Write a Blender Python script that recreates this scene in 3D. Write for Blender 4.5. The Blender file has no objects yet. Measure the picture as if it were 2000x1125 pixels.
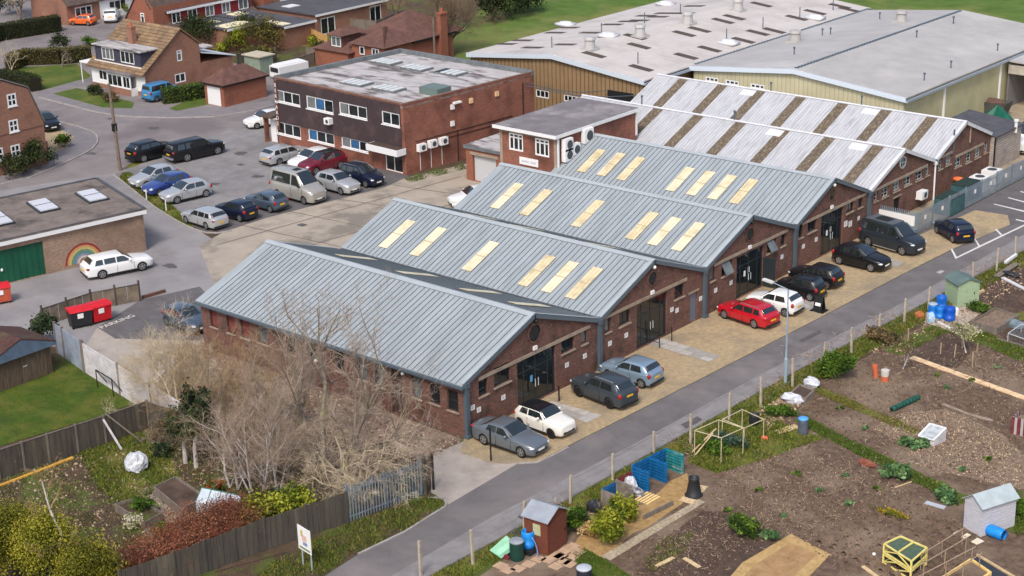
import bpy, bmesh, math, random
import numpy as np
from mathutils import Vector, Matrix
R = math.radians
random.seed(7); RNG = np.random.default_rng(11)
scene = bpy.context.scene
COL = scene.collection

# ---------------------------------------------------------------- camera
CAM = Vector((59.119, -63.537, 40.606)); FOC = 3280.2
YAW, PITCH, ROLL = 0.71604, 0.34957, -0.028832
_f = Vector((-math.sin(YAW)*math.cos(PITCH), math.cos(YAW)*math.cos(PITCH), -math.sin(PITCH)))
_r = Vector((math.cos(YAW), math.sin(YAW), 0)); _u = _r.cross(_f)
CR = math.cos(ROLL)*_r + math.sin(ROLL)*_u
CU = -math.sin(ROLL)*_r + math.cos(ROLL)*_u
CF = _f
cam = bpy.data.cameras.new('camera'); camo = bpy.data.objects.new('camera', cam); COL.objects.link(camo)
cam.sensor_width = 36; cam.lens = FOC/2000*36; cam.clip_start = 1; cam.clip_end = 3000
m = Matrix.Identity(4)
for i in range(3):
    m[i][0] = CR[i]; m[i][1] = CU[i]; m[i][2] = -CF[i]; m[i][3] = CAM[i]
camo.matrix_world = m
scene.camera = camo
# ---------------------------------------------------------------- sky, sun, exposure
SUN_EL, SUN_AZ = R(50), R(156)          # azimuth clockwise from +Y
world = bpy.data.worlds.new('World'); scene.world = world; world.use_nodes = True
nt = world.node_tree; sky = nt.nodes.new('ShaderNodeTexSky'); sky.sky_type = 'NISHITA'; sky.sun_disc = False
sky.sun_elevation = SUN_EL; sky.sun_rotation = SUN_AZ; sky.dust_density = 4.0; sky.ozone_density = 1.0; sky.air_density = 1.0
bg = nt.nodes['Background']; bg.inputs['Strength'].default_value = 0.15
nt.links.new(sky.outputs[0], bg.inputs[0])
sd = bpy.data.lights.new('sun', 'SUN'); sd.energy = 1.6; sd.angle = R(12); sd.color = (1, .965, .91)
so = bpy.data.objects.new('sun', sd); COL.objects.link(so)
sv = Vector((math.sin(SUN_AZ)*math.cos(SUN_EL), math.cos(SUN_AZ)*math.cos(SUN_EL), math.sin(SUN_EL)))
so.rotation_euler = sv.to_track_quat('Z', 'Y').to_euler(); so.location = (0, 0, 80)
scene.view_settings.view_transform = 'Standard'; scene.view_settings.look = 'None'
scene.view_settings.exposure = 0.36; scene.view_settings.gamma = 1
scene.cycles.max_bounces = 6

# ---------------------------------------------------------------- photo pixel -> place in the world
def ray(u, v):
    return (CF + CR*((u-1000)/FOC) - CU*((v-562.5)/FOC))
def GP(u, v, p, n):
    d = ray(u, v); n = Vector(n); return CAM + d*((Vector(p)-CAM).dot(n)/d.dot(n))
def G(u, v, z=0.0): return GP(u, v, (0, 0, z), (0, 0, 1))
def GX(u, v, x=0.0): return GP(u, v, (x, 0, 0), (1, 0, 0))
def GY(u, v, y=0.0): return GP(u, v, (0, y, 0), (0, 1, 0))
def height(u, v, v2):
    p = G(u, v); lo, hi = 0, 40
    for _ in range(40):
        mm = (lo+hi)/2; q = p+Vector((0, 0, mm))-CAM; y = 562.5-FOC*q.dot(CU)/q.dot(CF)
        if y > v2: lo = mm
        else: hi = mm
    return lo

# ---------------------------------------------------------------- materials
def lin(r, g, b, k=1.0):
    f = lambda c: ((c/255+.055)/1.055)**2.4 if c > 10 else c/255/12.92
    return (f(r)*k, f(g)*k, f(b)*k)
MATS = {}
def M(name, base, var=None, vs=3.0, rough=.85, bump=0.0, bs=None, metal=0.0, coat=0.0, spec=.4,
      stain=None, ss=.25, lo=.5, hi=.7, speck=None, spk=(14, .16), stretch=None, brick=None, wave=None, detail=5, alpha=1.0):
    if name in MATS: return MATS[name]
    mt = bpy.data.materials.new(name); mt.use_nodes = True; MATS[name] = mt
    n = mt.node_tree.nodes; L = mt.node_tree.links; b = n['Principled BSDF']
    b.inputs['Roughness'].default_value = rough; b.inputs['Metallic'].default_value = metal
    b.inputs['Coat Weight'].default_value = coat; b.inputs['Coat Roughness'].default_value = .06
    b.inputs['Specular IOR Level'].default_value = spec; b.inputs['Alpha'].default_value = alpha
    geo = n.new('ShaderNodeNewGeometry'); vec = geo.outputs['Position']
    if stretch:
        mp = n.new('ShaderNodeMapping'); mp.inputs['Scale'].default_value = stretch; L.new(vec, mp.inputs['Vector']); svec = mp.outputs[0]
    else: svec = vec
    rgb = n.new('ShaderNodeRGB'); rgb.outputs[0].default_value = (*base, 1); col = rgb.outputs[0]
    def mix(a, c, fac):
        x = n.new('ShaderNodeMix'); x.data_type = 'RGBA'; L.new(fac, x.inputs['Factor']); L.new(a, x.inputs[6])
        if isinstance(c, tuple): x.inputs[7].default_value = (*c, 1)
        else: L.new(c, x.inputs[7])
        return x.outputs[2]
    def noise(scale, det, v, l, h):
        t = n.new('ShaderNodeTexNoise'); t.inputs['Scale'].default_value = scale; t.inputs['Detail'].default_value = det
        t.inputs['Roughness'].default_value = .62; L.new(v, t.inputs['Vector'])
        r = n.new('ShaderNodeMapRange'); r.inputs[1].default_value = l; r.inputs[2].default_value = h; L.new(t.outputs[0], r.inputs[0])
        return r.outputs[0], t.outputs[0]
    if brick:
        c1, c2, mo, bw, bh = brick
        sep = n.new('ShaderNodeSeparateXYZ'); L.new(vec, sep.inputs[0])
        ad = n.new('ShaderNodeMath'); L.new(sep.outputs[0], ad.inputs[0]); L.new(sep.outputs[1], ad.inputs[1])
        cb = n.new('ShaderNodeCombineXYZ'); L.new(ad.outputs[0], cb.inputs[0]); L.new(sep.outputs[2], cb.inputs[1])
        bt = n.new('ShaderNodeTexBrick'); bt.inputs['Scale'].default_value = 1; bt.inputs['Brick Width'].default_value = bw
        bt.inputs['Row Height'].default_value = bh; bt.inputs['Mortar Size'].default_value = bh*.14
        bt.inputs['Color1'].default_value = (*c1, 1); bt.inputs['Color2'].default_value = (*c2, 1); bt.inputs['Mortar'].default_value = (*mo, 1)
        L.new(cb.outputs[0], bt.inputs['Vector']); col = bt.outputs[0]
    nz = None
    if var is not None:
        f, nz = noise(vs, detail, svec, .36, .64); col = mix(col, var, f)
    if stain is not None:
        f, _ = noise(ss, 7, svec, lo, hi); col = mix(col, stain, f)
    if speck is not None:
        v = n.new('ShaderNodeTexVoronoi'); v.inputs['Scale'].default_value = spk[0]; v.inputs['Randomness'].default_value = 1; L.new(vec, v.inputs['Vector'])
        r = n.new('ShaderNodeMapRange'); r.inputs[1].default_value = spk[1]; r.inputs[2].default_value = spk[1]*.55; L.new(v.outputs[0], r.inputs[0])
        col = mix(col, speck, r.outputs[0])
    if wave is not None:       # (axis 'X'/'Y', period, colour, sharpness) - joints between panels
        ax, per, wc, sh = wave
        sep = n.new('ShaderNodeSeparateXYZ'); L.new(vec, sep.inputs[0])
        d = n.new('ShaderNodeMath'); d.operation = 'DIVIDE'; L.new(sep.outputs['XYZ'.index(ax)], d.inputs[0]); d.inputs[1].default_value = per
        fr = n.new('ShaderNodeMath'); fr.operation = 'FRACT'; L.new(d.outputs[0], fr.inputs[0])
        gt = n.new('ShaderNodeMath'); gt.operation = 'LESS_THAN'; L.new(fr.outputs[0], gt.inputs[0]); gt.inputs[1].default_value = sh
        col = mix(col, wc, gt.outputs[0])
    L.new(col, b.inputs['Base Color'])
    if bump:
        bp = n.new('ShaderNodeBump'); bp.inputs['Strength'].default_value = bump; bp.inputs['Distance'].default_value = .08
        _, h = noise(bs or vs*3, 6, svec, 0, 1); L.new(h, bp.inputs['Height']); L.new(bp.outputs[0], b.inputs['Normal'])
    return mt

# ---------------------------------------------------------------- mesh builder
WM = {}                                   # world matrix of every thing and part, kept by name
class MB:
    def __init__(s): s.v = []; s.f = []; s.m = []; s.T = None
    def add(s, vs, fs, mi=0):
        o = len(s.v)
        if s.T is not None: vs = [s.T @ Vector(p) for p in vs]
        s.v += [tuple(p) for p in vs]; s.f += [tuple(i+o for i in f) for f in fs]; s.m += [mi]*len(fs); return s
    def face(s, pts, mi=0): return s.add(pts, [tuple(range(len(pts)))], mi)
    def box(s, x0, y0, z0, x1, y1, z1, mi=0):
        x0, x1 = min(x0, x1), max(x0, x1); y0, y1 = min(y0, y1), max(y0, y1); z0, z1 = min(z0, z1), max(z0, z1)
        return s.add([(x0,y0,z0),(x1,y0,z0),(x1,y1,z0),(x0,y1,z0),(x0,y0,z1),(x1,y0,z1),(x1,y1,z1),(x0,y1,z1)],
                     [(3,2,1,0),(4,5,6,7),(0,1,5,4),(1,2,6,5),(2,3,7,6),(3,0,4,7)], mi)
    def cbox(s, c, sx, sy, sz, mi=0): return s.box(c[0]-sx/2, c[1]-sy/2, c[2], c[0]+sx/2, c[1]+sy/2, c[2]+sz, mi)
    def extr(s, pts, vec, mi=0, cap=True):
        n = len(pts); vec = Vector(vec); a = [Vector(p) for p in pts]; bb = [p+vec for p in a]
        nn = sum(((a[i]-a[0]).cross(a[(i+1) % n]-a[0]) for i in range(1, n-1)), Vector((0,0,0)))
        fs = [(i, (i+1) % n, n+(i+1) % n, n+i) for i in range(n)]
        if cap: fs += [tuple(range(n))[::-1], tuple(range(n, 2*n))]
        if nn.dot(vec) < 0: fs = [f[::-1] for f in fs]
        return s.add(a+bb, fs, mi)
    def prism(s, poly, z0, z1, mi=0): return s.extr([(p[0], p[1], z0) for p in poly], (0, 0, z1-z0), mi)
    def tube(s, p0, p1, r0, r1=None, n=6, mi=0, cap=True):
        p0 = Vector(p0); p1 = Vector(p1); r1 = r0 if r1 is None else r1; d = (p1-p0)
        if d.length < 1e-6: return s
        d.normalize(); a = d.orthogonal().normalized(); b = d.cross(a)
        vs = [p0+(a*math.cos(2*math.pi*i/n)+b*math.sin(2*math.pi*i/n))*r0 for i in range(n)] + \
             [p1+(a*math.cos(2*math.pi*i/n)+b*math.sin(2*math.pi*i/n))*r1 for i in range(n)]
        fs = [(i, (i+1) % n, n+(i+1) % n, n+i) for i in range(n)]
        if cap: fs += [tuple(range(n))[::-1], tuple(range(n, 2*n))]
        return s.add(vs, fs, mi)
    def beam(s, p0, p1, w, h, mi=0, up=(0, 0, 1)):       # rectangular bar between two points
        p0 = Vector(p0); p1 = Vector(p1); d = (p1-p0).normalized(); up = Vector(up)
        if abs(d.dot(up)) > .99: up = Vector((1, 0, 0))
        a = d.cross(up).normalized(); b = a.cross(d).normalized()
        q = [p0+a*w/2*i+b*h/2*j for i, j in ((-1,-1),(1,-1),(1,1),(-1,1))]
        return s.extr(q, p1-p0, mi)
    def lathe(s, prof, c=(0, 0, 0), n=16, mi=0, axis='Z', cap=True):
        vs = []; c = Vector(c)
        for r, z in prof:
            for i in range(n):
                a = 2*math.pi*i/n; x, y = r*math.cos(a), r*math.sin(a)
                vs.append(c+(Vector((x, y, z)) if axis == 'Z' else Vector((x, z, -y)) if axis == 'Y' else Vector((z, x, y))))
        fs = [(j*n+i, j*n+(i+1) % n, (j+1)*n+(i+1) % n, (j+1)*n+i) for j in range(len(prof)-1) for i in range(n)]
        if cap: fs += [tuple(range(n))[::-1], tuple(range((len(prof)-1)*n, len(prof)*n))]
        return s.add(vs, fs, mi)
    def ell(s, c, rx, ry, rz, mi=0, n=10, k=6):
        vs = []; c = Vector(c)
        for j in range(1, k):
            t = math.pi*j/k
            for i in range(n):
                a = 2*math.pi*i/n; vs.append(c+Vector((rx*math.sin(t)*math.cos(a), ry*math.sin(t)*math.sin(a), -rz*math.cos(t))))
        vs += [c+Vector((0, 0, -rz)), c+Vector((0, 0, rz))]; q = (k-1)*n
        fs = [(j*n+i, j*n+(i+1) % n, (j+1)*n+(i+1) % n, (j+1)*n+i) for j in range(k-2) for i in range(n)]
        fs += [(q, (i+1) % n, i) for i in range(n)] + [((k-2)*n+i, (k-2)*n+(i+1) % n, q+1) for i in range(n)]
        return s.add(vs, fs, mi)
    def arr(s, V, F, mi=0):                 # numpy arrays
        o = len(s.v); s.v += [tuple(p) for p in V.tolist()]; s.f += [tuple(q) for q in (F+o).tolist()]; s.m += [mi]*len(F); return s
    def build(s, name, mats, parent=None, smooth=False, world=True, label=None):
        me = bpy.data.meshes.new(name)
        mats = mats if isinstance(mats, (list, tuple)) else [mats]
        W = WM.get(parent.name) if parent else None
        vs = s.v
        if W is not None and world:
            I = W.inverted(); vs = [tuple(I @ Vector(p)) for p in vs]
        me.from_pydata(vs, [], s.f)
        for t in mats: me.materials.append(t)
        if len(mats) > 1: me.polygons.foreach_set('material_index', s.m)
        if smooth: me.polygons.foreach_set('use_smooth', [True]*len(me.polygons))
        me.update()
        o = bpy.data.objects.new(name, me); COL.objects.link(o)
        if parent: o.parent = parent; WM[o.name] = W
        if label: o['label'] = label
        return o

def setp(o, label, cat, group=None, kind=None):
    if label: o['label'] = label
    if cat: o['category'] = cat
    if group: o['group'] = group
    if kind: o['kind'] = kind
    return o
def thing(name, label, cat, loc=(0, 0, 0), group=None, rz=0.0):
    o = bpy.data.objects.new(name, None); COL.objects.link(o); o.location = loc; o.rotation_euler = (0, 0, rz); o.empty_display_size = .3
    WM[o.name] = Matrix.Translation(Vector(loc)) @ Matrix.Rotation(rz, 4, 'Z')
    return setp(o, label, cat, group)
def solo(mb, name, mats, label, cat, group=None, smooth=False):      # a thing that is one mesh: origin at its base
    V = np.array(mb.v); c = Vector(((V[:,0].min()+V[:,0].max())/2, (V[:,1].min()+V[:,1].max())/2, V[:,2].min()))
    mb.v = [tuple(Vector(p)-c) for p in mb.v]
    o = mb.build(name, mats, None, smooth); o.location = c
    return setp(o, label, cat, group)
def copy_thing(src, loc, label, rz=None, scale=None):
    r = src.copy(); COL.objects.link(r); r.location = loc; r['label'] = label
    if rz is not None: r.rotation_euler = (0, 0, rz)
    if scale is not None: r.scale = (scale,)*3
    for ch in list(src.children):
        c = ch.copy(); COL.objects.link(c); c.parent = r
        for g in ch.children:
            d = g.copy(); COL.objects.link(d); d.parent = c
    return r
def sheet(name, pts, z, mat, kind='structure'):        # flat ground surface, polygon of world points
    mb = MB(); mb.face([(p[0], p[1], z) for p in pts])
    me = mb.build(name, mat); me['kind'] = kind
    bm = bmesh.new(); bm.from_mesh(me.data); bmesh.ops.triangulate(bm, faces=bm.faces[:])
    for f in bm.faces:
        if f.normal.z < 0: f.normal_flip()
    bm.to_mesh(me.data); bm.free(); return me
def psheet(name, px, z, mat): return sheet(name, [G(u, v, z) for u, v in px], z, mat)

# wall with openings. o: lower corner, ud: along unit, nd: outward normal, top: [(u,h)...], openings [(u0,u1,z0,z1)]
def wall(mb, o, ud, nd, top, ops=(), depth=.14, mi=0, rmi=None):
    o = Vector(o); ud = Vector(ud); nd = Vector(nd); Z = Vector((0, 0, 1)); rmi = mi if rmi is None else rmi
    L = top[-1][0]
    def th(u):
        for (a, ha), (b, hb) in zip(top, top[1:]):
            if a-1e-6 <= u <= b+1e-6: return ha+(hb-ha)*(u-a)/(b-a) if b > a else ha
        return top[-1][1]
    us = sorted({0, L, *[t[0] for t in top], *[max(0, min(L, q)) for w in ops for q in w[:2]]})
    P = lambda u, z: o+ud*u+Z*z
    flip = ud.cross(Z).dot(nd) < 0
    def F(pts, k): mb.face(pts[::-1] if flip else pts, k)
    for a, b in zip(us, us[1:]):
        if b-a < 1e-5: continue
        mid = (a+b)/2; zs = sorted([(w[2], w[3]) for w in ops if w[0] < mid < w[1]])
        z = 0
        for z0, z1 in zs:
            if z0 > z+1e-5: F([P(a, z), P(b, z), P(b, z0), P(a, z0)], mi)
            z = z1
        F([P(a, z), P(b, z), P(b, th(b)), P(a, th(a))], mi)
    for u0, u1, z0, z1 in ops:
        q = [P(u0, z0), P(u1, z0), P(u1, z1), P(u0, z1)]; back = [p-nd*depth for p in q]
        for i in range(4): F([q[i], q[(i+1) % 4], back[(i+1) % 4], back[i]][::-1], rmi)

def window(parent, o, ud, nd, op, cols=1, rows=1, fm=None, gm=None, depth=.14, fw=.06, name='window', sill=None, label=None, splits=None, trans=None):
    o = Vector(o); ud = Vector(ud); nd = Vector(nd); Z = Vector((0, 0, 1)); u0, u1, z0, z1 = op
    mb = MB(); d0 = -depth+.012; d1 = -depth+.07
    def bar(a0, a1, b0, b1, e=0):
        q = [o+ud*a0+Z*b0+nd*d0, o+ud*a1+Z*b0+nd*d0, o+ud*a1+Z*b1+nd*d0, o+ud*a0+Z*b1+nd*d0]; mb.extr(q, nd*(d1-d0+e))
    bar(u0, u0+fw, z0, z1); bar(u1-fw, u1, z0, z1); bar(u0+fw, u1-fw, z0, z0+fw); bar(u0+fw, u1-fw, z1-fw, z1)
    cs = splits or [i/cols for i in range(1, cols)]
    for t in cs: x = u0+(u1-u0)*t; bar(x-fw*.45, x+fw*.45, z0+fw, z1-fw, -.004)
    rs = [trans] if trans else [i/rows for i in range(1, rows)]
    for t in rs: z = z0+(z1-z0)*t; bar(u0+fw, u1-fw, z-fw*.4, z+fw*.4, -.008)
    w = mb.build(name, fm, parent, label=label)
    g = MB(); dg = -depth+.03
    q = [o+ud*(u0+.02)+Z*(z0+.02)+nd*dg, o+ud*(u1-.02)+Z*(z0+.02)+nd*dg, o+ud*(u1-.02)+Z*(z1-.02)+nd*dg, o+ud*(u0+.02)+Z*(z1-.02)+nd*dg]
    g.extr(q, nd*.012); g.build('pane', gm, w)
    if sill:
        s = MB(); q = [o+ud*(u0-.06)+Z*(z0-.09)-nd*.02, o+ud*(u1+.06)+Z*(z0-.09)-nd*.02, o+ud*(u1+.06)+Z*(z0-.004)-nd*.02, o+ud*(u0-.06)+Z*(z0-.004)-nd*.02]
        s.extr(q, nd*.1); s.build('sill', sill, w)
    return w
# ---------------------------------------------------------------- materials of the setting
m_tarmac = M('lane_tarmac', lin(118,114,114,.86), lin(105,101,101,.86), .7, .9, .3, 30, stain=lin(134,127,126,.86), ss=.18, lo=.5, hi=.68)
m_patch = M('lane_relaid_strip', lin(146,142,142,.86), lin(134,130,130,.86), 1.2, .9, .25, 30, stain=lin(126,121,121,.86), ss=.3, lo=.52, hi=.7)
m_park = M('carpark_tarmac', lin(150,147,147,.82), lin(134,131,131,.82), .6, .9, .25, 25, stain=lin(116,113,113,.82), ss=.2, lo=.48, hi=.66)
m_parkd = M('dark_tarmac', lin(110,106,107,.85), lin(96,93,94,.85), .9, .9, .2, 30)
m_road = M('estate_road', lin(144,136,135,.82), lin(131,124,123,.82), .5, .9, .15, 30, stain=lin(120,112,113,.82), ss=.12, lo=.5, hi=.62)
m_pave = M('footpath', lin(137,131,133,.85), lin(125,120,122,.85), .9, .9, .15, 30)
m_kerb = M('kerb_stone', lin(176,170,166,.85), lin(155,150,146,.85), 2, .9)
m_yard = M('yard_asphalt', lin(158,154,154,.82), lin(143,139,140,.82), .35, .9, .2, 20, stain=lin(128,124,125,.82), ss=.18)
m_conc = M('old_concrete', lin(184,172,156,.82), lin(168,157,143,.82), .45, .9, .2, 20, stain=lin(138,130,120,.82), ss=.25, lo=.5, hi=.62)
m_apron = M('concrete_apron', lin(184,173,162,.85), lin(170,160,151,.85), .9, .9, .15, 20, stain=lin(148,138,130,.85), ss=.4)
m_slab = M('paving_slab', lin(188,183,177,.9), lin(170,165,160,.9), 2.5, .85)
m_gravel = M('gravel', lin(202,180,144,.86), lin(178,155,120,.86), 3.5, .95, .8, 45, stain=lin(162,147,123,.84), ss=.4, lo=.48, hi=.66, speck=lin(222,204,172,.84), spk=(7,.2))
m_soil = M('allotment_soil', lin(122,101,84,.84), lin(92,73,60,.84), 2.6, 1, 1.0, 7, stain=lin(140,121,102,.82), ss=.22, lo=.48, hi=.62, speck=lin(164,144,126,.82), spk=(7,.14))
m_soild = M('dark_soil', lin(94,76,66,.82), lin(74,58,50,.82), 1.8, 1, 1.0, 8, stain=lin(112,92,80,.82), ss=.4, speck=lin(140,120,104,.82), spk=(6,.1))
m_soill = M('littered_soil', lin(148,128,110,.82), lin(118,98,83,.82), 2.6, 1, .9, 9, speck=lin(204,182,150,.85), spk=(5.5,.22))
m_garden = M('garden_soil', lin(98,78,62,.8), lin(74,64,44,.8), .9, 1, 1, 8, stain=lin(88,98,42,.8), ss=.35, lo=.5, hi=.6, speck=lin(165,145,115,.8), spk=(4.5,.12))
m_leaf = M('leaf_litter', lin(158,136,122,.85), lin(124,103,90,.85), 1.5, 1, .6, 12, stain=lin(108,88,76,.85), ss=.22, lo=.48, hi=.62, speck=lin(188,165,146,.85), spk=(5,.15))
m_grass = M('grass', lin(96,118,38,.7), lin(74,98,26,.7), 1.4, 1, .9, 14, stain=lin(126,126,58,.7), ss=.35, lo=.46, hi=.7)
m_grassd = M('lawn_grass', lin(86,112,18,.66), lin(62,88,14,.66), .7, 1, .9, 12, stain=lin(112,116,40,.66), ss=.5, lo=.44, hi=.62)
m_field = M('field_grass', lin(104,134,48,.68), lin(82,112,34,.68), .4, 1, .8, 4, stain=lin(150,146,84,.68), ss=.09, lo=.46, hi=.68)
m_path_g = M('worn_grass', lin(126,134,42,.75), lin(112,98,54,.75), 1.6, 1, .8, 14, stain=lin(92,118,28,.75), ss=.6)
m_chip = M('wood_chip', lin(196,162,108,.85), lin(166,130,82,.85), 3, 1, .9, 20, speck=lin(222,194,146,.85), spk=(8,.2))
m_chipw = M('pale_chip', lin(206,192,166,.85), lin(168,150,124,.85), 6, 1, .9, 20, speck=lin(140,118,92,.85), spk=(7,.2))
m_straw = M('straw', lin(206,174,120,.85), lin(178,146,94,.85), 2.2, 1, .7, 14)
m_white = M('white_road_paint', lin(232,230,226,.9), lin(205,202,198,.9), 6, .8)

# ---------------------------------------------------------------- ground sheets, each 4 mm above the last
LV = []; zc = [0.0]
def layer(name, px, mat, world=False):
    P = [Vector((p[0], p[1], 0)) for p in px] if world else [G(u, v) for u, v in px]
    bb = (min(p.x for p in P), max(p.x for p in P), min(p.y for p in P), max(p.y for p in P))
    lv = 1+max([l for b, l in LV if b[0] < bb[1] and bb[0] < b[1] and b[2] < bb[3] and bb[2] < b[3]], default=0)
    LV.append((bb, lv)); zc[0] = lv*.004
    return sheet(name, P, zc[0], mat)
sheet('ground', [(-900, -400), (700, -400), (700, 1200), (-900, 1200)], 0, m_garden)['kind'] = 'structure'
layer('field', [G(850,110), (-22,76), (-6,96), (20,98), (300,170), (500,900), (-400,900), G(985,-30)], m_field, True)
layer('road', [(-500,330), (0,392), (230,350), (545,225), (560,195), (560,50), (420,40), (230,-30), (-500,-30)], m_road)
layer('yard', [(-300,500), (0,372), (225,338), (300,398), (420,470), (560,480), (700,500), (560,640), (392,690), (300,700), (165,690), (0,655), (-300,700)], m_yard)
layer('yard_concrete', [(440,452), (520,424), (800,346), (920,318), (1010,330), (1050,420), (700,560), (420,560), (388,480)], m_conc)
layer('car_park', [(222,343), (243,330), (330,296), (500,235), (540,222), (545,280), (790,348), (752,364), (520,424), (452,449), (425,452), (372,442), (300,404)], m_park)
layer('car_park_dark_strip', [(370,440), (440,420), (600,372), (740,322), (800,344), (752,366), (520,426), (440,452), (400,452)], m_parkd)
layer('verge', [(232,349), (240,338), (255,338), (300,372), (380,438), (372,444), (300,404)], m_path_g)
layer('verge_edge', [(258,318), (330,290), (335,296), (262,326), (240,332)], m_path_g)
layer('parking_tarmac', [(190,640), (275,586), (390,560), (470,640), (392,666), (300,663), (225,662)], m_parkd)
layer('yard_path', [(160,688), (190,640), (225,662), (392,666), (420,740), (330,790), (250,720)], m_apron)
# left: housing estate
layer('front_lawn', [(30,132), (150,125), (178,148), (168,158), (110,172), (75,178), (20,150)], m_grass)
layer('small_lawn', [(103,183), (150,172), (185,180), (262,200), (258,212), (200,210), (150,196)], m_grass)
layer('garden_path', [(70,180), (150,158), (178,152), (185,166), (150,170), (100,184)], m_pave)
layer('pavement', [(72,182), (100,185), (150,197), (200,211), (262,213), (300,215), (420,208), (530,196), (535,206), (500,216), (420,229), (330,231), (262,229), (230,227), (180,218), (130,205), (77,191)], m_pave)
layer('side_lawn', [(330,212), (368,196), (404,188), (408,204), (380,210), (345,217)], m_grass)
layer('pavement', [(0,340), (60,318), (110,300), (132,284), (138,262), (100,248), (104,236), (150,247), (180,258), (191,271), (186,286), (165,301), (110,327), (60,347), (0,362)], m_pave)
layer('house_forecourt', [(0,326), (40,316), (90,305), (130,288), (145,268), (108,246), (80,240), (60,300), (0,310)], m_gravel)
layer('back_garden', [(360,62), (430,118), (470,126), (560,150), (690,140), (860,92), (930,30), (760,-10), (600,30)], m_garden)
layer('back_lawn', [(600,55), (690,42), (700,70), (640,100), (590,90)], m_path_g)
# lane and forecourt
layer('forecourt_concrete', [(905,862), (842,888), (842,962), (864,974), (873,992), (1012,906), (1000,860), (960,850)], m_apron)
layer('lane', [(130,1420), (640,1120), (700,1080), (790,1038), (868,990), (1010,906), (1049,903), (1100,877), (1392,729), (1600,622), (1760,538), (1862,487), (1948,449), (2060,385), (2700,60), (2800,110), (2008,485), (1824,584), (1716,640), (1563,721), (1365,832), (1095,984), (960,1061), (830,1130), (300,1420)], m_tarmac)
layer('lane_strip', [(740,1140), (960,1010), (1252,860), (1500,724), (1762,592), (1860,537), (2050,430), (2700,95), (2790,110), (2008,483), (1824,582), (1716,638), (1563,719), (1365,830), (1095,982), (960,1059), (830,1128)], m_patch)
layer('gravel_forecourt', [(900,884), (906,858), (1168,722), (1376,618), (1552,522), (1700,440), (1720,452), (1785,470), (1905,411), (1968,421), (1973,439), (1946,451), (1862,486), (1760,537), (1600,621), (1392,728), (1100,876), (1049,902), (985,906), (958,904)], m_gravel)
for px in ([(1079,784),(1176,812),(1146,827),(1060,790)], [(1265,672),(1292,661),(1407,696),(1384,708)], [(1545,590),(1570,583),(1612,600),(1592,612)], [(1725,500),(1766,514),(1753,522),(1700,508)]):
    Q = [G(*k) for k in px]; nu = max(2, round((Q[1]-Q[0]).length/.75)) ; L0 = (Q[1]-Q[0]).length; L1 = (Q[2]-Q[1]).length
    nv = max(1, round(L1/.75)); layer('paving_bed', px, m_conc); mb = MB()
    for i in range(nu):
        for j in range(nv):
            f = lambda a, b: Q[0].lerp(Q[1], a).lerp(Q[3].lerp(Q[2], a), b)
            a0, a1, b0, b1 = (i+.03)/nu, (i+.97)/nu, (j+.04)/nv, (j+.96)/nv; z = zc[0]+.012+random.uniform(0,.006)
            mb.face([f(a0,b0)+Vector((0,0,z)), f(a1,b0)+Vector((0,0,z)), f(a1,b1)+Vector((0,0,z)), f(a0,b1)+Vector((0,0,z))], random.randrange(2))
    mb.build('paving', [m_slab, M('paving_slab_dark', lin(170,165,158,.88), lin(154,149,143,.88), 2.5, .85)])['kind'] = 'structure'
layer('far_yard', [(-8.4,44,0),(3.1,44,0),(3.1,67,0),(13,67,0),(30,110,0),(-8.4,110,0)], M('dusty_concrete', lin(182,166,140,.82), lin(160,146,124,.82), .5, .9, .2, 20, stain=lin(124,114,100,.82), ss=.2, lo=.48, hi=.64), True)
layer('parking_bays', [G(1703,443), G(1788,459), G(2060,317), G(2200,330), G(2100,400), G(1950,449), G(1864,487), G(1800,500), G(1720,470)], m_parkd, True)
layer('gravel_forecourt', [(1700,452),(1790,462),(1905,411),(1968,421),(1973,439),(1946,451),(1862,486),(1800,517),(1700,520)], m_gravel)
layer('side_yard', [(392,668), (906,860), (842,888), (826,905), (735,860), (690,925), (560,1000), (440,900), (330,790), (300,745)], m_leaf)
layer('white_markings', [(1857,488), (1860,486.5), (1868.5,502.5), (1935,470), (2020,430), (2021,432), (1937,472.5), (1866,506.5)], m_white)
for q in ([(1902,467),(1904.5,466),(1915,482),(1912,483.5)], [(1943,448.5),(1946,447.5),(1957.5,459),(1954,460.5)], [(1984,428.5),(2006,433),(2004,435.5),(1984,430.5)],
          [(1940,399.5),(1942,398.5),(2004,413),(2004,415.5)], [(1968,387),(1970,386),(2004,395),(2004,397)], [(1992,375),(1994,374),(2006,377.5),(2006,379)], [(2010,365),(2030,370),(2030,372),(2010,367)]):
    layer('white_markings', q, m_white)
layer('drain_cover', [(1922,508),(1934,504.5),(1946,506),(1944,514),(1930,519),(1921,516)], m_patch)
layer('drain_cover', [(1828,532),(1838,528),(1845,530),(1836,535)], m_slab)
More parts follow.
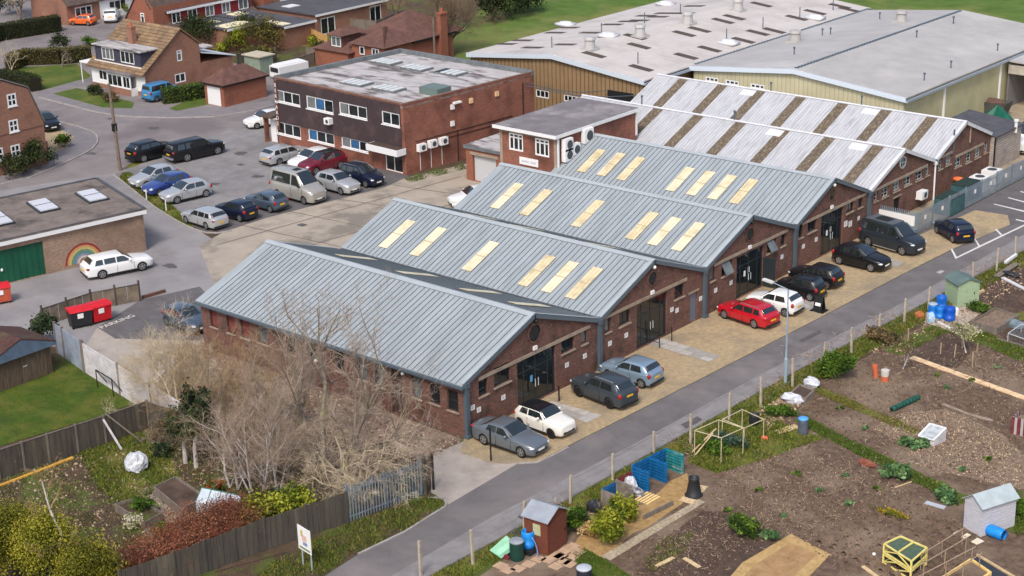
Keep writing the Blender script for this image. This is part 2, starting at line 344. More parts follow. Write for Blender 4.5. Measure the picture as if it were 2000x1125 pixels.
# right: allotments
layer('verge', [(826,1134), (960,1063), (1095,986), (1365,834), (1563,723), (1716,642), (1824,586), (2010,486), (2060,480), (1900,580), (1832,612), (1640,722), (1480,802), (1380,862), (1110,1010), (880,1150)], m_path_g)
layer('allotment_soil', [(885,1160), (1112,1012), (1386,868), (1485,806), (1645,724), (1836,618), (1900,585), (2060,486), (2500,620), (2600,1500), (700,1500)], m_soil)
layer('grass', [(1345,905), (1350,856), (1470,800), (1540,832), (1610,858), (1570,870), (1500,896), (1400,926)], m_path_g)
layer('litter_plot', [(1702,836), (1765,806), (1850,800), (1960,850), (2010,900), (2020,960), (1940,946), (1790,910), (1770,870)], m_soill)
layer('litter_plot', [(1905,640), (1990,590), (2020,600), (2020,690), (1935,660)], m_soild)
layer('litter_plot', [(1890,560), (1990,520), (2050,560), (1960,610), (1900,590)], m_soild)
layer('dark_plot', [(1760,690), (1795,668), (1845,648), (1880,655), (1895,690), (1870,720), (1800,715)], m_soild)
layer('dark_plot', [(1240,1125), (1290,1060), (1370,1000), (1440,1000), (1560,1090), (1500,1140), (1300,1140)], m_soild)
def strip(name, cl, w, mat):            # strip of ground along a centre line of photo points, w metres wide, ragged
    P = [G(u, v) for u, v in cl]; Lf = []; Rt = []; Q = []
    for a, b in zip(P, P[1:]):
        k = max(1, int((b-a).length/.5))
        Q += [a.lerp(b, i/k) for i in range(k)]
    Q.append(P[-1])
    for i, p in enumerate(Q):
        d = (Q[min(i+1, len(Q)-1)]-Q[max(i-1, 0)]).normalized(); nrm = Vector((-d.y, d.x, 0))
        Lf.append(p+nrm*w/2*random.uniform(.6, 1.25)); Rt.append(p-nrm*w/2*random.uniform(.6, 1.25))
    return layer(name, Lf+Rt[::-1], mat, True)
strip('grass_path', [(1565,818), (1600,838), (1676,876), (1730,902), (1784,929), (1830,950), (1890,982)], 1.1, m_grass)
strip('grass_path', [(1596,760), (1649,784), (1703,809), (1757,828), (1800,850)], .7, m_path_g)
strip('grass_path', [(1740,690), (1770,674), (1808,655), (1850,638), (1890,645), (1925,664), (1960,682), (2030,708)], 1.5, m_grass)
strip('grass_path', [(1860,625), (1890,605), (1930,615), (1975,630), (2010,610)], 1.0, m_path_g)
strip('grass_path', [(1960,960), (1985,1000), (2010,1040)], 1.6, m_grass)
layer('wood_chip', [(1122,1062), (1150,1020), (1185,1000), (1262,985), (1310,940), (1342,925), (1348,950), (1332,985), (1262,1032), (1236,1042), (1182,1092), (1150,1086)], m_chip)
layer('chip_path', [(1365,976), (1377,982), (1192,1096), (1175,1087)], m_chipw)
layer('grass', [(1120,1078), (1142,1072), (1185,1096), (1245,1135), (1160,1140), (1125,1100)], m_grassd)
layer('straw_bed', [(1545,1044), (1622,1084), (1568,1140), (1415,1140), (1450,1100)], m_straw)
layer('straw_bed', [(1542,1062), (1596,1084), (1548,1128), (1452,1128), (1476,1104)], M('straw_bed_soil', lin(186,150,106,.85), lin(164,128,88,.85), 2, 1, .7, 14))
# left foreground garden
layer('lawn', [(-200,800), (0,757), (105,728), (140,706), (170,726), (240,772), (290,778), (200,812), (0,872), (-200,935)], m_grassd)
layer('garden_bed', [(-80,900), (0,885), (290,790), (400,846), (560,990), (690,925), (740,875), (825,905), (835,975), (690,1020), (560,1080), (340,1140), (-80,1160)], m_garden)
layer('grass', [(160,880), (200,862), (262,850), (330,880), (350,930), (300,960), (240,985), (200,960)], m_path_g)
layer('gravel_path', [(268,960), (305,945), (345,990), (380,1010), (392,1040), (350,1060), (300,1010)], M('garden_gravel', lin(172,156,142,.85), lin(140,124,112,.85), 4, 1, .7, 24))
layer('verge', [(690,1022), (835,972), (866,978), (872,988), (790,1040), (700,1082), (630,1128), (560,1170), (440,1170), (560,1080)], m_garden)
layer('verge_soil', [(690,1030), (800,985), (820,990), (720,1040), (600,1095), (560,1095)], m_soild)
def kerb(px, w=.14, h=.11):                    # low concrete kerb along a line of photo points
    P = [G(u, v) for u, v in px]; mb = MB()
    for a, b in zip(P, P[1:]): mb.beam(a+Vector((0,0,h/2)), b+Vector((0,0,h/2)), w, h)
    o = mb.build('kerb', m_kerb); o['kind'] = 'structure'
kerb([(77,191),(130,205),(180,218),(230,227),(262,229),(330,231),(420,229),(500,216),(535,206)])
kerb([(104,236),(150,247),(180,258),(188,264),(191,271),(190,280),(180,292),(165,301),(110,327),(60,347),(0,362)])
kerb([(836,974),(858,973),(868,978),(872,985),(868,991),(790,1040),(700,1083)], .12, .07)
kerb([(222,343),(232,350),(300,404),(340,430),(372,446),(400,455),(425,456),(452,452)], .14, .1)
kerb([(1010,906),(1049,904),(1075,892),(1110,874)], .12, .05)
m_joint = M('concrete_joint', lin(112,104,94,.8), lin(98,92,84,.8), 2, 1)
def seam(name, a, b, w, mat):
    A, B = G(*a), G(*b); d = (B-A).normalized(); nrm = Vector((-d.y, d.x, 0))*w/2
    return layer(name, [A+nrm, B+nrm, B-nrm, A-nrm], mat, True)
for a, b in (((470,440),(745,500)), ((560,412),(790,460)), ((650,388),(880,420)), ((740,358),(960,390)), ((420,480),(900,345)), ((520,505),(930,385))): seam('concrete_joint', a, b, .09, m_joint)
m_tarp2 = M('tarmac_patch', lin(98,94,95,.85), lin(88,84,85,.85), 2, .9, .2, 30); m_oil = M('oil_stain', lin(84,80,80,.82), lin(104,100,100,.82), 3, .7)
for q in ([(1010,1010),(1060,985),(1075,993),(1026,1019)], [(1330,830),(1362,814),(1372,820),(1340,838)], [(1560,665),(1600,645),(1606,650),(1567,670)]): layer('tarmac_patch', q, m_tarp2)
for (u, v, r) in ((470,300,1.0),(420,360,.7),(505,345,.8),(560,360,.6),(640,330,.5),(250,470,1.2),(330,520,.8),(370,600,.7),(300,250,1.0),(180,300,.8)):
    c = G(u, v); rn = random.Random(u); layer('stain', [(c.x+math.cos(k*.63)*r*rn.uniform(.5,1.1), c.y+math.sin(k*.63)*r*.7*rn.uniform(.5,1.1), 0) for k in range(10)], m_oil, True)
for (u, v) in ((1010,1040),(470,322),(215,232),(590,440)): c = G(u, v); layer('drain_cover', [(c.x-.35,c.y-.3,0),(c.x+.35,c.y-.3,0),(c.x+.35,c.y+.3,0),(c.x-.35,c.y+.3,0)], m_tarp2, True)
seam('lane_crack', (1120,935), (1180,905), .03, m_tarp2); seam('lane_crack', (1180,905), (1300,838), .035, m_tarp2); seam('lane_crack', (1340,815), (1470,745), .03, m_tarp2)

# painted word on the parking tarmac
def text_obj(body, size, mat, mw, name, parent=None, ext=.003):
    cu = bpy.data.curves.new(name, 'FONT'); cu.body = body; cu.size = size; cu.extrude = ext; cu.align_x = 'CENTER'; cu.align_y = 'CENTER'
    t = bpy.data.objects.new(name, cu); COL.objects.link(t); dg = bpy.context.evaluated_depsgraph_get()
    me = bpy.data.meshes.new_from_object(t.evaluated_get(dg)); bpy.data.objects.remove(t); bpy.data.curves.remove(cu)
    me.materials.clear(); me.materials.append(mat)
    o = bpy.data.objects.new(name, me); COL.objects.link(o)
    if parent: o.parent = parent; o.matrix_local = WM[parent.name].inverted() @ mw; WM[o.name] = WM[parent.name]
    else: o.matrix_world = mw
    return o
a, b = G(196, 642), G(262, 617); d = (b-a).normalized(); c = (a+b)/2
mw = Matrix.Translation((c.x, c.y, .05)) @ Matrix((( d.x, -d.y, 0, 0), (d.y, d.x, 0, 0), (0, 0, 1, 0), (0, 0, 0, 1)))
setp(text_obj('PARKING', .7, m_white, mw, 'painted_lettering'), 'white painted word PARKING on dark tarmac beside the red bins', 'road marking')

zr = max(l for b, l in LV)*.004-.01
for k in range(8):
    a, b = G(1600+k*24, 1062+k*11), G(1765+k*20, 985+k*9); mb = MB(); n = 24; rn = random.Random(k)
    for j in range(n):
        p, q = a.lerp(b, j/n)+Vector((0,0,zr)), a.lerp(b, (j+1)/n)+Vector((0,0,zr))
        hh = .10+rn.uniform(0,.07); mb.extr([p+Vector((-.2,.0,.0)), p+Vector((-.05,0,hh)), p+Vector((.05,0,hh)), p+Vector((.2,0,.0))], q-p, cap=False)
    mb.build('soil_ridge', m_soil)['kind'] = 'structure'
# ---------------------------------------------------------------- the six gabled workshop units
BY = [0, 12.355, 23.758, 35.095, 45.636, 56.222, 66.328]; LEN = 22.853
BACK = [0, -.246, -.464, -.464, 8.531, 7.8]
HE = [3.448]*4+[3.409]*2; HR = [5.676]*4+[5.484]*2
m_brick = M('shed_brick', lin(112,70,58), brick=(lin(124,78,66,1.0), lin(84,55,50,1.0), lin(122,104,92,.85), .225, .075), stain=lin(62,46,42), ss=.8, lo=.5, hi=.74, speck=lin(150,120,104), spk=(2.6,.13), var=None, bump=.2, bs=20)
m_brick2 = M('office_brick', lin(160,92,72), brick=(lin(156,90,70,1.0), lin(126,72,60,1.0), lin(140,112,96,.85), .225, .075), stain=lin(94,58,48), ss=.4, lo=.46, hi=.68)
m_brickh = M('house_brick', lin(180,120,92), brick=(lin(158,106,84,.95), lin(132,88,72,.95), lin(150,124,108,.85), .225, .075), stain=lin(114,80,66), ss=.3, lo=.52, hi=.75)
m_brickr = M('orange_brick', lin(178,100,72), brick=(lin(158,90,66,.95), lin(132,72,56,.95), lin(146,112,92,.85), .225, .075), stain=lin(106,66,54), ss=.4, lo=.52, hi=.75)
m_brickg = M('garage_brick', lin(150,122,102), brick=(lin(162,132,110,1.0), lin(128,100,84,1.0), lin(160,144,128,.9), .225, .075), stain=lin(120,98,84), ss=.3, lo=.5, hi=.7)
m_roof = M('blue_grey_sheet_roof', lin(165,173,178,.9), lin(155,163,168,.9), .5, .5, .04, 4, metal=.0, spec=.4, stretch=(2.2,.3,.3), stain=lin(138,146,149,.9), ss=1.1, lo=.48, hi=.76, speck=lin(182,188,184,.9), spk=(1.3,.05))
m_seam = M('roof_seam_shade', lin(112,122,128,.8), rough=.5)  # rib grey darkened to stand in for shadow lines between roof sheets
m_flash = M('roof_flashing', lin(173,181,186,.9), lin(163,171,176,.9), .6, .5)
m_barge = M('barge_board', lin(98,110,120,.9), rough=.5)
m_gutter = M('gutter_grey', lin(84,98,108,.9), rough=.5)
m_sky = M('skylight_sheet', lin(238,228,198,.88), lin(228,216,182,.88), .9, .45, stain=lin(206,192,152,.86), ss=.9, lo=.5, hi=.7, wave=('X', .28, lin(204,188,150,.86), .14))
m_sky2 = M('skylight_sheet_aged', lin(230,216,180,.88), lin(216,200,160,.88), .9, .5, stain=lin(186,170,132,.86), ss=1.2, lo=.5, hi=.7, wave=('X', .28, lin(190,172,132,.86), .14)); m_lap = M('skylight_lap', lin(176,164,134), rough=.6)
m_asb = M('white_cement_roof', lin(206,207,210,.84), lin(184,185,189,.84), 2.2, .85, .2, 8, stretch=(3.5, .35, .35), stain=lin(164,164,168,.8), ss=1.1, lo=.5, hi=.72, wave=('X', .30, lin(168,170,177,.8), .2))
m_asbr = M('white_ridge', lin(228,229,232,.86), lin(208,209,214,.86), 2, .8)
m_moss = M('mossy_rooflight', lin(112,98,84,.9), lin(88,78,66,.9), 2.2, .95, .4, 12, stretch=(2.5,.8,.8), stain=lin(164,150,122,.85), ss=4.0, lo=.52, hi=.66, detail=6)
m_lint = M('concrete_lintel', lin(168,152,134,.95), lin(142,126,110,.95), 1.5, .9)
m_dark = M('anthracite_frame', lin(44,50,54), rough=.4)
m_glass = M('dark_glass', (.012,.016,.018), rough=.06, spec=.7)
m_glassg = M('grey_glass', lin(118,124,124,.9), lin(92,98,98,.9), .9, .15, spec=.7)
m_glassb = M('blue_glass', lin(34,84,132), lin(14,22,28), .7, .08, spec=.7)
m_wframe = M('white_frame', (.78,.78,.78), rough=.45)
m_steel = M('pale_steel_frame', lin(176,186,188), rough=.5)
m_plate = M('white_sign_plate', (.8,.79,.78), rough=.5)
m_black = M('black_plastic', (.012,.012,.013), rough=.5)
m_lamp = M('white_lamp', (.8,.8,.78), rough=.4)
m_door = M('grey_door', lin(104,112,124), rough=.6)
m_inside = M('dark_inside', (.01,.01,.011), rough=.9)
def gable_op(px, x=0.0):          # four photo corners -> (y0,y1,z0,z1) in the gable plane
    p = [GX(u, v, x) for u, v in px]
    return ((p[0].y+p[2].y)/2, (p[1].y+p[3].y)/2, (p[2].z+p[3].z)/2, (p[0].z+p[1].z)/2)
def q4(l, r): return [(l[0], l[1]), (r[0], r[1]), (l[0], l[2]), (r[0], r[2])]
WIN = {0: [q4((935,738,776),(953,731,768)), q4((965,719,757),(997,706,744)), q4((1096.5,668,692),(1122,655,681)), q4((1135.5,646,674),(1147,641,669))],
       1: [q4((1181,623,652),(1193,618,646)), q4((1209,613,639),(1231,602,629)), q4((1317,561,586),(1336,552,577))],
       2: [q4((1387,524,550),(1397,520,546)), q4((1409,516,541),(1430,506,532)), q4((1497.5,473.5,496),(1516,464.5,488)), q4((1525,460,481.6),(1534.5,455.5,478))],
       3: [q4((1560,440,466),(1568,436,462)), q4((1577.4,432.5,456),(1595,424,448)), q4((1653,396,418),(1668,389,410)), q4((1676,386,407),(1685.5,381.5,402.5))],
       4: [q4((1707,373,394),(1715,369.5,391)), q4((1722.7,366,387),(1736,359.7,381.5)), q4((1745,354,375.5),(1758,347.6,369.5)), q4((1766.5,343.5,364.5),(1780,337,358)), q4((1789,332,354),(1803,325.5,347.5)), q4((1808,322.5,344),(1815.6,319,340.5))],
       5: [q4((1833,311.5,332),(1841,308,328.5)), q4((1847.6,303.5,324),(1858,298.5,319)), q4((1865,307,328.5),(1878,301,322)), q4((1886,299,319.4),(1897,293.5,314)), q4((1904,289.5,310),(1915,284.5,305)), q4((1922,278.5,300),(1929.5,275,296.5))]}
DOOR = {0: q4((1011,708,803),(1086,673,762)), 1: q4((1243,597,683),(1303,570,651)), 2: q4((1438,503,580),(1491,480,560)), 3: q4((1603,420,491),(1646,402.5,472))}
BAND = {0: [((934,742),(1152,634))], 1: [((1180,620),(1341,544))], 2: [((1394,517),(1538,449))], 3: [((1566,438),(1692,376))], 4: [((1704,371),(1811,324))], 5: [((1835.5,307.5),(1861,295.5)), ((1865,306),(1921,280))]}
ROUND = {0: (1043,650,1.0), 1: (1273,543.5,.85), 2: (1464,457,.85), 3: (1624.7,380,.8), 4: (1762.7,317,.8)}
PLATES = {0: [(923,796),(935,800),(983,776),(1107,712.5),(1142,695)], 1: [(1191,670.5),(1223,654.5),(1312,604.5),(1322,606),(1368,583)], 2: [(1397.5,567),(1427.5,552),(1497,511),(1506,513),(1527,501.5)], 3: [(1569,481),(1594,467.5),(1651.5,437),(1660.5,437),(1677,426)], 4: [(1807,374)], 5: []}
SKYL = {1: [(804,432),(865,446.5),(967,474),(1077,501.5),(1122,513),(1169,524.5)], 2: [(1015,359.6),(1072,372),(1173,393),(1279,416),(1322,426.5),(1369,436.6)],
        3: [(1176,293.5),(1215,300.5),(1253,308.5),(1349,328.6),(1389,336),(1431,343.5),(1473,351.5)]}
FARSK = {0: [(735,508),(832,538),(937,570),(1056,598)]}
FARX = {1: [-16.5, -12.2, -5.6], 2: [-14, -6]}
STRIP = {4: [(1285,214),(1362,229),(1446,241),(1532,255),(1621,269),(1715,286)], 5: [(1334,156),(1410,168),(1484,180),(1563,192),(1646,204),(1730,218),(1819,232)]}
LABELS = ['brick workshop nearest the bare trees with a plain blue grey roof and glazed entrance', 'brick workshop with six cream skylights and a grey side door, second from the bare trees',
          'brick workshop whose glazed entrance door stands open behind the white hatchback', 'brick workshop with seven cream skylights behind the grey camper van',
          'brick workshop with white streaky roof and a round cross window in its gable', 'brick workshop with white roof farthest along, beside the block store']
Z3 = Vector((0, 0, 1))
units = []
for i in range(6):
    y0, y1 = BY[i], BY[i+1]; ym = (y0+y1)/2; he, hr = HE[i], HR[i]; xb = -LEN-BACK[i]; W = y1-y0
    old = i >= 4
    t = thing('workshop_unit', LABELS[i], 'workshop', (0, ym, 0), 'row of gabled brick workshops'); units.append(t)
    e = .02 if i else .0
    ops = [gable_op(p) for p in WIN[i]]; dop = gable_op(DOOR[i]) if i in DOOR else None
    if dop: dop = (dop[0], dop[1], .05, dop[3])
    allops = [(a-y0, b-y0, c, d) for a, b, c, d in ops]+([(dop[0]-y0, dop[1]-y0, dop[2], dop[3])] if dop else [])
    extra = None
    if i == 1: extra = gable_op(q4((1347,576,628),(1362,568,621)))
    if i == 4: extra = gable_op(q4((1745,389,418),(1758,383,412)))
    if extra: extra = (extra[0], extra[1], .05, extra[3]); allops.append((extra[0]-y0, extra[1]-y0, extra[2], extra[3]))
    mb = MB()
    wall(mb, (0, y0+e, 0), (0, 1, 0), (1, 0, 0), [(0, he-.06), (W/2-e, hr-.1), (W-2*e, he-.06)], allops, .22)
    sops = []
    if i == 0:
        def sop(a, b): p = [GY(*a, 0), GY(b[0], a[1], 0), GY(*b, 0)]; return p
        for l, r in (((874,760,799),(895,766,806)), ((839.5,745,786),(859,750,791)), ((805,733,775),(823,738,780)), ((732.6,711,752),(750.6,716,757)), ((699,700,739),(717,705,744)),
                     ((655,684,722),(672,690,728)), ((600,666,703),(617,671,708)), ((560,653,689),(577,658,694)), ((503,632,668),(522,638,673)), ((470,622,657),(487,628,663)), ((443,613,648),(458,618,653)), ((410,602,636),(424,607,641))):
            p = [GY(l[0],l[1]), GY(r[0],r[1]), GY(l[0],l[2]), GY(r[0],r[2])]
            sops.append(((p[0].x+p[2].x)/2-xb, (p[1].x+p[3].x)/2-xb, (p[2].z+p[3].z)/2, (p[0].z+p[1].z)/2))
        p = [GY(762,718), GY(784,725)]; sdoor = (p[0].x-xb, p[1].x-xb, .05, (p[0].z+p[1].z)/2); 
        wall(mb, (xb, y0, 0), (1, 0, 0), (0, -1, 0), [(0, he-.06), (-xb, he-.06)], sops+[sdoor], .2)
    else: wall(mb, (xb, y0+e, 0), (1, 0, 0), (0, -1, 0), [(0, he-.06), (-xb, he-.06)])
    wall(mb, (xb, y1-e, 0), (1, 0, 0), (0, 1, 0), [(0, he-.06), (-xb, he-.06)])
    wall(mb, (xb, y0+e, 0), (0, 1, 0), (-1, 0, 0), [(0, he-.06), (W/2-e, hr-.1), (W-2*e, he-.06)])
    mb.build('wall', m_brick, t)
    # roof: two slopes with standing seams
    RM = m_asb if old else m_roof
    xf, xr = .16, xb-.14; g = .12 if i else -.3
    sN = Vector((0, ym-y0, hr-he)); LN = sN.length; nN = Vector((0, -(hr-he), ym-y0)).normalized(); nF = Vector((0, hr-he, ym-y0)).normalized()
    def SP(x, tt, side, lift=0.0):         # point on a slope: tt 0 at ridge .. 1 at eave
        yy = ym+(tt*(ym-y0))*(-1 if side == 0 else 1); return Vector((x, yy, hr-tt*(hr-he)))+(nN if side == 0 else nF)*lift
    mb = MB()
    for side in (0, 1):
        te = 1-g/(ym-y0) if (i or side) else 1+.3/(ym-y0)
        if side == 1: te = 1-.12/(ym-y0)
        mb.extr([SP(xr, 0, side), SP(xf, 0, side), SP(xf, te, side), SP(xr, te, side)], (nN if side == 0 else nF)*-.09)
        step = .42; k = int((xf-xr-.5)/step)
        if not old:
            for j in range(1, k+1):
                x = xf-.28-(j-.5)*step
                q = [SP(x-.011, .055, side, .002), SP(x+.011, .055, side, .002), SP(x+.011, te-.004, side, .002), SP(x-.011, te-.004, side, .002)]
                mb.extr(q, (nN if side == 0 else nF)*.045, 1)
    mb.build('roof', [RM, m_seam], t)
    mb = MB(); rm = m_asbr if old else m_flash; wd = .05 if not old else .03
    for side in (0, 1):
        n = nN if side == 0 else nF
        mb.extr([SP(xr-.02, 0, side, .04), SP(xf+.02, 0, side, .04), SP(xf+.02, wd, side, .04), SP(xr-.02, wd, side, .04)], n*.03)
    mb.build('ridge_cap', rm, t)
    mb = MB()
    for side in (0, 1):                    # verge flashing along the gable end
        n = nN if side == 0 else nF; te = 1 if (i or side) else 1+.3/(ym-y0)
        if not old: mb.extr([SP(xf+.025, wd, side, .03), SP(xf+.025, te-.02, side, .03), SP(xf-.26, te-.02, side, .03), SP(xf-.26, wd, side, .03)], n*.025)
        else: mb.extr([SP(xf+.03, .02, side, .01), SP(xf+.03, te-.01, side, .01), SP(xf-.2, te-.01, side, .01), SP(xf-.2, .02, side, .01)], n*.03)
        mb2 = mb
    mb.build('verge_flashing', m_asbr if old else m_flash, t)
    mb = MB()
    for side in (0, 1):
        n = nN if side == 0 else nF; te = 1-.02 if (i or side) else 1+.3/(ym-y0)
        mb.extr([SP(xf-.01, 0, side, 0), SP(xf-.01, te, side, 0), SP(xf-.01, te, side, -.24), SP(xf-.01, 0, side, -.24)], (.045, 0, 0))
    mb.build('barge_board', m_asbr if old else m_barge, t)
    if i in SKYL:
        for u, v in SKYL[i]:
            p = GP(u, v, (0, ym, hr), nN); x = p.x; t0 = max(.12, (hr-p.z)/(hr-he)); t1 = t0+.52
            mb = MB(); mb.extr([SP(x-.42, t0, 0, .05), SP(x+.42, t0, 0, .05), SP(x+.42, t1, 0, .05), SP(x-.42, t1, 0, .05)], nN*.02)
            sk = mb.build('skylight', random.choice((m_sky, m_sky2)), t); mb = MB(); tm = (t0+t1)/2; mb.extr([SP(x-.43, tm-.006, 0, .071), SP(x+.43, tm-.006, 0, .071), SP(x+.43, tm+.006, 0, .071), SP(x-.43, tm+.006, 0, .071)], nN*.012); mb.build('lap_joint', m_lap, sk)
    if i in FARSK:
        for u, v in FARSK[i]:
            p = GP(u, v, (0, ym, hr), nF); x = p.x
            mb = MB(); mb.extr([SP(x-.42, .3, 1, .05), SP(x+.42, .3, 1, .05), SP(x+.42, .8, 1, .05), SP(x-.42, .8, 1, .05)], nF*.02); mb.build('skylight', m_sky, t)
    for x in FARX.get(i, []):
        mb = MB(); mb.extr([SP(x-.42, .12, 1, .05), SP(x+.42, .12, 1, .05), SP(x+.42, .62, 1, .05), SP(x-.42, .62, 1, .05)], nF*.02); mb.build('skylight', m_sky, t)
    if i in STRIP:
        for u, v in STRIP[i]:
            p = GP(u, v, (0, ym, hr), nN); x = p.x
            mb = MB(); mb.extr([SP(x-.5, .035, 0, .004), SP(x+.5, .035, 0, .004), SP(x+.5, .96, 0, .004), SP(x-.5, .96, 0, .004)], nN*.012); mb.build('rooflight_strip', m_moss, t)
        for x in ((-11.2, -3.6, -17.5)[:2] if i == 4 else (-20.5, -8.3)):
            mb = MB(); mb.extr([SP(x-.7, .05, 0, .005), SP(x+.7, .05, 0, .005), SP(x+.7, .2, 0, .005), SP(x-.7, .2, 0, .005)], nN*.012); mb.build('patch_sheet', m_asbr, t)
        for x in ((-25, -15.5) if i == 4 else (-18.5, -9.5)):
            mb = MB(); p = SP(x, 0, 0, .05); mb.tube(p, p+Z3*.75, .06, n=8); mb.tube(p+Z3*.62, p+Z3*.8, .1, n=8); mb.build('vent_pipe', m_gutter, t)
    # gutter and downpipe
    mb = MB(); gy = y0-.08 if i else y0-.36
    if i: mb.box(xb-.1, y0-.11, he-.12, xf+.1, y0+.11, he-.04)
    else: mb.box(xb-.1, y0-.42, he-.32, xf+.1, y0-.28, he-.19)
    mb.build('gutter', m_gutter, t)
    mb = MB(); py = y0 if i else y0+.08
    pm = m_gutter if i != 5 else m_plate
    if i == 5: mb.tube((.12, py, .05), (.12, py, he-.3), .07, n=8); mb.box(.02, py-.14, he-.4, .26, py+.14, he-.1)
    else: mb.box(.03, py-.13, .02, .25, py+.13, he-.1); mb.box(.02, py-.17, he-.34, .3, py+.17, he-.06); mb.box(.01, py-.2, .02, .34, py+.2, .2)
    mb.build('downpipe', pm, t)
    # gable details
    o = (0, 0, 0); ud = (0, 1, 0); nd = (1, 0, 0)
    for k, op in enumerate(ops):
        w = op[1]-op[0]
        if old: window(t, o, ud, nd, op, 2 if w > .7 else 1, 3, m_steel, m_glass if (k+i) % 3 else m_glassg, .2, .05, sill=m_lint)
        else: window(t, o, ud, nd, op, 2 if w > 1 else 1, 1, m_dark, m_glassg if (i, k) in ((0,3),(1,0),(2,0),(1,3)) else m_glass, .2, .06, sill=m_lint)
    if i == 2:
        for k in (1, 2):                    # top-hung sashes propped open
            a = ops[k]; mb = MB(); yy0 = a[0]+.12; yy1 = a[1]-.25
            mb.extr([(-.1, yy0, a[3]-.08), (-.1, yy1, a[3]-.08), (.32, yy1, a[2]+.15), (.32, yy0, a[2]+.15)], (.03, 0, .02)); mb.build('open_sash', m_glassg, t)
    if dop:
        w = window(t, o, ud, nd, dop, 4, 1, m_dark, m_glass, .2, .1, 'entrance_doors', splits=[.2, .5, .82], trans=.72)
        ymd = (dop[0]+dop[1])/2
        for s in (-.14, .14):
            mb = MB(); mb.tube((-.02, ymd+s, 1.0), (-.02, ymd+s, 1.5), .025, n=6); mb.build('door_handle', m_steel, w)
        if i == 2:
            mb = MB(); mb.box(-.02, dop[1]-.95, .08, -.0, dop[1]-.05, 2.2); mb.T = None
            mb = MB(); mb.extr([(0, dop[1]-.06, .08), (.95, dop[1]-.02, .08), (.95, dop[1]-.02, 2.2), (0, dop[1]-.06, 2.2)], (0, .05, 0)); mb.build('open_door', m_dark, t)
        for s in (0, 1):
            if i in (0, 2, 3):
                mb = MB(); yy = ymd-.55+s*.5 if i != 0 else ymd-.45; mb.box(-.165, yy, 1.35+.15*s, -.15, yy+.22, 1.75+.15*s); mb.build('door_notice', m_plate if (i, s) != (0, 0) else M('blue_notice', lin(90,150,190)), t)
                if i == 0: break
    if extra:
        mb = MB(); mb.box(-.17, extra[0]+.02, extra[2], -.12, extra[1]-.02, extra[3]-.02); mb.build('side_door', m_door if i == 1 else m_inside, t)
        mb = MB(); mb.box(.003, extra[0]-.15, extra[3]+.02, .03, extra[1]+.15, extra[3]+.16); mb.build('lintel', m_lint, t)
    for (a, b) in BAND[i]:
        p, q = GX(*a), GX(*b); z = (p.z+q.z)/2
        mb = MB(); mb.box(.004, max(p.y, y0+.25), z-.13, .05, q.y, z+.08); mb.build('lintel_band', m_lint, t)
    if i in ROUND:
        u, v, d = ROUND[i]; c = GX(u, v)
        mb = MB(); mb.lathe([(d*.5, .004), (d*.62, .004), (d*.62, .07), (d*.5, .07)], c, 24, axis='X', cap=False); r = mb.build('round_window', m_brick if not old else m_steel, t)
        mb = MB(); mb.lathe([(d*.5, .006), (d*.42, .03)], c, 24, axis='X'); mb.build('pane', m_glass, r)
        mb = MB()
        mb.box(c.x+.03, c.y-.02, c.z-d*.42, c.x+.05, c.y+.02, c.z+d*.42)
        if old: mb.box(c.x+.031, c.y-d*.42, c.z-.02, c.x+.049, c.y+d*.42, c.z+.02)
        mb.build('glazing_bar', m_steel if old else m_dark, r)
        if not old:
            mb = MB(); mb.box(.004, c.y-.16, c.z-1.05, .12, c.y+.16, c.z-.82); mb.build('wall_light', m_plate, t)
            mb = MB(); mb.ell((.14, c.y+(.1 if i else .05), hr-.5), .13, .12, .13); mb.build('camera_dome', m_lamp if i in (1, 3) else m_black, t, True)
    for u, v in PLATES[i]:
        c = GX(u, v); s = .17 if u not in (1651.5, 1660.5) else .24
        mb = MB(); mb.box(.004, c.y-s, c.z-s*.9, .02, c.y+s, c.z+s*.9); pl = mb.build('sign_plate', m_plate, t)
        mb = MB()
        for k in range(3): mb.box(.021, c.y-s*.7, c.z+s*(.45-.4*k), .023, c.y+s*(.5-.3*(k % 2)), c.z+s*(.6-.4*k))
        mb.build('lettering', M('sign_print', lin(120,120,125)), pl)
    if i == 5:                                        # pilasters and a downpipe on the old gable
        for u, v in ((1862, 270), (1894, 262)):
            c = GX(u, v); mb = MB(); mb.tube((.06, c.y, c.z-1.3 if u == 1862 else c.z-.7), (.06, c.y, c.z+.75), .07, n=8); mb.build('downpipe', m_gutter if u == 1862 else m_lint, t)
    if i == 0:
        for k, op in enumerate(sops):
            if k in (8,): gm = M('boarded_panel', lin(92,96,98), lin(80,84,86), 2, .9)
            elif k in (9, 10, 11): gm = M('red_board', lin(122,62,56), lin(100,52,48), 2, .9)
            else: gm = m_glassg if k in (2, 3, 4) else m_glass
            window(t, (xb, y0, 0), (1, 0, 0), (0, -1, 0), op, 1, 2 if k < 8 else 1, m_dark, gm, .18, .05, sill=m_lint)
        mb = MB(); mb.box(xb+sdoor[0]+.02, y0+.1, .05, xb+sdoor[1]-.02, y0+.14, sdoor[3]); mb.build('side_door', M('brown_door', lin(74,58,50), lin(60,46,40), 2, .8), t)
        mb = MB(); mb.box(xb, y0-.028, he-.5, -.02, y0-.003, he-.36); mb.build('fascia', m_lint, t)
        for u, v in ((789,728),(620,703)):
            c = GY(u, v); mb = MB(); mb.ell((c.x, y0-.12, c.z), .12, .12, .12); mb.build('wall_light', m_lamp, t, True)
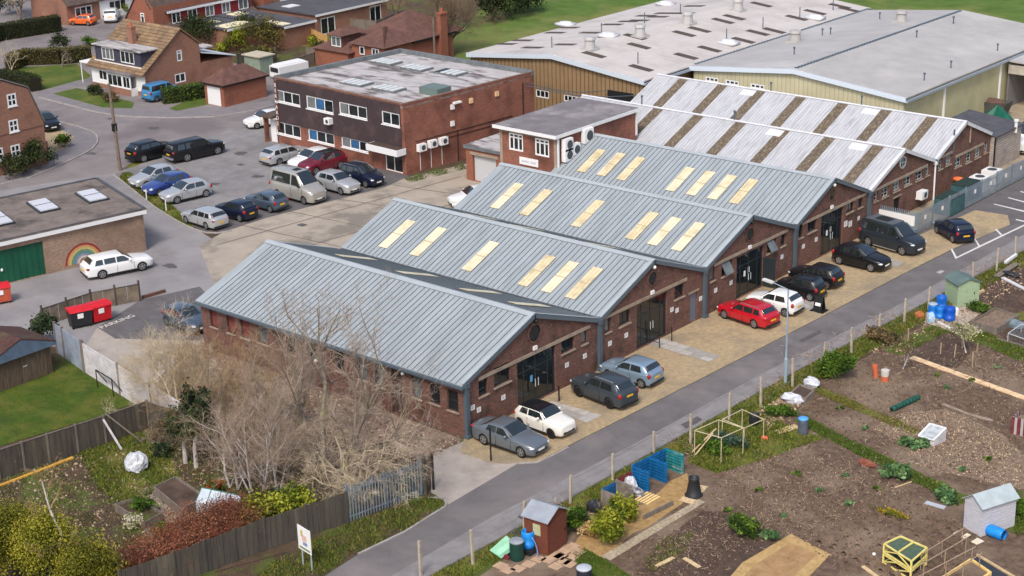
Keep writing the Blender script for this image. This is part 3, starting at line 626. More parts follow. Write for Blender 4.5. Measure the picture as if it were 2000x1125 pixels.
# ---------------------------------------------------------------- office block, annexe, warehouses, garages
m_clad = M('dark_tile_hanging', lin(70,56,58), lin(56,46,50), 6, .85, .3, 30, stain=lin(84,66,66), ss=.6)
m_flat = M('flat_roof_felt', lin(196,191,190,.85), lin(174,169,168,.85), 1.2, .9, stretch=(.5,1.6,1), stain=lin(104,96,94,.85), ss=.6, lo=.5, hi=.64)
m_flatd = M('dark_roof_felt', lin(134,128,130,.85), lin(118,113,116,.85), .8, .9, stain=lin(158,152,152,.85), ss=.35, lo=.52, hi=.7)
m_flatg = M('mossy_flat_roof', lin(136,124,116,.85), lin(112,102,96,.85), .9, .95, stain=lin(78,72,68,.85), ss=.4, lo=.52, hi=.66)
m_para = M('parapet_lead', lin(120,126,130,.9), lin(98,104,108,.9), 1.5, .8)
m_cop = M('tile_coping', lin(142,112,98), lin(112,88,80), 2.5, .9)
m_cream = M('cream_wall_sheet', lin(194,188,156,.92), lin(182,175,144,.92), .6, .7, wave=('X', .46, lin(160,150,112), .14))
m_creamp = M('cream_panel', lin(190,184,148,.92), lin(176,169,134,.92), .5, .7, wave=('Y', 1.25, lin(176,166,122), .03))
m_tan = M('tan_wall_sheet', lin(154,128,94,.92), lin(140,115,83,.92), .6, .7, wave=('X', .5, lin(98,76,52), .22))
m_wh = M('pale_warehouse_roof', lin(214,207,201,.82), lin(201,194,188,.82), .5, .7, stain=lin(184,175,169,.82), ss=.2, lo=.5, hi=.7, wave=('Y', .9, lin(206,199,200,.84), .12))
m_wh2 = M('grey_warehouse_roof', lin(190,187,184,.82), lin(178,175,172,.82), .5, .7, stain=lin(204,201,197,.82), ss=.14, lo=.5, hi=.7, wave=('Y', .62, lin(172,168,170,.84), .13))
m_whsk = M('brown_rooflight', lin(100,86,78,.8), lin(78,68,62,.8), 2, .8)
m_tile = M('red_roof_tile', lin(114,80,71,.9), lin(90,65,58,.9), 1.6, .9, .3, 20, stain=lin(96,68,62), ss=.5, lo=.5, hi=.7)
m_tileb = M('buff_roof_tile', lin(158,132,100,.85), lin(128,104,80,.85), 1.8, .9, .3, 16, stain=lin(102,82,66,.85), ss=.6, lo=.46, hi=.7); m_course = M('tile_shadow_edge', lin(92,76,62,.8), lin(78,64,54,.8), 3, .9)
m_tiled = M('dark_roof_tile', lin(96,80,72), lin(76,64,60), 1.4, .9, .3, 16)
m_felt = M('black_felt_roof', lin(84,84,90), lin(70,70,76), .9, .9)
m_sage = M('green_grey_metal', lin(100,116,112), rough=.6)
m_facw = M('white_fascia', (.74,.74,.74), rough=.5)
Xp, Yp, Yn, Xn = Vector((1,0,0)), Vector((0,1,0)), Vector((0,-1,0)), Vector((-1,0,0))
class Face:
    def __init__(s, o, e, z=0):           # o,e plan points: lower corners left to right seen from outside
        s.o = Vector((o[0], o[1], z)); d = Vector((e[0]-o[0], e[1]-o[1], 0)); s.L = d.length; s.ud = d.normalized(); s.nd = Vector((s.ud.y, -s.ud.x, 0))
    def p(s, u, v): q = GP(u, v, s.o, s.nd)-s.o; return q.dot(s.ud), q.z
    def op(s, c):                          # photo corners TL,TR,BL,BR
        q = [s.p(*k) for k in c]; return ((q[0][0]+q[2][0])/2, (q[1][0]+q[3][0])/2, (q[2][1]+q[3][1])/2, (q[0][1]+q[1][1])/2)
    def at(s, u, z, d=0): return s.o+s.ud*u+Z3*z+s.nd*d
    def slab(s, mb, u0, u1, z0, z1, d0, d1, mi=0): mb.extr([s.at(u0,z0,d0), s.at(u1,z0,d0), s.at(u1,z1,d0), s.at(u0,z1,d0)], s.nd*(d1-d0), mi)
    def wall(s, mb, h, ops=(), depth=.14, top=None): wall(mb, s.o, s.ud, s.nd, top or [(0,h),(s.L,h)], ops, depth)
    def win(s, par, op, **k): return window(par, s.o, s.ud, s.nd, op, **k)
    def M4(s, u, z, d=.01):
        m = Matrix.Identity(4); c = s.at(u, z, d)
        for i in range(3): m[i][0] = s.ud[i]; m[i][1] = Z3[i]; m[i][2] = s.nd[i]; m[i][3] = c[i]
        return m
def c4(*a): return list(a)
def aircon(f, u, z, label, s=.8, h=.6, d=.4, group=None):
    c = f.at(u, z, 0); rz = math.atan2(f.ud.y, f.ud.x)
    t = thing('air_conditioner', label, 'air conditioner', c, group, rz)
    mb = MB(); mb.box(-s/2, -d-.08, 0, s/2, -.08, h); mb.box(-s/2+.1, -.1, -.05, -s/2+.16, 0, .1); mb.box(s/2-.16, -.1, -.05, s/2-.1, 0, .1); mb.build('casing', m_wframe, t, world=False)
    mb = MB(); mb.lathe([(h*.36, -.004), (h*.36, .012)], (s*.08, -d-.082, h/2), 16, axis='Y'); g = mb.build('fan_grille', M('fan_grey', lin(70,74,80), rough=.6), t, world=False)
    mb = MB(); mb.lathe([(h*.1, .0), (h*.1, .03)], (s*.08, -d-.082, h/2), 10, axis='Y'); mb.build('fan_hub', m_wframe, g, world=False)
    return t
def vent(t, p, r=.35, h=.9, mat=None):
    mb = MB(); mb.cbox(p-Z3*.25, r*2.8, r*2.8, .4); mb.lathe([(r*1.15, .1), (r, h*.75), (r*1.25, h*.78), (r*1.1, h)], p, 12); return mb.build('roof_vent', mat or M('vent_metal', lin(196,194,192,.85), rough=.5, metal=.2), t)

# ---- two-storey office block
OH = 6.39
fr, fl, bl, br = (-39.93,36.77), (-57.26,37.58), (-55.75,52.86), (-38.6,52.7)
t = thing('office_block', 'two storey flat roofed brick office block with dark upper front and white windows', 'office block', (-47.5,44,0))
F1, F2, F3, F4 = Face(fl, fr), Face(fr, br), Face(br, bl), Face(bl, fl)
up = [F1.op(c) for c in (c4((538.5,174.8),(586,183.4),(538.5,197.6),(586.8,206.8)), c4((599,187),(651,196),(599.6,212),(651.5,221)), c4((663,199),(717,209),(663.6,223),(717.7,233)), c4((746,216),(781,222.5),(746.8,241),(781,248)))]
dn = [F1.op(c) for c in (c4((539.2,237.4),(586.8,246),(540,261),(587.5,270)), c4((601.8,251),(652.3,260),(602.5,273.7),(653,284.3)), c4((666.5,263.7),(718.4,273.7),(667,287),(719,298)))]
dr = F1.op(c4((752,293),(786,301),(752,328),(786,336)))
dr = (dr[0], min(dr[1], F1.L-.25), .06, dr[3])
zs = sum(w[3] for w in dn)/3+.02
up[3] = (up[3][0], min(up[3][1], F1.L-.3), up[3][2], up[3][3])
mb = MB(); F1.wall(mb, zs-.05, [(a,b,c,min(d,zs-.08)) for a,b,c,d in dn]+[dr], .18); F2.wall(mb, OH); F3.wall(mb, OH); F4.wall(mb, OH)
U = Face(fl, fr, zs-.05); U.wall(mb, OH-zs+.05, [(a-.02,b+.02,c-zs+.03,d-zs+.07) for a,b,c,d in up], .2); mb.build('wall', m_brick2, t)
mb = MB(); C = Face(fl, fr, zs-.05); wall(mb, C.at(.45,0,.05), C.ud, C.nd, [(0,OH-zs-.12),(C.L-.8,OH-zs-.12)], [(a-.45,b-.45,c-zs+.05,d-zs+.05) for a,b,c,d in up], .16)
C.slab(mb, .45, C.L-.35, -.04, 0, -.0, .05); mb.build('cladding', m_clad, t)
m_sillw = m_facw
for k, op in enumerate(up):
    Face((fl[0]+F1.nd.x*.05, fl[1]+F1.nd.y*.05), (fr[0]+F1.nd.x*.05, fr[1]+F1.nd.y*.05)).win(t, op, cols=3 if k < 3 else 2, fm=m_wframe, gm=m_glass, depth=.12, fw=.11, sill=m_sillw)
for k, op in enumerate(dn): F1.win(t, (op[0], op[1], op[2], min(op[3], zs-.08)), cols=3, fm=m_wframe, gm=m_glass, depth=.12, fw=.11, sill=m_sillw)
m_blind = M('blue_blind', lin(52,104,150), lin(40,84,124), 1.5, .5); m_blindg = M('grey_blind', lin(120,124,124), lin(96,100,102), 1.5, .6)
def blind(op, f0, f1, mat, off=0.0, top=1.0):
    a, b = op[0]+(op[1]-op[0])*f0, op[0]+(op[1]-op[0])*f1; z1 = op[2]+(min(op[3], zs-.08)-op[2] if off == 0 else op[3]-op[2])*top; mb = MB(); F1.slab(mb, a+.08, b-.06, op[2]+.12, z1-.12, -.075+off, -.068+off); mb.build('blind', mat, t)
blind(dn[1], .02, .33, m_blind); blind(dn[2], .35, .66, m_blind); blind(dn[2], .02, .33, m_blindg); blind(up[1], .35, .65, m_blind, .05); blind(up[0], .02, .33, m_blindg, .05); blind(up[1], .02, .33, m_blindg, .05); blind(up[2], .02, .3, m_blindg, .05)
F1.win(t, dr, cols=2, fm=m_wframe, gm=m_glass, depth=.16, fw=.1, name='entrance_door')
mb = MB(); F1.slab(mb, dr[0]-1.2, F1.L+.1, dr[3]+.05, dr[3]+.6, .01, 1.1); c = mb.build('canopy', m_facw, t)
mb = MB(); F1.slab(mb, dr[0]-1.1, F1.L, dr[3]+.6, dr[3]+.615, .06, 1.0); mb.build('canopy_roof', M('canopy_felt', lin(84,66,58), lin(60,48,44), 3, .9), c)
mb = MB(); mb.prism([fr, br, bl, fl], OH-.42, OH-.3); mb.build('roof', m_flat, t)
mb = MB(); F4.slab(mb, 0, F4.L, OH-.35, OH+.12, -.3, .02); F3.slab(mb, 0, F3.L-.02, OH-.35, OH+.1, -.3, .02); mb.build('parapet', m_para, t)
mb = MB(); F1.slab(mb, -.02, F1.L+.02, OH-.06, OH+.04, -.25, .06); F2.slab(mb, 0.05, F2.L-.02, OH-.06, OH+.03, -.2, .03); mb.build('coping', m_cop, t)
for u, v in ((754.5,121),(813.8,132.7),(880.8,141.8),(696.5,161.9),(759.6,173.2)):
    p = G(u, v, OH-.2); mb = MB(); mb.box(p.x-1.4, p.y-.85, OH-.3, p.x+1.4, p.y+.85, OH-.12)
    s = mb.build('skylight', m_para, t)
    for k in range(4):
        mb = MB(); mb.box(p.x-1.32+k*.68, p.y-.78, OH-.12, p.x-.82+k*.68, p.y+.78, OH-.07); mb.build('pane', m_dark if (u == 880.8 and k == 0) else M('roof_glazing', lin(204,206,204), rough=.35), s)
p = G(850, 178, OH-.1); mb = MB(); mb.box(p.x-1.1, p.y-.9, OH-.3, p.x+1.1, p.y+.9, OH+.35); mb.build('plant_box', m_sage, t)
mb = MB(); F2.slab(mb, 1.2, 13, 2.75, 2.82, .005, .05); F2.slab(mb, 1.2, 13, 2.35, 2.41, .005, .05); F2.slab(mb, 6.1, 6.2, 0, 2.75, .005, .08); F2.slab(mb, 14.4, 14.5, 1.0, 5.6, .005, .08); mb.build('wall_pipes', M('pipe_dark', lin(64,46,42)), t)
for k, (u, v) in enumerate(((819.3,286.4),(840.5,279),(861.6,273.6))):
    a, z = F2.p(u, v)
    aircon(F2, a, z-.35, ['white air conditioner on office side wall, nearest the office corner', 'middle white air conditioner of three on the office side wall', 'white air conditioner on office side wall, farthest from the office corner'][k], .85, .65, .4, 'air conditioners on the office side wall')
    mb = MB(); F2.slab(mb, a-.02, a+.02, .1, z-.38, .01, .05); mb.build('conduit', m_facw, t)
a, z = F1.p(646.6, 234.5); aircon(F1, a, z-.3, 'white air conditioner on the dark tiled office front', .7, .55, .5)
for u, v, mt, nm in ((882.8,208.6,m_plate,'alarm_box'),(882.8,241,m_plate,'alarm_box'),(919,196.5,M('beige_box', lin(220,184,140)),'alarm_box'),(969.6,183,M('beige_box', lin(220,184,140)),'alarm_box')):
    a, z = F2.p(u, v); mb = MB(); F2.slab(mb, a-.2, a+.2, z-.22, z+.22, .005, .14); mb.build(nm, mt, t)
a, z = F2.p(888, 200); mb = MB(); F2.slab(mb, a-.35, a+.5, z-.05, z+.1, .1, .4); F2.slab(mb, a, a+.08, z-.03, z+.02, .004, .1); mb.build('floodlight', m_lamp, t)
mb = MB(); F1.slab(mb, .05, .4, 1.4, OH-.3, .0, .12); sg = mb.build('vertical_sign', M('sign_board', lin(96,64,54), rough=.7), t)
for k, ch in enumerate('BERNARDS'): text_obj(ch, .5, m_plate, F1.M4(.22, OH-.75-k*.52, .13), 'letter', sg)
p0 = Face((fl[0]-1.6, fl[1]-.1), (fl[0], fl[1]-.1))
mb = MB(); p0.slab(mb, 0, 1.58, 2.5, 2.75, -2.5, .6); mb.build('porch_roof', m_tiled, t)
mb = MB(); p0.slab(mb, .1, .25, 0, 2.5, -.2, .3); mb.build('porch_pier', m_brick2, t); mb = MB(); p0.slab(mb, .3, 1.5, 0, 2.4, -2.4, -2.2); mb.build('porch_wall', m_brick2, t)
mb = MB(); p0.slab(mb, .5, 1.3, .05, 2.2, -.25, -.2); mb.build('porch_door', m_facw, t)

for k, zz in enumerate((5.6, 5.3)):
    a = Vector((-38.6, 51.5, zz)); b = Vector((-35.5+3.5*k, 59.8, 3.6)); mb = MB(); pr = None
    for j in range(9): f = j/8; c = a.lerp(b, f)-Z3*.5*math.sin(math.pi*f); mb.tube(pr, c, .035, n=5) if pr is not None else None; pr = c
    solo(mb, 'overhead_cable', m_gutter, ['upper sagging cable from the office wall to the tan warehouse', 'lower sagging cable from the office wall to the tan warehouse'][k], 'cable')
# ---- annexe with air conditioners, and its low garage wing
AX0, AX1, AY0, AY1, AH = -28.3, -22.3, 35.95, 46.5, 6.5
t = thing('annexe', 'two storey brick annexe with flat grey roof between the office and the workshops', 'annexe', ((AX0+AX1)/2, 41, 0))
F1, F2, F3, F4 = Face((AX0,AY0),(AX1,AY0)), Face((AX1,AY0),(AX1,AY1)), Face((AX1,AY1),(AX0,AY1)), Face((AX0,AY1),(AX0,AY0))
ws = [F1.op(c) for c in (c4((993.5,258),(1021.5,264),(994,292),(1021.5,297)), c4((1044.5,268),(1072,275),(1045,303),(1073,308)))]
mb = MB(); F1.wall(mb, AH-.2, ws, .15); F2.wall(mb, AH-.2); F3.wall(mb, AH-.2); F4.wall(mb, AH-.2); mb.build('wall', m_brick2, t)
for w in ws: F1.win(t, w, cols=3, fm=m_wframe, gm=m_glass, depth=.1, fw=.14, trans=.76)
mb = MB()
for a, b in ((.02,.3), (F1.L-.3,F1.L-.02)): F1.slab(mb, a, b, 0, AH-.3, .0, .03)
F1.slab(mb, .3, F1.L-.3, ws[0][3]+.02, AH-.22, .0, .025); mb.build('concrete_frame', m_lint, t)
mb = MB(); mb.box(AX0-.35, AY0-.4, AH-.1, AX1+.2, AY1+.2, AH); mb.build('roof', m_flatd, t)
mb = MB(); mb.box(AX0-.38, AY0-.46, AH-.26, AX1+.24, AY0-.41, AH+.02); mb.box(AX1+.205, AY0-.4, AH-.26, AX1+.25, AY1+.2, AH+.02); mb.build('fascia', m_facw, t)
mb = MB(); mb.box(AX1+.02, AY0-.02, 2.5, AX1+.14, AY0+.12, AH-.28); mb.box(AX1+.02, AY1-.2, 4.2, AX1+.14, AY1-.06, AH-.28); mb.build('downpipe', m_facw, t)
mb = MB(); F1.slab(mb, *F1.op(c4((1015.5,305),(1052,313),(1016,319),(1052,327))), .02, .08); s = mb.build('name_board', m_plate, t)
a0, a1, b0, b1 = F1.op(c4((1015.5,305),(1052,313),(1016,319),(1052,327)))
mb = MB(); F1.slab(mb, a0+.2, a0+1.0, (b0+b1)/2-.1, (b0+b1)/2+.08, .081, .085); F1.slab(mb, a0+1.15, a1-.2, (b0+b1)/2-.1, (b0+b1)/2+.08, .081, .085); mb.build('lettering', M('sign_print_pale', lin(196,196,204)), s)
for k, (u, v, sc) in enumerate(((1103,281,1.0),(1103,301,1.0),(1117.5,290,.95),(1142,263,1.15))):
    a, z = F2.p(u, v); aircon(F2, a, z-.5*sc, ['large white air conditioner high on the annexe, uppermost by its corner pipe', 'white air conditioner low on the annexe beside the corner pipe', 'white air conditioner tucked behind the two near the annexe corner', 'lone white air conditioner just under the annexe roof edge'][k], 1.0*sc, 1.0*sc, .4, 'air conditioners on the annexe')
t = thing('garage_wing', 'low flat roofed brick wing with roller door joining the annexe', 'garage', (-32, 42, 0))
WX0, WX1, WY0, WY1, WH = -34.8, AX0-.0, 38.9, 44.9, 3.0
F1, F2, F4 = Face((WX0,WY0),(WX1,WY0)), Face((WX1,WY0),(WX1,WY1)), Face((WX0,WY1),(WX0,WY0))
rd = (.75, 3.4, .03, 2.3)
mb = MB(); F1.wall(mb, WH, [rd], .3); F4.wall(mb, WH); Face((WX1,WY1),(WX0,WY1)).wall(mb, WH); mb.build('wall', m_brickr, t)
mb = MB(); F1.slab(mb, rd[0]+.01, rd[1]-.01, .03, 2.29, -.29, -.24); mb.build('roller_door', M('roller_door', lin(186,188,190), rough=.5), t)
mb = MB(); F1.slab(mb, .5, 3.7, 2.35, 2.6, 0, .06); mb.build('lintel', m_lint, t)
mb = MB(); mb.box(WX0-.1, WY0-.12, WH, WX1-.05, WY1, WH+.12); mb.build('roof', m_flat, t)
mb = MB(); mb.box(WX0-.14, WY0-.16, WH-.15, WX1-.36, WY0-.125, WH+.14); mb.build('fascia', m_para, t)

# ---- two big warehouses
def gable_house(t, x0, x1, y0, y1, he, hr, wm, rm, wops=(), over=.3, sidemat=None):
    xm = (x0+x1)/2; F1 = Face((x0,y0),(x1,y0)); mb = MB(); L = x1-x0
    F1.wall(mb, 0, wops, .12, [(0,he),(L/2,hr),(L,he)]); Face((x1,y1),(x0,y1)).wall(mb, 0, (), .1, [(0,he),(L/2,hr),(L,he)])
    if not sidemat: Face((x1,y0),(x1,y1)).wall(mb, he)
    Face((x0,y1),(x0,y0)).wall(mb, he); mb.build('wall', wm, t)
    if sidemat: mb = MB(); Face((x1,y0),(x1,y1)).wall(mb, he); mb.build('side_wall', sidemat, t)
    mb = MB(); dz = (hr-he)/(L/2)
    for s in (-1, 1):
        xe = xm+s*(L/2+over); ze = he-over*dz
        mb.extr([(xm,y0-over,hr+.02),(xm,y1+over,hr+.02),(xe,y1+over,ze+.02),(xe,y0-over,ze+.02)], (0,0,.12))
    mb.build('roof', rm, t)
    mb = MB()
    for s in (-1, 1):
        xe = xm+s*(L/2+over); ze = he-over*dz
        mb.extr([(xm,y0-over-.06,hr+.16),(xe,y0-over-.06,ze+.16),(xe,y0-over-.06,ze-.28),(xm,y0-over-.06,hr-.28)], (0,.05,0))
    mb.build('verge_trim', M('pale_blue_trim', lin(196,206,216), rough=.5), t)
    mb = MB(); mb.box(x1+over+.002, y0-over, he-.35, x1+over+.16, y1+over, he-.12); mb.build('gutter', M('eaves_gutter', lin(150,160,172), rough=.5), t)
    return xm, dz, F1
t = thing('brown_warehouse', 'large warehouse with tan sheet walls and a pale low roof full of brown rooflights', 'warehouse', (-42,80,0))
bx0, bx1, by0, by1 = -53.0, -31.5, 60.0, 101.6
F1 = Face((bx0,by0),(bx1,by0))
w1 = F1.op(c4((1046,172),(1072,180),(1047,188),(1072,194))); w2 = F1.op(c4((1101,184),(1133,190),(1101,197),(1133,203)))
xm, dz, F1 = gable_house(t, bx0, bx1, by0, by1, 5.0, 6.1, m_tan, m_wh, [w1, w2])
for w, n in ((w1,3),(w2,4)): F1.win(t, w, cols=n, fm=m_wframe, gm=m_glass, depth=.1, fw=.1)
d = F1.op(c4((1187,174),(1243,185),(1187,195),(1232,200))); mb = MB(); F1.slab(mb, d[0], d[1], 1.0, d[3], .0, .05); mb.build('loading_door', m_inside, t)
def rp(u, v, xm, hr, dz):                 # photo point on a low double-pitch roof
    z = hr
    for _ in range(12): p = G(u, v, z); z = hr-abs(p.x-xm)*dz
    return p
RR = [(988,86),(1020,79),(1084,64),(1111,54),(1196,48),(1228,42),(1248,40),(1285,33),(1262,31),(1299,26),(1336,26),(1374,25),(1400,15),(1440,13),(1487,9),(1356,12),(1040,93),(1130,92),(1160,107),(1248,90),(1336,66),(1366,58),(1412,41),(1434,34),(1252,133),(1340,110),(1386,96),(1452,79),(1480,64),(1512,60),(1556,35),(1592,24),(1640,12),(1659,19),(1104,87),(1240,72),(1152,64)]
for u, v in RR:
    p = rp(u, v, xm, 6.24, dz); sg = 1 if p.x > xm else -1
    mb = MB(); x0, x1 = p.x-1.25, p.x+1.25; z = lambda x: 6.25-abs(x-xm)*dz
    if (x0-xm)*(x1-xm) < 0: continue
    mb.extr([(x0,p.y-.45,z(x0)),(x1,p.y-.45,z(x1)),(x1,p.y+.45,z(x1)),(x0,p.y+.45,z(x0))], (0,0,.02)); mb.build('rooflight', m_whsk, t)
for u, v in ((1152,93),(1250,68),(1343,43),(1441,17)): vent(t, rp(u, v+4, xm, 6.24, dz), .5, 1.3)
for u, v in ((1105,50),(1300,10),(1423,86),(1592,37),(1188,72)):
    p = rp(u, v, xm, 6.24, dz); mb = MB(); mb.cbox(p, 1.9, 1.4, .3); mb.ell(p+Z3*.32, .85, .6, .16); mb.build('roof_vent', m_asbr, t, True)
for u, v in ((1078,93),(1175,66),(1259,45),(1329,28),(1246,124),(1419,77),(1490,54),(1562,34),(1627,20)):
    p = rp(u, v, xm, 6.24, dz); mb = MB(); mb.tube(p-Z3*.1, p+Z3*1.1, .05, n=6); mb.build('vent_pipe', m_gutter, t)
mb = MB(); mb.box(bx0-.4, by0, 4.7, bx0-.3, by1, 4.9); mb.build('gutter', m_facw, t)
t = thing('cream_warehouse', 'large warehouse with cream sheet walls and a plain grey low roof', 'warehouse', (-20,84,0))
cx0, cx1, cy0, cy1 = -30.9, -8.65, 67.3, 100.4
F1 = Face((cx0,cy0),(cx1,cy0)); ws = [F1.op(c4(*q)) for q in (((1377,148),(1403,153),(1378,158),(1403,163)), ((1416,154),(1443,159),(1417,164),(1443,169)), ((1465,161),(1493,167),(1466,171),(1493,177)))]
xm, dz, F1 = gable_house(t, cx0, cx1, cy0, cy1, 5.0, 6.1, m_cream, m_wh2, ws, .3, m_creamp)
for w in ws: F1.win(t, w, cols=3, fm=m_wframe, gm=m_glass, depth=.1, fw=.14)
n = 60
def crenel(x, y0, y1, z, w):
    pts = [(x-w/2,y0,z-.05)]; d = (y1-y0)/n
    for k in range(n): a = y0+k*d; pts += [(x-w/2,a,z+.1),(x-w/2,a+d*.62,z+.1),(x-w/2,a+d*.62,z+.02),(x-w/2,a+d,z+.02)]
    mb = MB(); mb.extr(pts+[(x-w/2,y1,z-.05)], (w,0,0)); return mb
crenel(xm, cy0+.2, cy1, 6.2, .34).build('ridge_tiles', m_gutter, t)
crenel(cx0-.3, by0+8, by1, 5.06, .4).build('valley_gutter', m_gutter, t)
for u, v in ((1553,82),(1760,43)): vent(t, rp(u, v, xm, 6.2, dz), .5, 1.2, m_wh2)
for u, v in ((1551,107),(1606,70),(1622,68),(1718,38),(1790,74),(1862,46),(1948,100),(1857,134),(1805,158),(1862,47)):
    p = rp(u, v, xm, 6.2, dz); mb = MB(); mb.tube(p-Z3*.1, p+Z3*.7, .06, n=6); mb.tube(p+Z3*.62, p+Z3*.75, .12, n=6); mb.build('vent_pipe', m_gutter, t)
for y in (74.8, 86.3): mb = MB(); mb.box(cx1+.01, y-.09, .2, cx1+.17, y+.09, 4.7); mb.build('downpipe', m_facw, t)
t = thing('loading_canopy', 'open fronted lean-to loading bay on the end of the cream warehouse', 'lean-to', (-5,94,0))
mb = MB(); mb.extr([(cx1+.5,87.2,4.6),(cx1+12,87.2,4.2),(cx1+12,100,4.2),(cx1+.5,100,4.6)], (0,0,.15)); mb.build('roof', m_wh2, t)
mb = MB(); mb.box(cx1+.5, 87.1, 3.5, cx1+12, 87.19, 4.35); mb.build('fascia', M('stained_panel', lin(186,180,166), lin(150,142,128), 1.2, .9), t)
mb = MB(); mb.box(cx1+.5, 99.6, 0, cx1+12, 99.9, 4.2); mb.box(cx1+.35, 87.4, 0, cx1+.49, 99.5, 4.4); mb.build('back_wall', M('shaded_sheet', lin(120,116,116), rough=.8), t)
# block store beside the last gable
t = thing('block_store', 'small grey block store with dark flat roof beside the last gable', 'store', (-4,69,0))
p1, p2 = G(1950, 335), G(1993, 312)
sx, sy = .3, BY[6]+.1; sy1 = sy+5.3; sH = 3.0
F1, F2, F3 = Face((sx-5,sy),(sx,sy)), Face((sx,sy),(sx,sy1)), Face((sx,sy1),(sx-5,sy1))
m_block = M('grey_block', lin(178,166,156), brick=(lin(184,172,162), lin(164,152,144), lin(140,130,122), .45, .22), stain=lin(140,130,122), ss=.6)
mb = MB(); F1.wall(mb, sH); F2.wall(mb, sH); F3.wall(mb, sH); mb.build('wall', m_block, t)
mb = MB(); mb.extr([(sx+.2,sy-.02,sH),(sx+.2,sy1+.2,sH),(sx-5,sy1+.2,sH+.5),(sx-5,sy-.02,sH+.5)], (0,0,.1)); mb.build('roof', m_felt, t)
mb = MB(); mb.tube((sx+.1,sy1-1.4,sH-.4),(sx+.1,sy1-1.4,sH+.6),.14,n=8); mb.tube((sx+.1,sy1-1.4,sH+.6),(sx+.1,sy1-1.4,sH+.75),.22,n=8); mb.build('flue', m_facw, t)
mb = MB(); mb.box(sx+.01, sy+.02, 0, sx+.12, sy+.12, sH-.05); mb.build('downpipe', m_black, t)

# ---- garage with the painted rainbow
rA, rB, rC, = Vector((-42.05,10.28,0)), Vector((-51.79,13.16,0)), Vector((-44.31,-.72,0))
ud = (rA-rC).normalized(); L0 = 18; rC = rA-ud*L0; rD = rC+(rB-rA)
t = thing('flat_roofed_garage', 'flat roofed brick garage with green doors and a faded rainbow on its wall', 'garage', (rA+rD)/2)
GH = 3.35; F1 = Face(rC, rA); F2 = Face(rA, rB); F3 = Face(rB, rD); F4 = Face(rD, rC)
gd = F1.op(c4((0,480),(86,455),(0,556),(89,548))); g1 = gd[1]
mb = MB(); F1.wall(mb, GH-.1, [(.3, g1-5.6, .03, 2.6), (g1-5.3, g1, .03, 2.6)], .25); F2.wall(mb, GH-.1); F3.wall(mb, GH-.1); F4.wall(mb, GH-.1); mb.build('wall', m_brickg, t)
for k in range(2):
    a, b = ((g1-5.28, g1-.02) if k else (.32, g1-5.62)); mb = MB(); F1.slab(mb, a, b, .03, 2.58, -.24, -.16)
    n = 11 if k else 8
    for j in range(1, n): F1.slab(mb, a+(b-a)*j/n-.02, a+(b-a)*j/n+.02, .03, 2.58, -.16, -.12)
    d = mb.build('garage_door', M('green_door', lin(22,88,64), lin(18,76,56), .8, .6), t)
    mb = MB(); q = F1.at(a+2.0, 1.1, -.1); mb.ell(q, .1, .1, .12); mb.build('door_handle', m_plate, d, True)
mb = MB(); mb.prism([F1.at(-.2,0,.25), F1.at(F1.L+.25,0,.25), F2.at(F2.L,0,.25)+F3.nd*.2, F3.at(F3.L,0,.2)], GH-.05, GH+.05); mb.build('roof', m_flatg, t)
mb = MB(); F1.slab(mb, -.2, F1.L+.2, GH-.36, GH-.06, .02, .26); mb.build('fascia', m_facw, t)
mb = MB(); F1.slab(mb, -.2, F1.L+.2, GH+.05, GH+.1, .1, .25); F2.slab(mb, 0, F2.L, GH+.05, GH+.12, -.05, .2); F3.slab(mb, 0, F3.L, GH+.05, GH+.12, -.1, .15); mb.build('roof_edge', m_felt, t)
for u, v, in ((85,405),(180,386),(-4,432)):
    p = G(u, v, GH); bx = F2.ud; by = F1.ud
    def bxq(a, b, z0, z1, mb): mb.prism([p-bx*a-by*b, p-bx*a+by*b, p+bx*a+by*b, p+bx*a-by*b], z0, z1)
    mb = MB(); bxq(1.65, .85, GH+.05, GH+.18, mb); s = mb.build('skylight', m_dark, t); mb = MB(); bxq(1.5, .7, GH+.18, GH+.26, mb); pn = mb.build('pane', M('frosted_dome', lin(200,200,206), rough=.3), s)
    mb = MB(); mb.beam(p-by*.7+Z3*.28, p+by*.7+Z3*.28, .06, .03); mb.build('glazing_bar', m_para, pn)
cu, cz = F1.p(165, 512)
RB = [lin(150,50,52), lin(200,150,96), lin(196,180,116), lin(112,142,108), lin(92,138,146), lin(150,146,160), lin(206,196,190)]
for k, c in enumerate(RB):
    r1 = 1.5-.16*k; r0 = r1-.16; mb = MB(); n = 20
    for j in range(n):
        a0, a1 = math.pi*j/n, math.pi*(j+1)/n
        mb.face([F1.at(cu-math.cos(a)*r, cz+math.sin(a)*r, .008) for a, r in ((a0,r0),(a1,r0),(a1,r1),(a0,r1))][::-1])
    mb.build('rainbow_band', M('mural_%d' % k, c, tuple(x*.8 for x in c), 5, .9), t)
# ---------------------------------------------------------------- houses at the top left
def shed_roof(mb, pts, th=.1): mb.extr(pts, (0, 0, th))
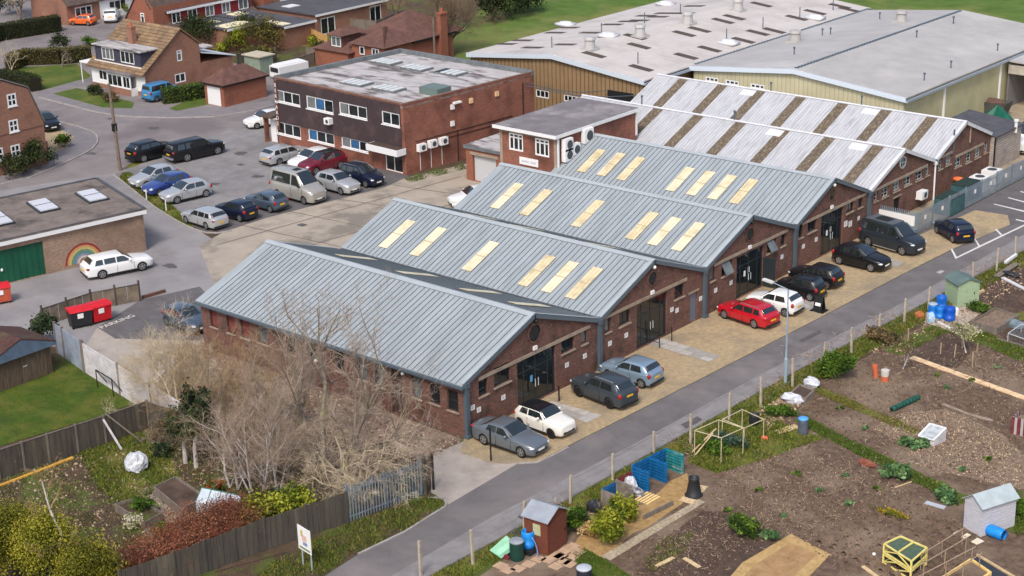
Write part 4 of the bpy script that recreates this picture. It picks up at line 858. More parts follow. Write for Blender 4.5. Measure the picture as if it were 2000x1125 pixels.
# chalet house with long dormer
hx0, hx1, hy0, hy1 = -92.5, -83.2, 42.4, 49.9; RY, RZ, EZ = 47.47, 6.33, 2.3
t = thing('chalet_house', 'brick chalet house with buff tiled roof, long dark dormer and white front', 'house', ((hx0+hx1)/2, 46, 0))
F1, F2 = Face((hx0,hy0),(hx1,hy0)), Face((hx1,hy0),(hx1,hy1))
gw = F2.op(c4((345,98.5),(355,97.3),(346,120),(355.6,118.5))); gdr = F2.op(c4((341,146),(362,140),(343,164),(363,158)))
mb = MB(); F2.wall(mb, 0, [gw, gdr], .12, [(0,EZ),(RY-hy0,RZ-.12),(hy1-hy0,4.4)]); Face((hx1,hy1),(hx0,hy1)).wall(mb, 4.4); Face((hx0,hy1),(hx0,hy0)).wall(mb, 0, (), .1, [(0,4.4),(hy1-RY,RZ-.12),(hy1-hy0,EZ)])
mb.build('wall', m_brickh, t)
F2.win(t, gw, cols=1, rows=1, fm=m_wframe, gm=m_glassg, depth=.08, fw=.12, trans=.72); F2.win(t, gdr, cols=2, fm=m_wframe, gm=m_glass, depth=.08, fw=.12)
m_wr = M('white_render', (.72,.72,.72), rough=.8)
lw = [F1.op(c4((193,136),(216,140),(193,154),(216,160)))]
mb = MB(); F1.wall(mb, EZ, lw, .1); mb.build('front_wall', m_wr, t); F1.win(t, lw[0], cols=3, fm=m_wframe, gm=m_glass, depth=.08, fw=.1)
mb = MB(); F1.slab(mb, 0, F1.L, 0, .45, .0, .04); mb.build('plinth', m_brickh, t)
B1 = Face((-88.6, hy0-.9), (-84.6, hy0-.9)); bw = [(.1,2.55,.8,2.05),(2.7,3.9,.8,2.05)]
mb = MB(); B1.wall(mb, 2.15, bw, .1); Face((-84.6,hy0-.9),(-84.6,hy0)).wall(mb, 2.15, [(.1,.8,.8,2.05)], .1); b = mb.build('bay', m_wr, t)
for w in bw: window(b, B1.o, B1.ud, B1.nd, w, 3 if w[1]-w[0] > 2 else 2, 1, m_wframe, m_glass, .08, .08)
mb = MB(); B1.slab(mb, -.15, 4.2, 2.15, 2.35, -1.0, .15); mb.build('bay_roof', m_felt if False else m_flatd, t)
mb = MB(); B1.slab(mb, 0, 4, 0, .72, .002, .05); mb.build('bay_plinth', m_brickh, t)
mb = MB(); sl = (RZ-EZ)/(RY-hy0+.5)
mb.extr([(hx0-.25,hy0-.5,EZ-.1),(hx1+.2,hy0-.5,EZ-.1),(hx1+.2,RY,RZ),(hx0-.25,RY,RZ)], (0,0,.14)); mb.extr([(hx0-.25,hy1+.2,4.25),(hx1+.2,hy1+.2,4.25),(hx1+.2,RY,RZ),(hx0-.25,RY,RZ)], (0,0,.14))
n = 16
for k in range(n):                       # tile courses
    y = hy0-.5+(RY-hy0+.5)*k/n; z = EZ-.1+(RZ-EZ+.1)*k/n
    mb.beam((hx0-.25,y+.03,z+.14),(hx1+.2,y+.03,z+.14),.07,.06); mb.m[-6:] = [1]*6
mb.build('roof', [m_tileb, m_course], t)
p0, p1 = GY(188,116,42.75), GY(283,133,42.75); q0 = GY(188,87,42.75)
dx0, dx1, dz0, dz1 = max(p0.x, hx0+.2), min(p1.x, hx1-.8), (p0.z+p1.z)/2, q0.z
D = Face((dx0, 42.75), (dx1, 42.75), dz0); dh = dz1-dz0
dws = [(1.15,3.2,.2,dh-.12),(4.4,6.7,.2,dh-.12)]
mb = MB(); D.wall(mb, dh, dws, .08)
for x, nd in ((dx1, 1), (dx0, -1)):
    mb.extr([(x,42.75,dz0),(x,42.75,dz1),(x,45.6,dz1),(x,44.9,dz1-.6)], (-.06*nd,0,0))
d = mb.build('dormer', M('dark_boarding', lin(66,66,82), lin(54,54,68), 3, .8), t)
for w in dws: window(d, D.o, D.ud, D.nd, w, 3, 1, m_wframe, m_glassg if w[0] < 2 else m_glass, .06, .09)
mb = MB(); mb.box(dx0-.25, 42.5, dz1, dx1+.25, 46.3, dz1+.12); mb.build('dormer_roof', m_flat, t)
mb = MB(); mb.beam((dx0-.1,42.66,dz0-.04),(dx1+.1,42.66,dz0-.04),.16,.08); mb.build('dormer_flashing', m_facw, t)
cb = GP(258, 88, (0,hy0-.5,EZ), (0,-sl,1)); mb = MB(); mb.cbox((cb.x, cb.y+.1, cb.z-.4), .75, .6, 2.3); mb.cbox((cb.x, cb.y+.1, cb.z+1.9), .85, .7, .12)
c = mb.build('chimney', m_brickh, t); mb = MB(); mb.lathe([(.14,0),(.12,.45)], (cb.x, cb.y+.1, cb.z+2.02), 10); mb.build('chimney_pot', M('terracotta', lin(170,92,66), rough=.9), c)
mb = MB(); mb.box(hx0-2.2, hy0+.1, 2.3, hx0-.26, hy0+2.5, 2.45); mb.tube((hx0-2.1,hy0+.2,0),(hx0-2.1,hy0+.2,2.3),.06); mb.build('side_porch', m_facw, t)
mb = MB(); mb.box(-87, hy1+.0, 3.6, hx1-.3, hy1+2.2, 3.75); mb.build('rear_dormer_roof', m_flat, t)
mb = MB(); mb.box(-88, hy1+.01, 0, hx1-.01, hy1+4.5, 2.2); mb.build('rear_extension', m_brickh, t)
mb = MB(); mb.extr([(-88.2,hy1+.2,3.3),(hx1+.2,hy1+.2,3.3),(hx1+.2,hy1+4.8,2.2),(-88.2,hy1+4.8,2.2)], (0,0,.1)); mb.build('rear_roof', M('pale_conservatory_roof', lin(200,204,212), rough=.4), t)
# small hipped garage
t = thing('brick_garage', 'small brick garage with hipped red tiled roof and white door', 'garage', (-73.6,47,0))
x0, x1, y0, y1 = -75.6, -72.6, 44.05, 49.8
F1, F2 = Face((x0,y0),(x1,y0)), Face((x1,y0),(x1,y1)); gd = (.35,2.45,.03,1.95)
mb = MB(); F1.wall(mb, 2.3, [gd], .12); F2.wall(mb, 2.3); Face((x1,y1),(x0,y1)).wall(mb, 2.3); Face((x0,y1),(x0,y0)).wall(mb, 2.3); mb.build('wall', m_brickr, t)
mb = MB(); F1.slab(mb, *gd, -.1, -.05); mb.build('garage_door', m_facw, t)
def hip(mb, x0, x1, y0, y1, z, h, o=.25, axis='Y'):
    x0 -= o; x1 += o; y0 -= o; y1 += o
    if axis == 'Y': d = (x1-x0)/2; r0, r1 = ((x0+x1)/2, y0+d, z+h), ((x0+x1)/2, y1-d, z+h)
    else: d = (y1-y0)/2; r0, r1 = (x0+d, (y0+y1)/2, z+h), (x1-d, (y0+y1)/2, z+h)
    a, b, c, e = (x0,y0,z), (x1,y0,z), (x1,y1,z), (x0,y1,z)
    if axis == 'Y': fs = [[a,b,r0],[b,c,r1,r0],[c,e,r1],[e,a,r0,r1]]
    else: fs = [[a,b,r1,r0],[b,c,r1],[c,e,r0,r1],[e,a,r0]]
    for f in fs: mb.face(f)
    mb.face([e,c,b,a]); return r0, r1
mb = MB(); hip(mb, x0, x1, y0, y1, 2.3, 1.35); mb.build('roof', m_tile, t)
mb = MB(); mb.box(x0-.25,y0-.28,2.14,x1+.27,y0-.255,2.3); mb.box(x1+.255,y0-.25,2.14,x1+.28,y1+.25,2.3); mb.build('fascia', m_black, t)
# gambrel house at the left edge
t = thing('gambrel_house', 'tall brick house with gambrel gable and small white sash windows at the left edge', 'house', (-75,17.5,0))
F2 = Face((-69.7,13.2),(-69.7,20.7))
gws = [F2.op(c4(*q)) for q in (((13,184),(31,182),(15,208.5),(32.6,206.5)), ((16.8,235),(35,232.5),(18,258.5),(36,256.5)), ((21,284),(39,281),(22,309),(40,306)), ((-12,291),(6,288),(-11,316),(7,313)))]
gws = [w for w in gws if w[2] > .3 and w[0] > .1 and w[1] < 7.4]
top = [(0,3.9),(1.3,7.1),(4.3-.6,8.4),(6.3,7.2),(7.5,3.9)]
mb = MB(); F2.wall(mb, 0, gws, .1, top); Face((-80,13.2),(-69.7,13.2)).wall(mb, 3.9); Face((-69.7,20.7),(-80,20.7)).wall(mb, 3.9); mb.build('wall', m_brickh, t)
for w in gws: F2.win(t, w, cols=2, rows=2, fm=m_wframe, gm=m_glass, depth=.05, fw=.13, sill=m_facw)
mb = MB(); P = [(13.05,3.8),(14.4,7.15),(16.9,8.5),(19.55,7.27),(20.85,3.8)]
for (ya, za), (yb, zb2) in zip(P, P[1:]): mb.extr([(-69.62,ya,za),(-69.62,yb,zb2),(-81,yb,zb2),(-81,ya,za)], (0,0,.12))
mb.build('roof', m_flatd, t)
mb = MB(); F2.slab(mb, .1, 7.4, 3.55, 3.62, .003, .03); mb.build('string_course', m_brick, t)
mb = MB(); mb.box(-74.0,21.6,0,-71.2,21.85,1.6); mb.build('side_wall', m_brickh, t)
# long chalet terrace with red panels
m_redp = M('red_panel', lin(132,38,42), lin(116,32,36), 2, .7)
def terrace(y0, y1, label, first):
    t = thing('terrace_house', label, 'house', (-104, (y0+y1)/2, 0), 'chalet terrace houses at the top')
    xw = -101.85; F1 = Face((-107,y0),(xw,y0))
    gw = [F1.op(c4((274.5,25),(281.5,26),(275,44),(282.5,45)))] if first else [(2.2,2.9,3.0,4.6)]
    mb = MB(); F1.wall(mb, 0, gw, .1, [(0,3.3),(3.0,7.0),(5.15,5.0)]); Face((xw,y0),(xw,y1)).wall(mb, 5.0); Face((xw,y1),(-107,y1)).wall(mb, 0, (), .1, [(0,5.0),(2.15,7.0),(5.15,3.3)]); mb.build('wall', m_brickr, t)
    F1.win(t, gw[0], fm=m_wframe, gm=m_glass, depth=.06, fw=.12, trans=.7)
    mb = MB(); mb.extr([(-104,y0-.15,7.05),(-104,y1+.15,7.05),(xw-.35,y1+.15,4.75),(xw-.35,y0-.15,4.75)], (0,0,.12)); mb.extr([(-104,y0-.15,7.05),(-104,y1+.15,7.05),(-107.4,y1+.15,2.9),(-107.4,y0-.15,2.9)], (0,0,.12))
    mb.extr([(xw-.3,y0+1.4,2.9),(xw+1.7,y0+1.4,1.9),(xw+1.7,y1+.1,1.9),(xw-.3,y1+.1,2.9)], (0,0,.12)); mb.build('roof', m_tiled, t)
    ya, yb = y0+2.35, min(y1, y0+14.4); D = Face((xw+.35,ya),(xw+.35,yb),2.55); L = D.L
    sp = [(0,.115),(.205,.325),(.43,.545),(.645,.755),(.865,1)]
    ws = [(max(.05,a*L), min(L-.05,b*L), .15, 1.45) for a, b in sp]
    mb = MB(); D.wall(mb, 1.6, ws, .08); d = mb.build('dormer', m_redp, t)
    for w in ws: window(d, D.o, D.ud, D.nd, w, 2, 1, m_wframe, m_glassg if w[0] > 5 else m_glass, .06, .11)
    mb = MB(); D.slab(mb, -.7, L+.2, 1.6, 1.75, -2.2, .2); mb.build('dormer_roof', m_felt, t)
    mb = MB(); D.slab(mb, -.75, L+.25, 1.5, 1.76, .205, .25); D.slab(mb, 0, L, -.14, .02, .0, .1); mb.build('dormer_trim', m_facw, t)
    return t
terrace(58.4, 73.6, 'chalet terrace house with dark red dormer panels and five white windows', True)
terrace(75.6, 92, 'chalet terrace house cut by the top edge, above the dark flat roofed extension', False)
def ext(label, boxes, h, roofm, lights=(), wins=()):
    b0 = boxes[0]; t = thing('house_extension', label, 'extension', ((b0[0]+b0[1])/2, (b0[2]+b0[3])/2, 0))
    for (x0, x1, y0, y1) in boxes:
        mb = MB(); F1 = Face((x0,y0),(x1,y0)); F2 = Face((x1,y0),(x1,y1)); F1.wall(mb, h); F2.wall(mb, h, [w for w in wins if w[1] < y1-y0]); mb.build('wall', m_brickh, t)
        for w in wins:
            if w[1] < y1-y0: F2.win(t, w, cols=2, fm=m_wframe, gm=m_glass, depth=.08, fw=.12, name='patio_door')
        mb = MB(); mb.box(x0, y0-.25, h, x1+.3, y1+.01, h+.12); mb.build('roof', roofm, t)
        mb = MB(); mb.box(x1+.302, y0-.25, h-.12, x1+.34, y1, h+.14); mb.build('fascia', m_facw, t)
    for (x0, x1, y0, y1) in lights: mb = MB(); mb.box(x0, y0, h+.12, x1, y1, h+.2); mb.build('rooflight', m_asbr if y0 > 70 else M('cream_polycarb', lin(226,216,182), rough=.5), t)
    return t
ext('low dark flat roofed extension with cream roof panels beside the round bushes', [(-101.4,-93.3,62.3,67.0),(-101.4,-88.7,67.02,72)], 2.6, m_felt, [(-95.8,-93.6,62.6,66.5),(-99,-97.4,64,64.8),(-92.6,-89.2,67.3,68.6),(-100.5,-98.5,69.5,70.3),(-100.5,-98.5,68.3,69.1)])
ext('dark flat roofed extension with white patio doors below the top terrace', [(-101.4,-91,74.2,86.5)], 2.6, m_felt, [(-98.5,-97,75.5,77.3)], [(.8,3.2,.05,2.1),(9.2,11.2,.05,2.2)])
# far bungalow by the orange car
t = thing('brick_bungalow', 'brick bungalow with dark roof behind the orange hatchback', 'bungalow', (-127.5,70,0))
x0, x1, y0, y1 = -131.5, -123.7, 61.5, 82
F1, F2 = Face((x0,y0),(x1,y0)), Face((x1,y0),(x1,y1))
w1 = F2.op(c4((147,18),(180,12),(147,36),(180,30))); w2 = F2.op(c4((213,6),(247,2),(213,21),(247,17))); w1 = (w1[0], w1[1], .6, 2.1); w2 = (w2[0], w2[1], .7, 2.1)
mb = MB(); F1.wall(mb, 0, (), .1, [(0,2.6),(3.9,5.6),(7.8,2.6)]); F2.wall(mb, 2.6, [w1, w2], .1); mb.build('wall', m_brickh, t)
for w in (w1, w2): F2.win(t, w, cols=3, fm=m_wframe, gm=m_glass, depth=.08, fw=.14)
mb = MB(); sp = w2[0]-1.5; wall(mb, F2.at(sp,0,.03), F2.ud, F2.nd, [(0,2.55),(7,2.55)], [(w2[0]-sp,w2[1]-sp,w2[2],w2[3])], .03); mb.build('rendered_front', m_wr, t)
mb = MB(); mb.extr([(-127.6,y0-.1,5.62),(-127.6,y1,5.62),(x1+.4,y1,2.4),(x1+.4,y0-.1,2.4)], (0,0,.12)); mb.extr([(-127.6,y0-.1,5.62),(-127.6,y1,5.62),(x0-.4,y1,2.4),(x0-.4,y0-.1,2.4)], (0,0,.12)); mb.build('roof', m_tiled, t)
# hip roofed bungalow behind the office
t = thing('hipped_bungalow', 'brick bungalow with red hipped roofs, a small dormer and a tall chimney', 'bungalow', (-71,68,0))
mb = MB(); mb.box(-74.2,63.9,0,-69.2,68.2,3.0); mb.box(-76.5,68.2,0,-69.2,75.0,3.0); mb.box(-79.5,63.2,0,-74.2,68.1,2.0); mb.build('wall', m_brickr, t)
mb = MB(); hip(mb, -74.2,-69.2,63.9,69.5,3.0,1.7,.35,'X'); hip(mb, -77,-69.2,67.6,76.2,3.0,2.5,.35,'Y'); hip(mb, -79.5,-74,63.2,68.1,2.0,1.3,.3,'X'); mb.build('roof', m_tile, t)
mb = MB(); mb.box(-69.2,72.4,0,-68.6,73.5,5.3); mb.box(-69.28,72.32,5.3,-68.52,73.58,5.45); c = mb.build('chimney', m_brickr, t)
mb = MB(); mb.lathe([(.16,0),(.13,.5)], (-68.9,72.95,5.45), 10); mb.build('chimney_pot', M('terracotta', lin(170,92,66)), c)
D = Face((-77.3,63.6),(-75.4,63.6),2.3); mb = MB(); D.wall(mb, 1.4, [(.2,1.7,.1,1.25)], .06); mb.box(-77.3,63.62,2.3,-75.4,66.5,3.6); d = mb.build('dormer', m_tile, t); window(d, D.o, D.ud, D.nd, (.2,1.7,.1,1.25), 2, 1, m_wframe, m_glassg, .05, .1)
mb = MB(); hip(mb, -77.4,-75.3,63.5,67,3.7,.7,.25,'Y'); mb.build('dormer_roof', m_tile, t)
F1 = Face((-74.2,63.88),(-69.2,63.88))
for a in (1.3, 3.2): window(t, F1.o, F1.ud, F1.nd, (a,a+.75 if a < 2 else a+1.1,1.9,2.8), 1 if a < 2 else 2, 1, m_wframe, m_glass, -.02, .1)
mb = MB(); mb.box(-69.16,68.3,2.75,-68.84,75.3,2.99); mb.build('fascia', m_black, t)
# small things in the back gardens
mb = MB(); mb.box(-83.2,56.0,.0,-80.6,57.9,2.0); t = thing('garden_shed', 'pale green garden shed with flat pale roof beyond the small garage', 'shed', (-81.9,57,0)); mb.build('wall', M('sage_paint', lin(138,150,134), lin(120,134,118), 2, .9), t)
mb = MB(); mb.box(-83.4,55.8,2.0,-80.4,58.1,2.12); mb.build('roof', M('pale_felt', lin(190,180,160), lin(170,160,140), 2, .9), t)
t = thing('caravan', 'white caravan parked between the small garage and the office block', 'caravan', (-77.9,57.6,0))
mb = MB(); mb.prism([(-78.4,55.4),(-76.6,55.2),(-76.3,59.2),(-78.1,59.4)], .35, 1.55); mb.build('body', m_facw, t); mb = MB(); mb.prism([(-78.2,55.6),(-76.8,55.4),(-76.5,59.0),(-77.9,59.2)], 1.55, 1.68); mb.build('roof', m_facw, t)
mb = MB(); mb.prism([(-78.2,55.34),(-76.8,55.2),(-76.8,55.22),(-78.2,55.37)], .9, 1.4); mb.build('window', m_glass, t)
def fence(name, label, px, h, mat, post=None, cap=True, ph=.1, board=.15, cat='fence', group=None, step=1.9, z0=.05):
    P = [G(u, v) for u, v in px] if len(px[0]) == 2 else [Vector(p) for p in px]
    t = thing(name, label, cat, P[0], group)
    for a, b in zip(P, P[1:]):
        L = (b-a).length; n = max(1, round(L/step)); ud = (b-a)/L
        for k in range(n):
            p, q = a.lerp(b, k/n), a.lerp(b, (k+1)/n); mb = MB(); m2 = max(2, int((q-p).length/board))
            for j in range(m2):
                r, s = p.lerp(q, (j+.03)/m2), p.lerp(q, (j+.97)/m2); hh = h+random.uniform(-.025,.025)
                off = Vector((-ud.y, ud.x, 0))*(.012*(j % 2))
                mb.beam(r+off+Z3*(z0+hh)/2, s+off+Z3*(z0+hh)/2, .022, hh-z0)
            mb.build('panel', mat, t)
            mb = MB(); mb.cbox(p+Z3*0, .11, .11, h+ph); mb.build('post', post or mat, t)
        if b == P[-1]: mb = MB(); mb.cbox(b, .11, .11, h+ph); mb.build('post', post or mat, t)
        if cap: mb = MB(); mb.beam(a+Z3*(h+.03), b+Z3*(h+.03), .06, .05); mb.build('rail', post or mat, t)
    return t
m_ftan = M('new_timber', lin(204,164,104), lin(186,144,88), 2, .9)
m_fgrey = M('weathered_timber', lin(128,118,108), lin(104,96,88), 2.2, .95, stretch=(3,3,.5))
m_fdark = M('dark_timber', lin(84,78,70), lin(64,60,56), 1.6, .95, stretch=(3,3,.4), stain=lin(104,98,84), ss=.8)
m_fwhite = M('pale_timber', lin(206,204,206), lin(182,178,180), 2, .9)
fence('panel_fence', 'new tan timber panel fence with curved top in the far back garden', [(578,78),(608,84),(640,98)], 1.7, m_ftan)
fence('panel_fence', 'grey timber fence running past the pale green garden shed', [(600,116),(640,122),(660,118)], 1.3, m_fgrey)
fence('panel_fence', 'dark weathered fence behind the small hipped garage', [(465,132),(540,118)], 1.5, m_fdark)
fence('panel_fence', 'weathered grey fence beside the hipped bungalow dormer', [(570,140),(655,112)], 1.3, m_fgrey)
fence('panel_fence', 'long grey fence below the top edge patio doors', [(668,55),(735,62),(790,40)], 1.3, m_fgrey)
t = thing('utility_pole', 'tall wooden utility pole at the corner of the rear car park', 'pole', G(235,333))
b = G(235,333); tp = height(235,333,164); mb = MB(); mb.tube(b, b+Z3*tp+Vector((-.3,0,0)), .17, .12, 10); mb.build('shaft', M('pole_wood', lin(128,112,98), lin(104,90,80), 3, .9), t)
mb = MB(); mb.box(b.x-.3,b.y-.2,3.6,b.x-.02,b.y+.2,4.3); mb.build('junction_box', m_black, t)
t = thing('utility_pole', 'slim pole rising beside the bungalow chimney', 'pole', (-67.9,70.5,0)); mb = MB(); mb.tube((-67.9,70.5,0),(-67.9,70.5,5.4),.13,.1,8); mb.build('shaft', M('pole_wood', lin(128,112,98)), t)
# ---------------------------------------------------------------- vehicles
m_tyre = M('tyre_rubber', (.014,.014,.015), rough=.8)
m_rim = M('alloy_rim', (.42,.43,.45), rough=.35, metal=.7)
m_rimd = M('dark_rim', (.03,.03,.032), rough=.4, metal=.5)
m_cglass = M('car_glass', (.014,.019,.020), rough=.03, spec=1.0, coat=1.0)
m_trim = M('black_trim', (.016,.016,.018), rough=.55)
m_chrome = M('bright_trim', (.6,.61,.63), rough=.25, metal=.8)
m_hl = M('headlamp', (.62,.65,.68), rough=.12, spec=.8)
m_tl = M('tail_lamp', (.32,.012,.014), rough=.2)
m_py = M('yellow_plate', lin(226,178,40), rough=.5)
m_pw = M('white_plate', (.72,.72,.70), rough=.5)
def paint(name, rgb, metal=.0, rough=.28): return M(name, rgb, rough=rough, metal=metal, coat=.8 if max(rgb) > .1 else .35, spec=.5 if max(rgb) > .1 else .3)
P_ = dict(silver=paint('silver_paint', (.46,.47,.48), .35), grey=paint('grey_paint', (.16,.185,.21), .35), dgrey=paint('dark_grey_paint', (.028,.036,.046), .2),
  slate=paint('slate_paint', (.055,.068,.082), .3), white=paint('white_paint', (.78,.78,.77)), cream=paint('cream_white_paint', (.76,.74,.68)), black=paint('black_paint', (.009,.009,.011)), navy=paint('navy_paint', (.008,.012,.032), .1),
  blue=paint('blue_paint', (.03,.06,.24), .2), sky=paint('light_blue_paint', (.24,.34,.44), .35), red=paint('red_paint', (.46,.004,.016)), wine=paint('wine_paint', (.17,.01,.025), .2),
  orange=paint('orange_paint', (.74,.13,.02)), vanblue=paint('van_blue_paint', (.05,.21,.42)), greyblue=paint('grey_blue_paint', (.07,.10,.14), .3), putty=paint('warm_silver_paint', (.40,.385,.35), .3))
# L, W, H, wheelbase, front overhang, wheel radius, cowl x, cowl z, roof front x, roof rear x, rear glass base x, rear base z, bonnet nose z, tail z
KIND = dict(
 hatch=(4.05,1.76,1.46,2.56,.82,.315,1.15,.97,1.95,3.42,3.9,1.0,.74,.92), small=(3.6,1.65,1.47,2.32,.7,.295,.95,.98,1.62,3.05,3.48,1.02,.76,.9),
 mini=(3.85,1.74,1.42,2.5,.75,.315,1.2,.98,1.72,3.35,3.72,1.0,.8,.92), saloon=(4.9,1.86,1.46,2.95,.85,.345,1.5,.97,2.3,3.45,4.3,1.06,.74,1.02),
 estate=(4.7,1.82,1.46,2.78,.88,.33,1.3,.96,2.1,4.0,4.52,1.0,.72,.92), suv=(4.45,1.84,1.62,2.66,.88,.355,1.25,1.1,2.0,3.8,4.3,1.14,.86,1.0),
 mpv=(4.45,1.8,1.64,2.7,.86,.33,1.0,1.05,2.0,3.85,4.33,1.1,.8,.98), pickup=(5.2,1.84,1.78,3.0,.86,.385,1.35,1.14,2.05,4.9,5.1,1.15,.98,1.05),
 camper=(4.95,1.92,1.98,3.05,.9,.35,.85,1.22,1.75,4.72,4.86,1.2,.98,1.1), minibus=(5.5,2.05,2.5,3.35,.95,.36,.95,1.38,1.95,5.3,5.42,1.35,1.02,1.2),
 van=(4.3,1.8,1.82,2.7,.85,.32,.95,1.15,1.7,4.1,4.24,1.12,.9,1.05), bigvan=(5.9,2.05,2.6,3.6,.95,.37,.95,1.4,1.85,5.75,5.86,1.4,1.05,1.2))
BODY = {}
def loft(mb, rings, mi=0):
    n = len(rings[0]); o = len(mb.v); vs = [p for r in rings for p in r]
    fs = [(j*n+i, j*n+i+1, (j+1)*n+i+1, (j+1)*n+i) for j in range(len(rings)-1) for i in range(n-1)]
    mb.add(vs, fs, mi)
def body_mesh(kind, sl):
    L, W, H, wb, fo, wr, xc, zc_, xr, xr2, xb, zb, nz, tz = KIND[kind]; w = W/2
    half = lambda x: w*(1-.24*max(0, 1-x/.6)**2-.04*max(0, 1-x/1.4)-.18*max(0, 1-(L-x)/.6)**2-.03*max(0, 1-(L-x)/1.4))
    def zt(x):
        if x <= xc: t = x/xc; return nz+(zc_-nz)*(t**.62)
        if x < xb: t = (x-xc)/(xb-xc); return zc_+(zb-zc_)*t
        t = (x-xb)/max(.01, L-xb); return zb+(tz-zb)*t**1.5
    xs = [0, .03, .12, .22, .36, .6, xc*.85, xc+.02, fo+wb*.35, L*.5, fo+wb*.75, fo+wb, (fo+wb+xb)/2, xb, (xb+L)/2, L-.06, L-.015, L]
    xs = sorted(set(round(x, 3) for x in xs)); rings = []
    for x in xs:
        h = half(x); top = zt(x); bot = .21; e = 0
        if x < .02: top -= .13; bot = .3; h *= .93
        elif x < .08: top -= .04; bot = .24; h *= .985
        if x > L-.01: top -= .09; bot = .34; h *= .95
        elif x > L-.03: top -= .02; bot = .28; h *= .985
        m = (top+bot)/2
        hf = [(0,bot),(h*.86,bot),(h*.965,bot+.06),(h*.985,m-.1),(h,m+.08),(h*.985,top-.13),(h*.955,top-.05),(h*.89,top),(h*.5,top+.028),(0,top+.035)]
        rings.append([(x, y, z) for y, z in hf]+[(x, -y, z) for y, z in hf[-2:0:-1]]+[(x, 0, bot)])
    mb = MB(); loft(mb, rings); n = len(rings[0])-1; k = len(xs)
    for r, rev in ((rings[0], True), (rings[-1], False)):
        pts = r[:-1]; mb.face(pts[::-1] if not rev else pts)
    # cut the wheel arches
    me = bpy.data.meshes.new('b'); me.from_pydata(mb.v, [], mb.f); bm = bmesh.new(); bm.from_mesh(me); bmesh.ops.remove_doubles(bm, verts=bm.verts, dist=1e-4)
    bmesh.ops.recalc_face_normals(bm, faces=bm.faces[:]); bm.to_mesh(me); bm.free()
    o = bpy.data.objects.new('b', me); COL.objects.link(o)
    c = MB()
    for x in (fo, fo+wb):
        for s in (-1, 1): c.lathe([(wr*1.13, -.5), (wr*1.13, .5)], (x, s*(w+.24), wr+.005), 20, axis='Y')
    cm = bpy.data.meshes.new('c'); cm.from_pydata(c.v, [], c.f); bm = bmesh.new(); bm.from_mesh(cm); bmesh.ops.recalc_face_normals(bm, faces=bm.faces[:]); bm.to_mesh(cm); bm.free()
    co = bpy.data.objects.new('c', cm); COL.objects.link(co)
    md = o.modifiers.new('x', 'BOOLEAN'); md.operation = 'DIFFERENCE'; md.object = co; md.solver = 'EXACT'
    dg = bpy.context.evaluated_depsgraph_get(); dg.update(); out = bpy.data.meshes.new_from_object(o.evaluated_get(dg))
    for q, mm in ((o, me), (co, cm)): bpy.data.objects.remove(q); bpy.data.meshes.remove(mm)
    # cabin
    roof = [(xc, 0), (xc+(xr-xc)*.5, .5), (xr-.06, .93), (xr+.12, 1), ((xr+xr2)/2, 1.015), (xr2-.1, .965), (xr2+.05, .90), (xr2+(xb-xr2)*.55, .5), (xb, 0)]
    cr = []; hw = w*.955
    for x, f in roof:
        bz = zc_+(zb-zc_)*(x-xc)/(xb-xc)-.02; z = bz+(H-bz)*f; th = .20*w*(f if f > 0 else 0)*min(1, (H-zc_)/.6)**.4
        bw = hw*min(1, half(min(max(x, .05), L-.05))/w)
        tw = bw-th
        q = [(bw, bz), (bw-(bw-tw)*.9, bz+(z-bz)*.88), (tw*.95, bz+(z-bz)*.965), (tw*.72, z), (0, z+.02*f)]
        cr.append([(x, y, zz) for y, zz in q]+[(x, -y, zz) for y, zz in q[-2::-1]])
    cb = MB(); loft(cb, cr)
    bm = bmesh.new(); bm.from_mesh(out); n0 = len(bm.faces)
    vs = [bm.verts.new(v) for v in cb.v]
    for f in cb.f:
        try: bm.faces.new([vs[i] for i in f])
        except Exception: pass
    bmesh.ops.remove_doubles(bm, verts=vs, dist=1e-4); bmesh.ops.recalc_face_normals(bm, faces=bm.faces[:])
    for f in bm.faces: f.smooth = True
    for e in bm.edges:
        if len(e.link_faces) == 2 and e.calc_face_angle(0) > R(48): e.smooth = False
    bm.to_mesh(out); bm.free(); return out, cr
